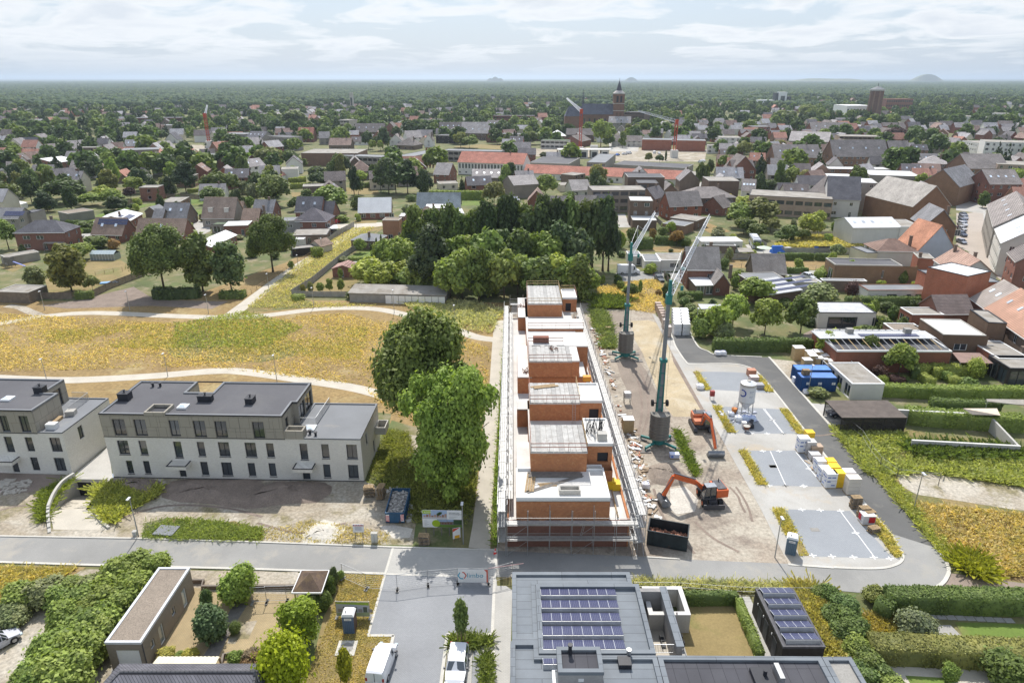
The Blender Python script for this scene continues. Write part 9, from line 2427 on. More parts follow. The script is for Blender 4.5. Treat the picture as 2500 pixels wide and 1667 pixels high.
TOWN="""B5
65 790 650 812 14 6.8 gx 5 RW wh tile rd hall white school hall with tall windows under a red tiled roof
655 885 2065 948 11 3.3 gx 3.6 RW wh tile rd low long low white school wing under a red tiled roof
B4
495 714 1000 716 26 7.5 flat 0 BB b old - none windowless brick sports hall with a glass edged roof
790 735 1310 755 11 6.6 flat 0 GB - felt_grey - band two storey school wing with continuous window bands
1360 772 1765 692 11 6.6 flat 0 GB - felt_grey - band slanting school wing with window bands joining the straight ones
1770 690 2290 702 11 6.6 flat 0 GB - felt_grey - band rear school wing with window bands behind the red roofed hall
B5
705 800 1060 812 34 4.5 flat 0 GB - bitumen - none flat grey workshop roof behind the long red roof
1222 797 1390 802 48 6 flat 0 GB - felt_grey - band flat school block with dark windowed side in the middle of the site
1460 815 2110 850 20 3.6 flat 0 GB - bitumen - none long flat school block right of the middle one
2105 942 2272 885 16 3.6 flat 0 BB - old - low low brown flat roofed pavilion at the end of the red roof
810 600 1060 604 12 6 flat 0 RW g lawn_roof - band green and white sports changing block
897 560 1035 560 18 6 hip 4 RB - wroof - low brick school pavilion with a pale hipped roof
1037 545 1285 548 12 6 gx 4.5 BB d tile md low dark tiled school range before the big round tree
1170 610 1260 590 16 4.5 gx 4 RB - tile md none dark gabled barn beside the near orange crane
1445 600 1715 605 12 4.5 gx 3.6 RW - tile md low long school building with zigzag gables at the back
1720 592 1985 597 14 7.5 flat 0 RB b felt_grey - none long red brick flat roofed block left of the second orange crane
2035 600 2290 604 14 7.5 flat 0 RB b felt_grey - none long red brick flat roofed block right of the second orange crane
1115 430 1412 432 12 10 gx 5.5 GB - tile lt row beige row of town houses under the church nave
1418 440 1615 442 12 10 gx 5.5 GB - tile lt row beige row of town houses under the church tower
1560 345 1740 350 16 16 flat 0 BB g bitumen - band large dark brown flat block right of the church
380 378 750 380 14 11 flat 0 RB d bitumen - band red brown apartment row left of the church trees
100 500 335 500 12 7 gx 6 BB - tile lt row long row of light roofed terraced houses behind the sports field
335 470 490 470 12 7 gx 5 BB - tile gr row second row of grey roofed terraced houses beside the first
320 540 860 545 9 5.5 flat 0 BB d felt_grey - low dark brick row behind the sports field trees
B4
465 560 600 560 12 5 gx 6.5 RB - tile rd low red tiled hipped house with a steep roof left of the spruce
195 560 385 575 12 9.5 flat 0 GB g bitumen - row grey cube apartment block left of the red tiled house
825 415 925 418 14 10 flat 0 RW d old - band cream balcony block behind the tall spruce
975 520 1240 520 14 6.5 gx 6.5 BB - tile md row long dark roofed apartment house with many skylights
1240 500 1350 500 16 6.5 gy 6 RB - tile md row brown gabled roof behind the dark skylight house
1735 500 1940 500 12 6 gx 6 BB - tile md row dark roofed row with dormers right of the white gables
1940 530 2170 535 12 6 gx 6 BB - tile lt row light roofed row with a white dormer beside the dark one
1570 455 1760 455 12 6 gx 5 BB - tile gr row grey roofed row behind the dark roofed row
1705 555 1885 560 14 6 flat 0 boards - bitumen - low black flat villa in front of the light roofed row
1600 600 1680 600 12 5 gy 5 RW wh tile md low white gabled house beside the black flat villa
1450 575 1585 570 12 5 gx 5 RW wh tile lt low white house with a light roof behind the white gabled one
1285 600 1400 600 12 5.5 gy 4.5 RW wh tile gr low white rounded gable house by the dark pine
1350 640 1515 645 14 3.2 hip 5 BB - tile md low dark tent shaped roof right of the dark pine
945 878 1135 872 11 4.5 hip 5 RB - tile br low brown pyramid roofed brick house beside the bright tree
1685 900 1820 905 12 4.6 gx 5 RB - tile lt low brick house with a pale grey roof and scaffolded gable
745 640 940 640 12 4 gx 4.5 BB - tile br low brown gabled houses joined together left of the dark pine
B5
195 930 470 930 12 6 gx 3.2 GB d tile lt row grey apartment house with an outside stair before the school hall
470 965 570 1000 12 6 gy 3.2 GB d tile lt none dark side wing of the grey apartment house with the outside stair
B3
1990 540 2200 545 14 9.5 flat 0 GB g felt_grey - row grey brick cube apartments at the left of the orange crane
2205 570 2352 575 14 8 gx 4 GB - tile dk row dark roofed apartments joined to the grey brick cube
1505 740 1910 738 14 7 flat 0 GB d felt_grey - row long grey brick apartment block in two steps
1085 690 1420 680 14 9 flat 0 GB d felt_grey - row taller grey brick apartment block left of the stepped one
655 680 880 662 11 3 gx 5.6 RW wh tile lt low white walled house with a broad grey roof at the left
495 800 690 775 11 4.5 shed 2 RB - wroof - low brick houses with bright solar roofs below the white one
620 850 775 848 10 4 gx 3.6 RB - tile gr low brick house with a striped solar roof beside them
345 700 495 715 12 2.8 gy 5.5 RW wh tile md none white gabled house with a dark blue roof at the left
160 640 315 640 10 3 gx 5.2 BB - tile dk low dark blue roofed house farther left of the white gable
60 870 235 862 10 4.2 gx 4.2 RB - tile gr low brick house with a pale brown roof at the left edge
100 975 330 950 9 2.4 gx 4.4 RB - tile gr low low steep roofed house in front of it at the left edge
1480 590 1590 590 10 3 gy 5 RW wh tile dk low white gable with a black roof beside the crane yard
1400 680 1575 665 12 4 gx 4.6 BB - tile lt low pale roofed brick house before the crane yard
1970 790 2200 800 12 4.5 gx 4 RB - tile gr low dark tiled brick house right of the stepped apartments
1190 400 1690 395 14 7 flat 0 RB d felt_grey - band brown flat school like block left of the orange crane
1180 470 1560 465 20 5 flat 0 GB g felt_grey - none grey curved hall with a white band before the brown block
B6
255 690 430 690 14 8 gy 6.5 RB d tile md row dark brick town house with gables facing left
565 600 895 600 14 7.5 gx 6.5 BB b tile gr row long brown mansard town house row
985 592 1380 592 15 8 gx 8.5 BB b tile gr row big brown apartment house with many roof windows
1400 592 1545 592 15 8 gx 8 BB b tile gr row right part of the big brown apartment house
955 685 1395 690 10 5 flat 0 BB b wroof - low brick backyard building with a white glass verandah
665 480 950 490 24 7 gx 6 GB - tile lt low grey pale roofs round a courtyard in the old town
170 460 320 462 16 8 flat 0 RW g old - row white two storey block in the old town
830 405 1100 405 14 8 gx 6 RB g tile gr row pink brown town row under the water tower wood
405 382 530 382 14 9 flat 0 RB g felt_grey - row brown town row left of the pink one
1030 450 1330 455 18 8.5 flat 0 GB b old - band beige flat terraces behind the big brown apartment house
2075 490 2400 500 20 12 flat 0 RW wh old - row white modern apartment block at the far right of the town
1910 480 2020 500 20 9 flat 0 RW wh old - row lower white wing of the modern apartment block
1885 305 2140 315 18 9 flat 0 RW wh old - row long white apartment row behind the town at the right
2125 285 2312 290 18 12 flat 0 RW wh old - row white apartment block at the upper right
380 872 985 905 16 7.5 flat 0 GB b old - band grey apartment terraces with balconies above the gardens
945 895 1178 905 16 7 gx 7.5 RW g tile dk low dark slate roof with skylights right of the grey terraces
800 850 945 880 16 7 gx 6 GB - tile md none brown slate roof left of the dark slate one
1142 782 1303 788 14 11 flat 0 GB wh wroof - row white grey flat tower house right of the dark slate roof
835 740 1140 748 14 5 flat 0 GB - wroof - none long low white roof behind the white tower house
1245 728 1610 740 20 8 flat 0 GB g wroof - none plain grey flat hall with a blue lined roof basin
1290 870 1590 885 26 4 flat 0 BB - old - low row of low flat yards before the street gables
1595 640 1800 650 14 8 hip 3.5 BB d tile lt row dark roofed corner house with white dormers at the street top
1800 650 1960 680 20 9 gy 6 BB b tile gr row grey gabled house beside the dormer corner house
1950 630 2090 640 16 7 hip 3.5 GB - tile lt low pale hipped roof by the top of the street
2165 650 2420 660 18 11 flat 0 GB b old - row flat beige balcony block right of the street top
2110 790 2340 790 14 9 gx 5 RB - tile gr row old town house with a mossy roof and vine at the street
B7
735 235 1215 232 13 8.6 flat 0 GB d old - band brown grey apartment block with a flat roof behind the tower house
1130 170 1310 172 12 8.6 flat 0 BB d bitumen - band dark brown cubic apartments before the long red roof
1045 118 1365 120 12 9.6 flat 0 BB d bitumen - none taller rear part of the dark brown cubic apartments
1065 322 1262 325 9 8.8 flat 0 BB d wroof - row narrow dark brick tower house with large window frames
1085 492 1295 495 8 3.4 flat 0 BB d wroof - none single storey front part of the dark brick tower house
1410 368 1690 356 9 5.4 gx 4.6 RB b tile gr low old brick double house with a weathered grey roof
1410 470 1640 500 9 3.2 flat 0 BB d old - low flat roofed brick outhouse behind the screen by the crane tip
1345 520 1535 545 8 3 flat 0 BB b felt_grey - none blue grey felt roofed long shed by the dark fence
600 395 780 393 9 5 gx 4.4 RB - tile gr low grey roofed brick row house left of the tower house
782 390 920 388 9 5 gx 4.6 RB - tile dk low dark roofed brick row house joined to the grey one
172 320 328 322 9 5 gy 4 RB d tile br low little brick house with a gable window behind the wood
360 395 515 395 9 4.6 gx 4.2 RB - tile gr none bluish roofed house right of the little gabled one
562 230 720 225 12 3.2 gx 3.8 RW - tile lt low pale mossy bungalow roof before the brown grey block
0 320 105 318 9 5 flat 0 boards - pv - low black flat roofed house with solar panels behind the wood
1560 300 1985 290 13 6 hip 3.4 BB d tile gr row long brown house with a greenish hipped roof by the square
1750 150 2015 152 13 9.5 flat 0 BB d old - none dark grey modern cube house beside the square
1960 60 2150 60 12 7.5 gx 4.5 RB - tile md row red brick gabled villa above the dark grey cube
1870 380 1990 350 9 3.4 gx 3.6 RB - tile md low brick outbuilding with a brown roof beside the golden tree
2035 230 2150 235 11 6.5 gx 4 RW wh tile gr row white house with a grey gabled roof behind the golden tree
C1
1110 410 1190 690 14 9.5 gx 5 GB - tile gr row right hand street front of slate roofed houses with balconies
1195 690 1290 900 15 9 gx 5.5 RW - wroof - row white metal roofed town house in the right hand street front
1370 1020 1480 1140 12 8.5 gx 5 RB wh tile md row orange brick town house with a dark roof at the right edge"""
tup=dict(dk=(.85,.9,1.05),md=(1.2,1.15,1.15),gr=(1.65,1.6,1.6),lt=(2.3,2.3,2.35),br=(1.85,1.45,1.3),rd=(3,1.45,1.15),wh=(1.13,1.15,1.2),d=(.8,.75,.72),b=(1.2,1,.88),g=(.95,.95,.97),RB=RB,BB=BB,GB=GB,RW=RW).get
def bands(W,h,n):
 out=[]
 for f in range(n):
  k=max(2,int(W/3.2));z=f*h/n+.9
  out+=[(W*(i+.1)/k,z,W/k*.8,1.5)for i in range(k)]
 return out
for l in TOWN.split('\n'):
 if len(l)<3:fr=l;continue
 x0,y0,x1,y1,dp,h,roof,rh,wl,wt,cv,rt,st,lb=l.split(None,13);x0,y0,x1,y1,dp,h,rh=map(float,(x0,y0,x1,y1,dp,h,rh));wt,rt,wl=tup(wt),tup(rt),tup(wl,wl)
 a,b=g(fr,x0,y0,h),g(fr,x1,y1,h);W=(b-a).length;far_=a.y>420
 if st=='none':w=[]
 elif st=='band':w=bands(W,h,max(1,round(h/3.2)))
 elif st=='hall':w=[(W*(k+.25)/20,3.2,W/32,2.8)for k in range(20)if k%4!=3 or 1]+[(W*(k+.25)/20,.8,W/36,1.)for k in range(0,20,2)]
 else:w=auto_rects(W,h,3.,int(x0),1.2,1.3,st=='low',3. if st=='row' else 3.6)
 w=w[:60]
 building(lb,a,b,dp,h,roof,rh or None,wall=wl,wtint=wt,cover=cv,rtint=rt,wins=w,side=auto_rects(dp,h,3.,int(y0),door=False,gap=4)if st in('row','low')and not far_ else[],chimney=[]if roof=='flat' else None,sky=(4 if st=='row' and roof=='gx' else 0),frame='steel' if st=='band' else 'white',pane=not far_,bars=0 if far_ else 1,trim='dark' if st=='band' else 'conc',cat='building' if W>22 else 'house',name='town_building' if W>22 else 'house')
def church():
 Y=700;a=ray('B5',1465,300);X=a.x/a.y*Y;b=ray('B5',1558,300);w=b.x/b.y*Y-X
 t=thing('church','brick church with a pointed slate spire above the town','church',(X,Y,0))
 Bx(0,0,0,w,w,36).o('tower','brbrick',t,(1.05,.8,.7));Bx(-.3,-.3,20,w+.3,w+.3,20.5).b(-.3,-.3,26.5,w+.3,w+.3,27).b(-.3,-.3,35.4,w+.3,w+.3,36.2).o('string_course','conc',t)
 for u in(.22,.58):Bx(w*u,-.15,28,w*(u+.2),.3,33.6).o('belfry_opening','dark',t)
 for u in(.22,.58):Bx(w*u,-.12,14,w*(u+.2),.2,18.5).o('blind_window','brbrick',t,(.7,.6,.5))
 m=MB();q=[(-.2,-.2),(w+.2,-.2),(w+.2,w+.2),(-.2,w+.2)];c=(w/2,w/2)
 o8=[(c[0]+w*.36*cos(k*pi/4+.39),c[1]+w*.36*sin(k*pi/4+.39))for k in range(8)]
 m.hx([(*p,36.2)for p in o8],[(c[0]+.08*cos(k*.785),c[1]+.08*sin(k*.785),48)for k in range(8)]);m.o('spire','tile',t,(.7,.75,.95))
 MB().hx([(*p,36.1)for p in q],[(c[0]+(p[0]-c[0])*.5,c[1]+(p[1]-c[1])*.5,38.6)for p in q]).o('spire_foot','tile',t,(3,3,3))
 MB().t((c[0],c[1],47.8),(c[0],c[1],50),.12,5).o('cross','dark',t)
 x2=ray('B5',1185,300);X2=x2.x/x2.y*Y-X;x3=ray('B5',1030,300);X3=x3.x/x3.y*Y-X
 m=Bx(X2,1,0,0,15,17);m.o('nave_wall','brbrick',t,(.95,.75,.65));m=MB();roof_slab(m,(X2,.5,16.8),(0,.5,16.8),(0,8,26.5),(X2,8,26.5));roof_slab(m,(0,15.5,16.8),(X2,15.5,16.8),(X2,8.01,26.5),(0,8.01,26.5));m.o('nave_roof','tile',t,(.8,.9,1.15))
 m=Bx(X3,2,0,X2-.1,14,15);m.o('choir_wall','brbrick',t,(1.1,.85,.75));m=MB();m.q((X3,1.5,15),(X2,1.5,15),(X2,8,24),(X3+4,8,24));m.q((X2,14.5,15),(X3,14.5,15),(X3+4,8,24),(X2,8,24));m.q((X3,14.5,15),(X3,1.5,15),(X3+4,8,24));m.o('choir_roof','tile',t,(.8,.9,1.15))
 for k in range(6):Bx(X2*(1-(k+.3)/6),.8,5,X2*(1-(k+.6)/6),1.1,13).o('window','glass',t)
 MB().c(X2+1,8,26,40,.9,8,.05).o('ridge_turret','tile',t,(.7,.75,.95));occupy(X-20,Y+8,40)
church()
def water_tower():
 Y=900;a=ray('B6',1290,110);b=ray('B6',1385,110);X0,X1=a.x/a.y*Y,b.x/b.y*Y;r=(X1-X0)/2;t=thing('water_tower','tall brown brick water tower with a flat pointed cap','water tower',((X0+X1)/2-2,Y+8,0))
 MB().c(0,0,0,35,r*1.02,8,r*.9).o('shaft','brbrick',t,(.95,.75,.7))
 for k in range(8):a_=k*pi/4;MB().bm((cos(a_)*r*1.04,sin(a_)*r*1.04,0),(cos(a_)*r*.93,sin(a_)*r*.93,35),1.2,1.).o('rib','brbrick',t,(1.4,1.2,1.1))
 MB().c(0,0,35,36.6,r*1.15,8).o('cornice','conc',t);MB().c(0,0,36.6,40.5,r*1.12,8,.6).o('cap','felt_grey',t);MB().t((0,0,40),(0,0,44),.3,5).o('mast','dark',t)
water_tower()
def far_box(label,fr,x0,x1,ty,Y,dp,wall,name='tower_block',cat='tower block',tint=None,rows=6,cols=5):
 a,b=ray(fr,x0,ty),ray(fr,x1,ty);X0,X1=a.x/a.y*Y,b.x/b.y*Y;h=CAM_H+a.z/a.y*Y;t=thing(name,label,cat,(X0,Y,0));W=X1-X0
 Bx(0,0,0,W,dp,h).o('wall',wall,t,tint)
 for r_ in range(rows):
  for c in range(cols):Bx(W*(c+.2)/cols,-.15,h*(r_+.35)/rows,W*(c+.75)/cols,.02,h*(r_+.75)/rows).o('window','glass',t)
 occupy(X0+W/2,Y+dp/2,W*.6)
far_box('white high rise block standing out of the far woods','B6',600,655,133,1300,14,'white',rows=1,cols=1)
far_box('darker glazed part of the white high rise','B6',573,600,138,1305,14,'steel',rows=8,cols=2);far_box('lower right part of the white high rise','B6',655,682,165,1305,14,'steel',rows=5,cols=2);far_box('low white building left of the white high rise','B6',447,560,190,1290,14,'white',rows=2,cols=6)
far_box('slim grey bell tower far off among the trees','B4',928,955,170,1100,6,'conc','bell_tower','tower',rows=1,cols=1)
far_box('long white industrial roof beside the water tower','B6',1085,1265,230,930,40,'white','industrial_hall','hall',rows=1,cols=8);far_box('red and white striped long block right of the water tower','B6',1370,1560,183,1100,20,'red_brick','long_block','building',rows=3,cols=12)
def town_crane(label,fr,bx_,by_,ty,jib,stump=True):
 p=g(fr,bx_,by_);X,Y=px(fr,bx_,ty);b=-(Y-833.5)/FOC;h=CAM_H+p.y*math.tan(atan2(b*CP-SP,b*SP+CP));t=thing('tower_crane',label,'crane',p)
 m=MB();n=int(h/2);w=.8
 for k in range(n):
  z0,z1=h*k/n,h*(k+1)/n
  for sx in(-w,w):
   for sy in(-w,w):m.t((sx,sy,z0),(sx,sy,z1),.16,4)
  for(q,r_)in(((-w,-w),(w,-w)),((w,-w),(w,w)),((-w,w),(-w,-w))):m.t((*q,z0),(*r_,z1),.1,3);m.t((*r_,z0),(*q,z1),.1,3)
 m.o('mast','crane_red',t);Bx(-2.2,-2.2,0,2.2,2.2,5).o('ballast','new_conc',t);Bx(-1,-1,h-1,1,1,h+2).o('head','crane_red',t)
 j=MB();lattice(j,(0,0,h),jib,1.6,1.8,12,.16);j.o('jib','wmetal',t);occupy(p.x,p.y,6)
M('crane_red',(.45,.07,.03),.5,.1,1,9)
town_crane('orange tower crane standing on the school site','B5',1160,725,345,(-8,30,36));town_crane('second orange tower crane at the right of the school site','B5',2003,755,440,(-24,12,29));town_crane('orange tower crane in the yard behind the left apartments','B3',1882,665,380,(-3,14,30))
c=g('B5',1287,725);Bx(-2.6,0,0,2.6,3,6).o('wall','new_conc',tag(thing('concrete_core','bare concrete lift core beside the orange school crane','concrete core',c),None))
c=g('B5',1190,760);t=thing('building_shell','bare concrete frame of the new school building under the orange crane','building site',c)
for k in range(5):Bx(-16+k*7,0,0,-11+k*7,9,5.2).o('frame_bay','new_conc',t);Bx(-15.2+k*7,-.1,.6,-12+k*7,.0,4).o('dark_opening','dark',t)
Bx(-17,-.4,5.2,19,9.4,5.6).o('floor_slab','new_conc',t);occupy(c.x,c.y,14)
for k in range(3):
 p=g('B4',1628+k*27,835);tag(MB().t((0,0,0),(0,0,11),.55,8).o('chimney_flue','rust'),['left','middle','right'][k]+' one of three rusty brown flues before the slanting school wing','flue').location=p
for k,(x,y,c_)in enumerate(((1985,745,(.8,.8,.85)),(2010,725,(.72,.6,.55)),(1970,790,(.8,.8,.85)),(2040,718,(.72,.6,.55)))):
 p=g('B6',x,y);t=thing('parasol',['white','cream pink','nearest white','farthest cream pink'][k]+' square parasol over the cafe tables of the plaza','parasol',p);MB().t((0,0,0),(0,0,2.4),.06,5).o('pole','galv',t);MB().c(0,0,2.4,3.2,3.6,4,.2).o('canopy','fabric',t,c_)
sp=[g('A4',1710,685,3.2),g('A4',2000,685,2.6),g('A4',2030,745,3.),g('A4',1790,738,2.6)];o=sp[0]
tag(MB().q(*[p-o for p in sp]).q(*[p-o-V3((0,0,.02))for p in reversed(sp)]).o('shade_sail','fabric',None,(.62,.52,.42)),'beige triangular shade sail over the garden behind the hedge','shade sail').location=o
scan('pale flat roof with a ridge at the right behind the hedge','A4',[(1920,625),(2260,660),(2300,610),(1910,605)],2.6,'old')
p=g('A5',1830,1395,.03)
def person(label,p,c):
 t=thing('person',label,'person',p)
 bm=bmesh.new();ly=bm.verts.layers.skin.verify();P=[((0,0,.95),.14),((0,0,1.2),.15),((0,0,1.42),.14),((0,0,1.52),.06),((0,0,1.66),.1),((.17,0,1.38),.06),((.3,-.1,1.15),.045),((.42,-.2,1.05),.035),((-.17,0,1.38),.06),((-.2,-.2,1.15),.045),((-.15,-.3,1),.035),((.1,.08,.48),.08),((.1,.2,.06),.05),((-.1,-.1,.48),.08),((-.1,-.05,.06),.05)]
 v=[bm.verts.new(q)for q,r_ in P]
 for x,(q,r_)in zip(v,P):x[ly].radius=(r_,r_)
 for a,b in((0,1),(1,2),(2,3),(3,4),(2,5),(5,6),(6,7),(2,8),(8,9),(9,10),(0,11),(11,12),(0,13),(13,14)):bm.edges.new((v[a],v[b]))
 v[0][ly].use_root=True;me=bpy.data.meshes.new('body');bm.to_mesh(me);bm.free();me.materials.append(MATS['fabric']);o=link('body',me,t,c);o.modifiers.new('skin','SKIN');o.modifiers.new('smooth','SUBSURF')
person('person in dark clothes pushing a bicycle in the courtyard',p,(.03,.05,.09))
b=thing('bicycle','bicycle held by the person in the courtyard','bicycle',p+V3((.55,-.3,0)))
for x in(-.5,.5):
 m=MB()
 for k in range(12):m.t((x+.33*cos(k*.5236),0,.34+.33*sin(k*.5236)),(x+.33*cos((k+1)*.5236),0,.34+.33*sin((k+1)*.5236)),.025,4)
 m.o('wheel','tyre',b)
MB().t((-.5,0,.34),(-.15,0,.85),.02,4).t((-.15,0,.85),(.35,0,.8),.02,4).t((.35,0,.95),(.5,0,.34),.02,4).t((-.1,0,.3),(.35,0,.8),.02,4).o('frame','steel',b)
for i,(f,x,y)in enumerate((('C1',680,740),('C1',712,740),('B6',2070,775),('B6',2085,780))):
 person(['left','right','farther left','farther right'][i]+(' of two people standing beside the parked car row' if i<2 else ' of two people walking in the shopping street'),g(f,x,y,.03),(.05+.1*i,.06,.08))
rf=random.Random(12);k=0;tries=0
while k<95 and tries<4000:
 tries+=1;x,y=rf.choice(((rf.uniform(0,900),rf.uniform(480,640)),(rf.uniform(1500,2350),rf.uniform(490,760)),(rf.uniform(1940,2300),rf.uniform(740,860))));p=g('P',x,y);r_=rf.uniform(1.2,2.4)
 if not free(p.x,p.y,r_)or 860<x<1000:continue
 k+=1;cl=rf.choice(('oak','fresh','hedge','grey','lime','dark'));AUTO.append((tree_at(p,r_*1.8,rf.uniform(1.5,4),'bush',cl,'@',clear=0,group='shrubs of the gardens',cat='shrub',name='shrub'),CW[cl]+' shrub'))
EX_=[[px(f,x,y)for x,y in L]for f,L in(('B5',[(0,780),(2300,860),(2300,1010),(0,990)]),('B4',[(480,640),(2352,640),(2352,900),(480,880)]),('B5',[(640,670),(1140,650),(2300,670),(2300,860),(1500,830),(640,780)]),('B4',[(1830,640),(2352,630),(2352,690),(1850,680)]),('B7',[(1270,250),(1460,205),(1640,190),(1790,100),(1810,120),(1580,270),(1400,340),(1270,490)]),('B6',[(1900,600),(2110,600),(2110,1000),(1850,1000)]),('B2',[(880,130),(1180,130),(1200,200),(880,205)]),('B2',[(395,170),(600,175),(560,245),(400,240)]),('C1',[(700,480),(1120,480),(1250,1200),(800,1100)]),('B3',[(1380,620),(2000,620),(1980,720),(1400,720)]),('A6',[(850,40),(2352,30),(2352,230),(850,230)]))]
walls_=[(RB,N_),(RB,(.9,.8,.8)),(RB,(1.2,1,.9)),(BB,N_),(BB,(1.3,1.1,1)),(GB,N_),(RW,(1.15,1.17,1.2)),(RW,(1,.95,.85)),(RW,(1.15,1.17,1.2))]
wname={RB:'red brick',BB:'brown brick',GB:'grey brick',RW:'white'}
roofs_=[((1.1,1.1,1.2),'dark'),((1.7,1.7,1.8),'grey'),((2.2,2.2,2.3),'light grey'),((1.9,1.45,1.3),'brown'),((2.8,1.6,1.3),'orange red'),((1.3,1.2,1.2),'dark'),((2.6,2.7,2.9),'pale')]
cand=[];tries=0
rf=random.Random(77)
while tries<60000 and len(cand)<7400:
 tries+=1;Y=235+2500*rf.random()**1.35;X=rf.uniform(-.88,.88)*(Y+20);q=to_px((X,Y,0))
 if q is None or q[0]<-60 or q[0]>2560:continue
 if Y<300 and(q[1]>520 or 880<q[0]<1500):continue
 if any(inpoly(q[0],q[1],P)for P in EX_):continue
 town=(q[0]>1100 and Y<640)or(q[0]>1700 and Y<760)or(450<q[0]<=1100 and Y<620)or(q[0]<=450 and Y<560)
 ph=(.8 if q[0]>1500 else .7 if q[0]>900 else .52)if town else(.26 if Y<1300 and q[0]<1000 else .16 if Y<1200 else .1)
 if Y>1500:ph=.03
 kind='h' if rf.random()<ph else 't';r_=rf.uniform(5.6,7.6)if kind=='h' else rf.uniform(2.2,4.2)*(1 if Y<600 else 1.5)
 if not free(X,Y,r_):continue
 occupy(X,Y,r_ if kind=='h' else r_*.8);cand.append((Y,X,kind,r_,q))
cand.sort();nh=nt_=0;SW,SR,pts_t,pts_c={},{},[],[]
for(Y,X,kind,r_,q)in cand:
 if kind=='h':
  wl,wt=rf.choice(walls_);rt,rn=rf.choice(roofs_);W,D=rf.uniform(7.5,13),rf.uniform(7,9.5);h=rf.choice((3,5.2,5.5,5.8));an=(.25*sin(X*.011+Y*.007))+rf.choice((0,0,pi/2))*(1 if rf.random()<.8 else .5);rh=D*rf.uniform(.38,.52)
  if nh<200:
   nh+=1;flat=rf.random()<.16
   AU=f'{wname[wl]} house with a {"flat" if flat else rn} roof';o=building('@',None,None,D,h,'flat' if flat else 'gx',rh,wall=wl,wtint=wt,cover='old' if flat else 'tile',rtint=rt,loc=(X-W/2,Y-D/2,0),rz=an,W=W,pane=False,bars=0,wins=auto_rects(W,h,2.8,nh,1.3,1.3,False,3.6),side=[],sky=rf.choice((0,0,2)),group='houses of the town',gutter=False,cat='house',trim='conc');AUTO.append((o,AU))
  else:
   m=SW.setdefault((wl,wt),MB());ca_,sa_=cos(an),sin(an)
   def L_(x,y,z):return(X+x*ca_-y*sa_,Y+x*sa_+y*ca_,z)
   w2,d2=W/2,D/2;m.hx([L_(-w2,-d2,0),L_(w2,-d2,0),L_(w2,d2,0),L_(-w2,d2,0)],[L_(-w2,-d2,h),L_(w2,-d2,h),L_(w2,d2,h),L_(-w2,d2,h)]);m.q(L_(-w2,-d2,h),L_(-w2,d2,h),L_(-w2,0,h+rh));m.q(L_(w2,-d2,h),L_(w2,d2,h),L_(w2,0,h+rh))
   r2=SR.setdefault(rt,MB());r2.q(L_(-w2-.3,-d2-.3,h-.2),L_(w2+.3,-d2-.3,h-.2),L_(w2+.3,0,h+rh+.1),L_(-w2-.3,0,h+rh+.1));r2.q(L_(w2+.3,d2+.3,h-.2),L_(-w2-.3,d2+.3,h-.2),L_(-w2-.3,0,h+rh+.1),L_(w2+.3,0,h+rh+.1))
 else:
  if nt_<75:
   nt_+=1;ht=rf.uniform(7,14)if Y>300 else rf.uniform(5,9);kd=rf.choice(('round','round','round','tall','tall','conifer','pine'));cl=rf.choice(('oak','oak','fresh','dark','olive','dark'))if kd not in('conifer','pine')else 'pine'
   AUTO.append((tree_at((X,Y,0),r_*(2.7 if kd!='conifer' else 2),ht,kd,cl,'@',clear=.08,group='trees of the town gardens'),f'{CW[cl]} {KW[kd]}'))
  elif rf.random()<.8:pts_t.append((X,Y,0))
  else:pts_c.append((X,Y,0))
for i,(k,m)in enumerate(SW.items()):o=m.o('distant_house_walls',k[0],None,k[1]);o['kind']='stuff';o['label']='distant house walls'
for k,m in SR.items():o=m.o('distant_house_roofs','tile',None,k);o['kind']='stuff';o['label']='distant house roofs'
def src_tree(me,s,c):
 o=bpy.data.objects.new('distant_tree_source',me.copy());o.scale=(1,1,1);o.color=(*c,1)
 M_=Matrix.Diagonal((s[0],s[0],s[1],1));o.data.transform(M_);k=f'leaf_far_{len(MATS)}';leafmat(k,.3,c);o.data.materials.clear();o.data.materials.append(MATS[k]);return o
cols_=[(.09,.14,.045),(.07,.11,.045),(.14,.19,.055),(.065,.1,.04)]
for i in range(4):scatter_stuff('distant_trees',[p for k,p in enumerate(pts_t)if k%4==i],src_tree(CR['lo'][i],(5.6,5.6),cols_[i]),'belt of distant trees between the far houses',.6,1.35)
scatter_stuff('distant_trees',pts_c,src_tree(CR['locon'][0],(3.6,6.5),(.035,.055,.03)),'distant conifers between the far houses',.7,1.3)
def patch(seed,size=120,n=110):
 rg=np.random.default_rng(seed);V,F,off=[],[],0;iv,if_=ico(1)
 for k in range(n):
  x,y=rg.uniform(-size/2,size/2,2);r=rg.uniform(4,7.5);hh=rg.uniform(9,14);v=iv*(1+rg.uniform(-.18,.18,(len(iv),1)))*[r,r,hh*.45]+[x,y,hh*.6]
  V.append(v);F.append(if_+off);off+=len(v)
 return np_mesh('forest_patch',np.concatenate(V),np.concatenate(F),'forest_leaf')
m_,nt2,bs2=newmat('forest_leaf');geo=nn(nt2,'ShaderNodeNewGeometry');nt2.links.new(_ramp(nt2,geo.outputs['Random Per Island'],[(0,(.04,.065,.035,1)),(.6,(.07,.105,.05,1)),(1,(.12,.15,.065,1))]),bs2.inputs['Base Color']);bs2.inputs['Roughness'].default_value=.9;bs2.inputs['Specular IOR Level'].default_value=.1
srcs=[bpy.data.objects.new('forest_source',patch(s))for s in(1,2,3)];fp=[[],[],[]];rf=random.Random(5)
Y=1250
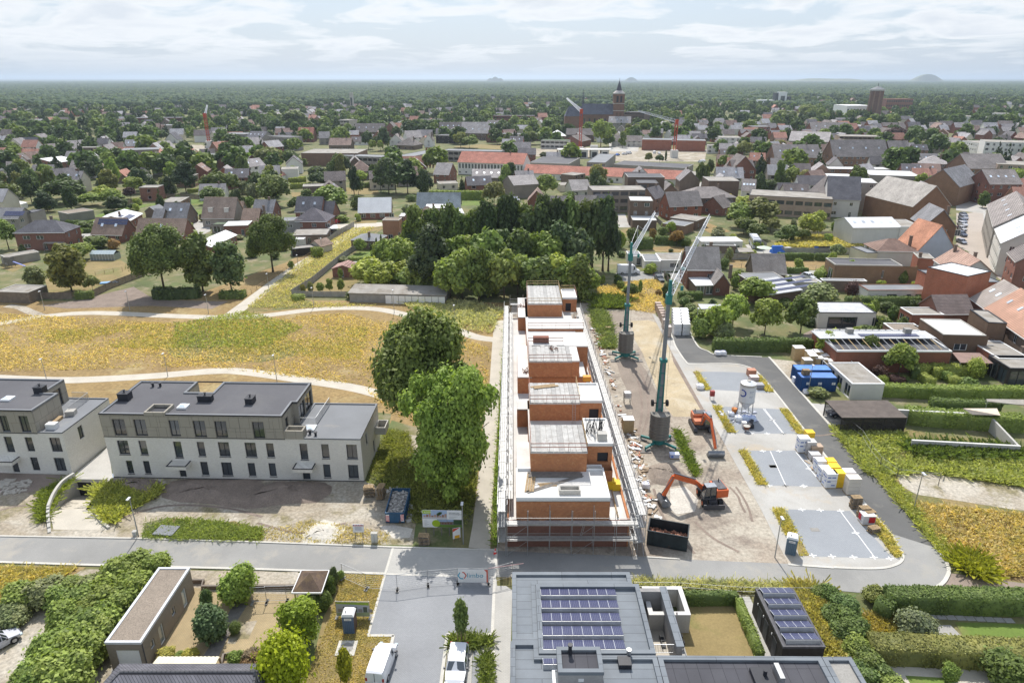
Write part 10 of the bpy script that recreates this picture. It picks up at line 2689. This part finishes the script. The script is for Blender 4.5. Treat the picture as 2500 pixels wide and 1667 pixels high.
while Y<8200:
 n=int(1.9*Y/118)
 for k in range(n):
  X=-.95*Y+1.9*Y*(k+.5)/n+rf.uniform(-20,20);yy=Y+rf.uniform(-20,20);dn=sin(X*.0031+1.7)+sin(yy*.0023+X*.0012)+sin(yy*.0007)
  lim=-.2 if yy<1900 else-1. if yy<2800 else-1.9
  q=to_px((X,yy,0))
  if yy<1700 and q and(1080<q[0]<1330 or rf.random()<.35):continue
  if dn<lim:continue
  fp[rf.randrange(3)].append((X,yy,0))
 Y+=112
def scatter_flat(i):
 o=scatter_stuff('forest',fp[i],srcs[i],'wide forest plain reaching to the horizon',.9,1.15)
 for n_ in o.modifiers[0].node_group.nodes:
  if n_.bl_idname=='FunctionNodeRandomValue' and n_.data_type=='FLOAT_VECTOR':n_.inputs[0].default_value=(0,0,0);n_.inputs[1].default_value=(0,0,6.283)
for i in range(3):scatter_flat(i)
M('far_canopy',(.045,.07,.032),.95,.25,.004,.03,c2=(.075,.095,.045),thr=(.5,.62))
for nm,ya,yb,z in(('far_forest',8100,44000,9.),):sheet(nm,[(-44000,ya,0),(44000,ya,0),(44000,yb,0),(-44000,yb,0)],'far_canopy',z)
hz=Bx(-46000,-450,-6,46000,46000,118).mesh('haze');hm=bpy.data.materials.new('haze');hm.use_nodes=True;nt=hm.node_tree;nt.nodes.clear();out=nt.nodes.new('ShaderNodeOutputMaterial');pv=nt.nodes.new('ShaderNodeVolumePrincipled')
pv.inputs['Color'].default_value=(.72,.85,1,1);pv.inputs['Density'].default_value=.00009;pv.inputs['Anisotropy'].default_value=.5
nt.links.new(pv.outputs[0],out.inputs['Volume']);hz.materials.append(hm);ho=link('haze',hz);ho['kind']='stuff';ho['label']='pale summer haze over the plain'
bpy.context.view_layer.update()
REFS=[(o.location.x,o.location.y,o['label'])for o in scene.objects if o.parent is None and o.get('category')in('house','building','church','water tower','shed','crane','garage','sports hall')and o['label']!='@']
STOP='with behind beside in at under before of facing left right standing between along round out among above over from on farther near'.split()
def short(lb):
 w=lb.split();k=next((i for i,x in enumerate(w)if i>1 and x in STOP),len(w));return ' '.join(w[:min(k+4,len(w),9)]if k<4 else w[:k])
for o,what in AUTO:
 x,y=o.location.x,o.location.y;d,rx,ry,lb=min(((x-a)**2+(y-b)**2,a,b,l)for a,b,l in REFS if(a,b)!=(x,y))
 rel=('right of' if x>rx else 'left of')if abs(x-rx)>abs(y-ry)else('behind' if y>ry else 'in front of')
 o['label']=f'{what} {rel} the {short(lb)}'
def ordi(n,k):
 w='leftmost,second from left,third from left,fourth from left,fifth from left,sixth from left'.split(',')
 return w[k]if k<4 or k<n/2 and k<6 else('rightmost' if k==n-1 else w[n-1-k].replace('left','right')if n-1-k<6 else 'middle')
by={}
for o in scene.objects:
 if o.parent is None and 'label' in o.keys()and o.get('kind')is None:by.setdefault(o['label'],[]).append(o)
UP='topmost,second from top,third from top,fourth from top,fifth from top,sixth from top,seventh from top,sixth lowest,fifth lowest,fourth lowest,third lowest,second lowest,lowest'.split(',')
for lb,L in by.items():
 if len(L)<2:continue
 if 'pallets' in lb:
  L.sort(key=lambda o:-o.location.z);n=len(L)
  for k,o in enumerate(L):o['label']=(UP[k]if k<7 else UP[-(n-k)]if n-k<=6 else 'middle')+' of the '+' '.join(lb.split()[:12])
  continue
 L.sort(key=lambda o:(to_px(o.location)or(0,0))[0]);n=len(L)
 if n<9:S=[('',L)]
 else:
  S={}
  for o in L:S.setdefault((' in the left half',' left of the centre',' right of the centre',' in the right part')[min(3,int((to_px(o.location)or(0,0))[0]/625))],[]).append(o)
  S=S.items()
 for z,G in S:
  n=len(G);G.sort(key=lambda o:(to_px(o.location)or(0,0))[0])
  for k,o in enumerate(G):o['label']=lb+z if n==1 else(f'{ordi(n, k)} {lb}{z}' if n>2 else('left ','right ')[k]+lb+z)
for o in scene.objects:
 if o.parent is None and 'label' in o.keys()and len(o['label'].split())>16:o['label']=' '.join(o['label'].split()[:16])
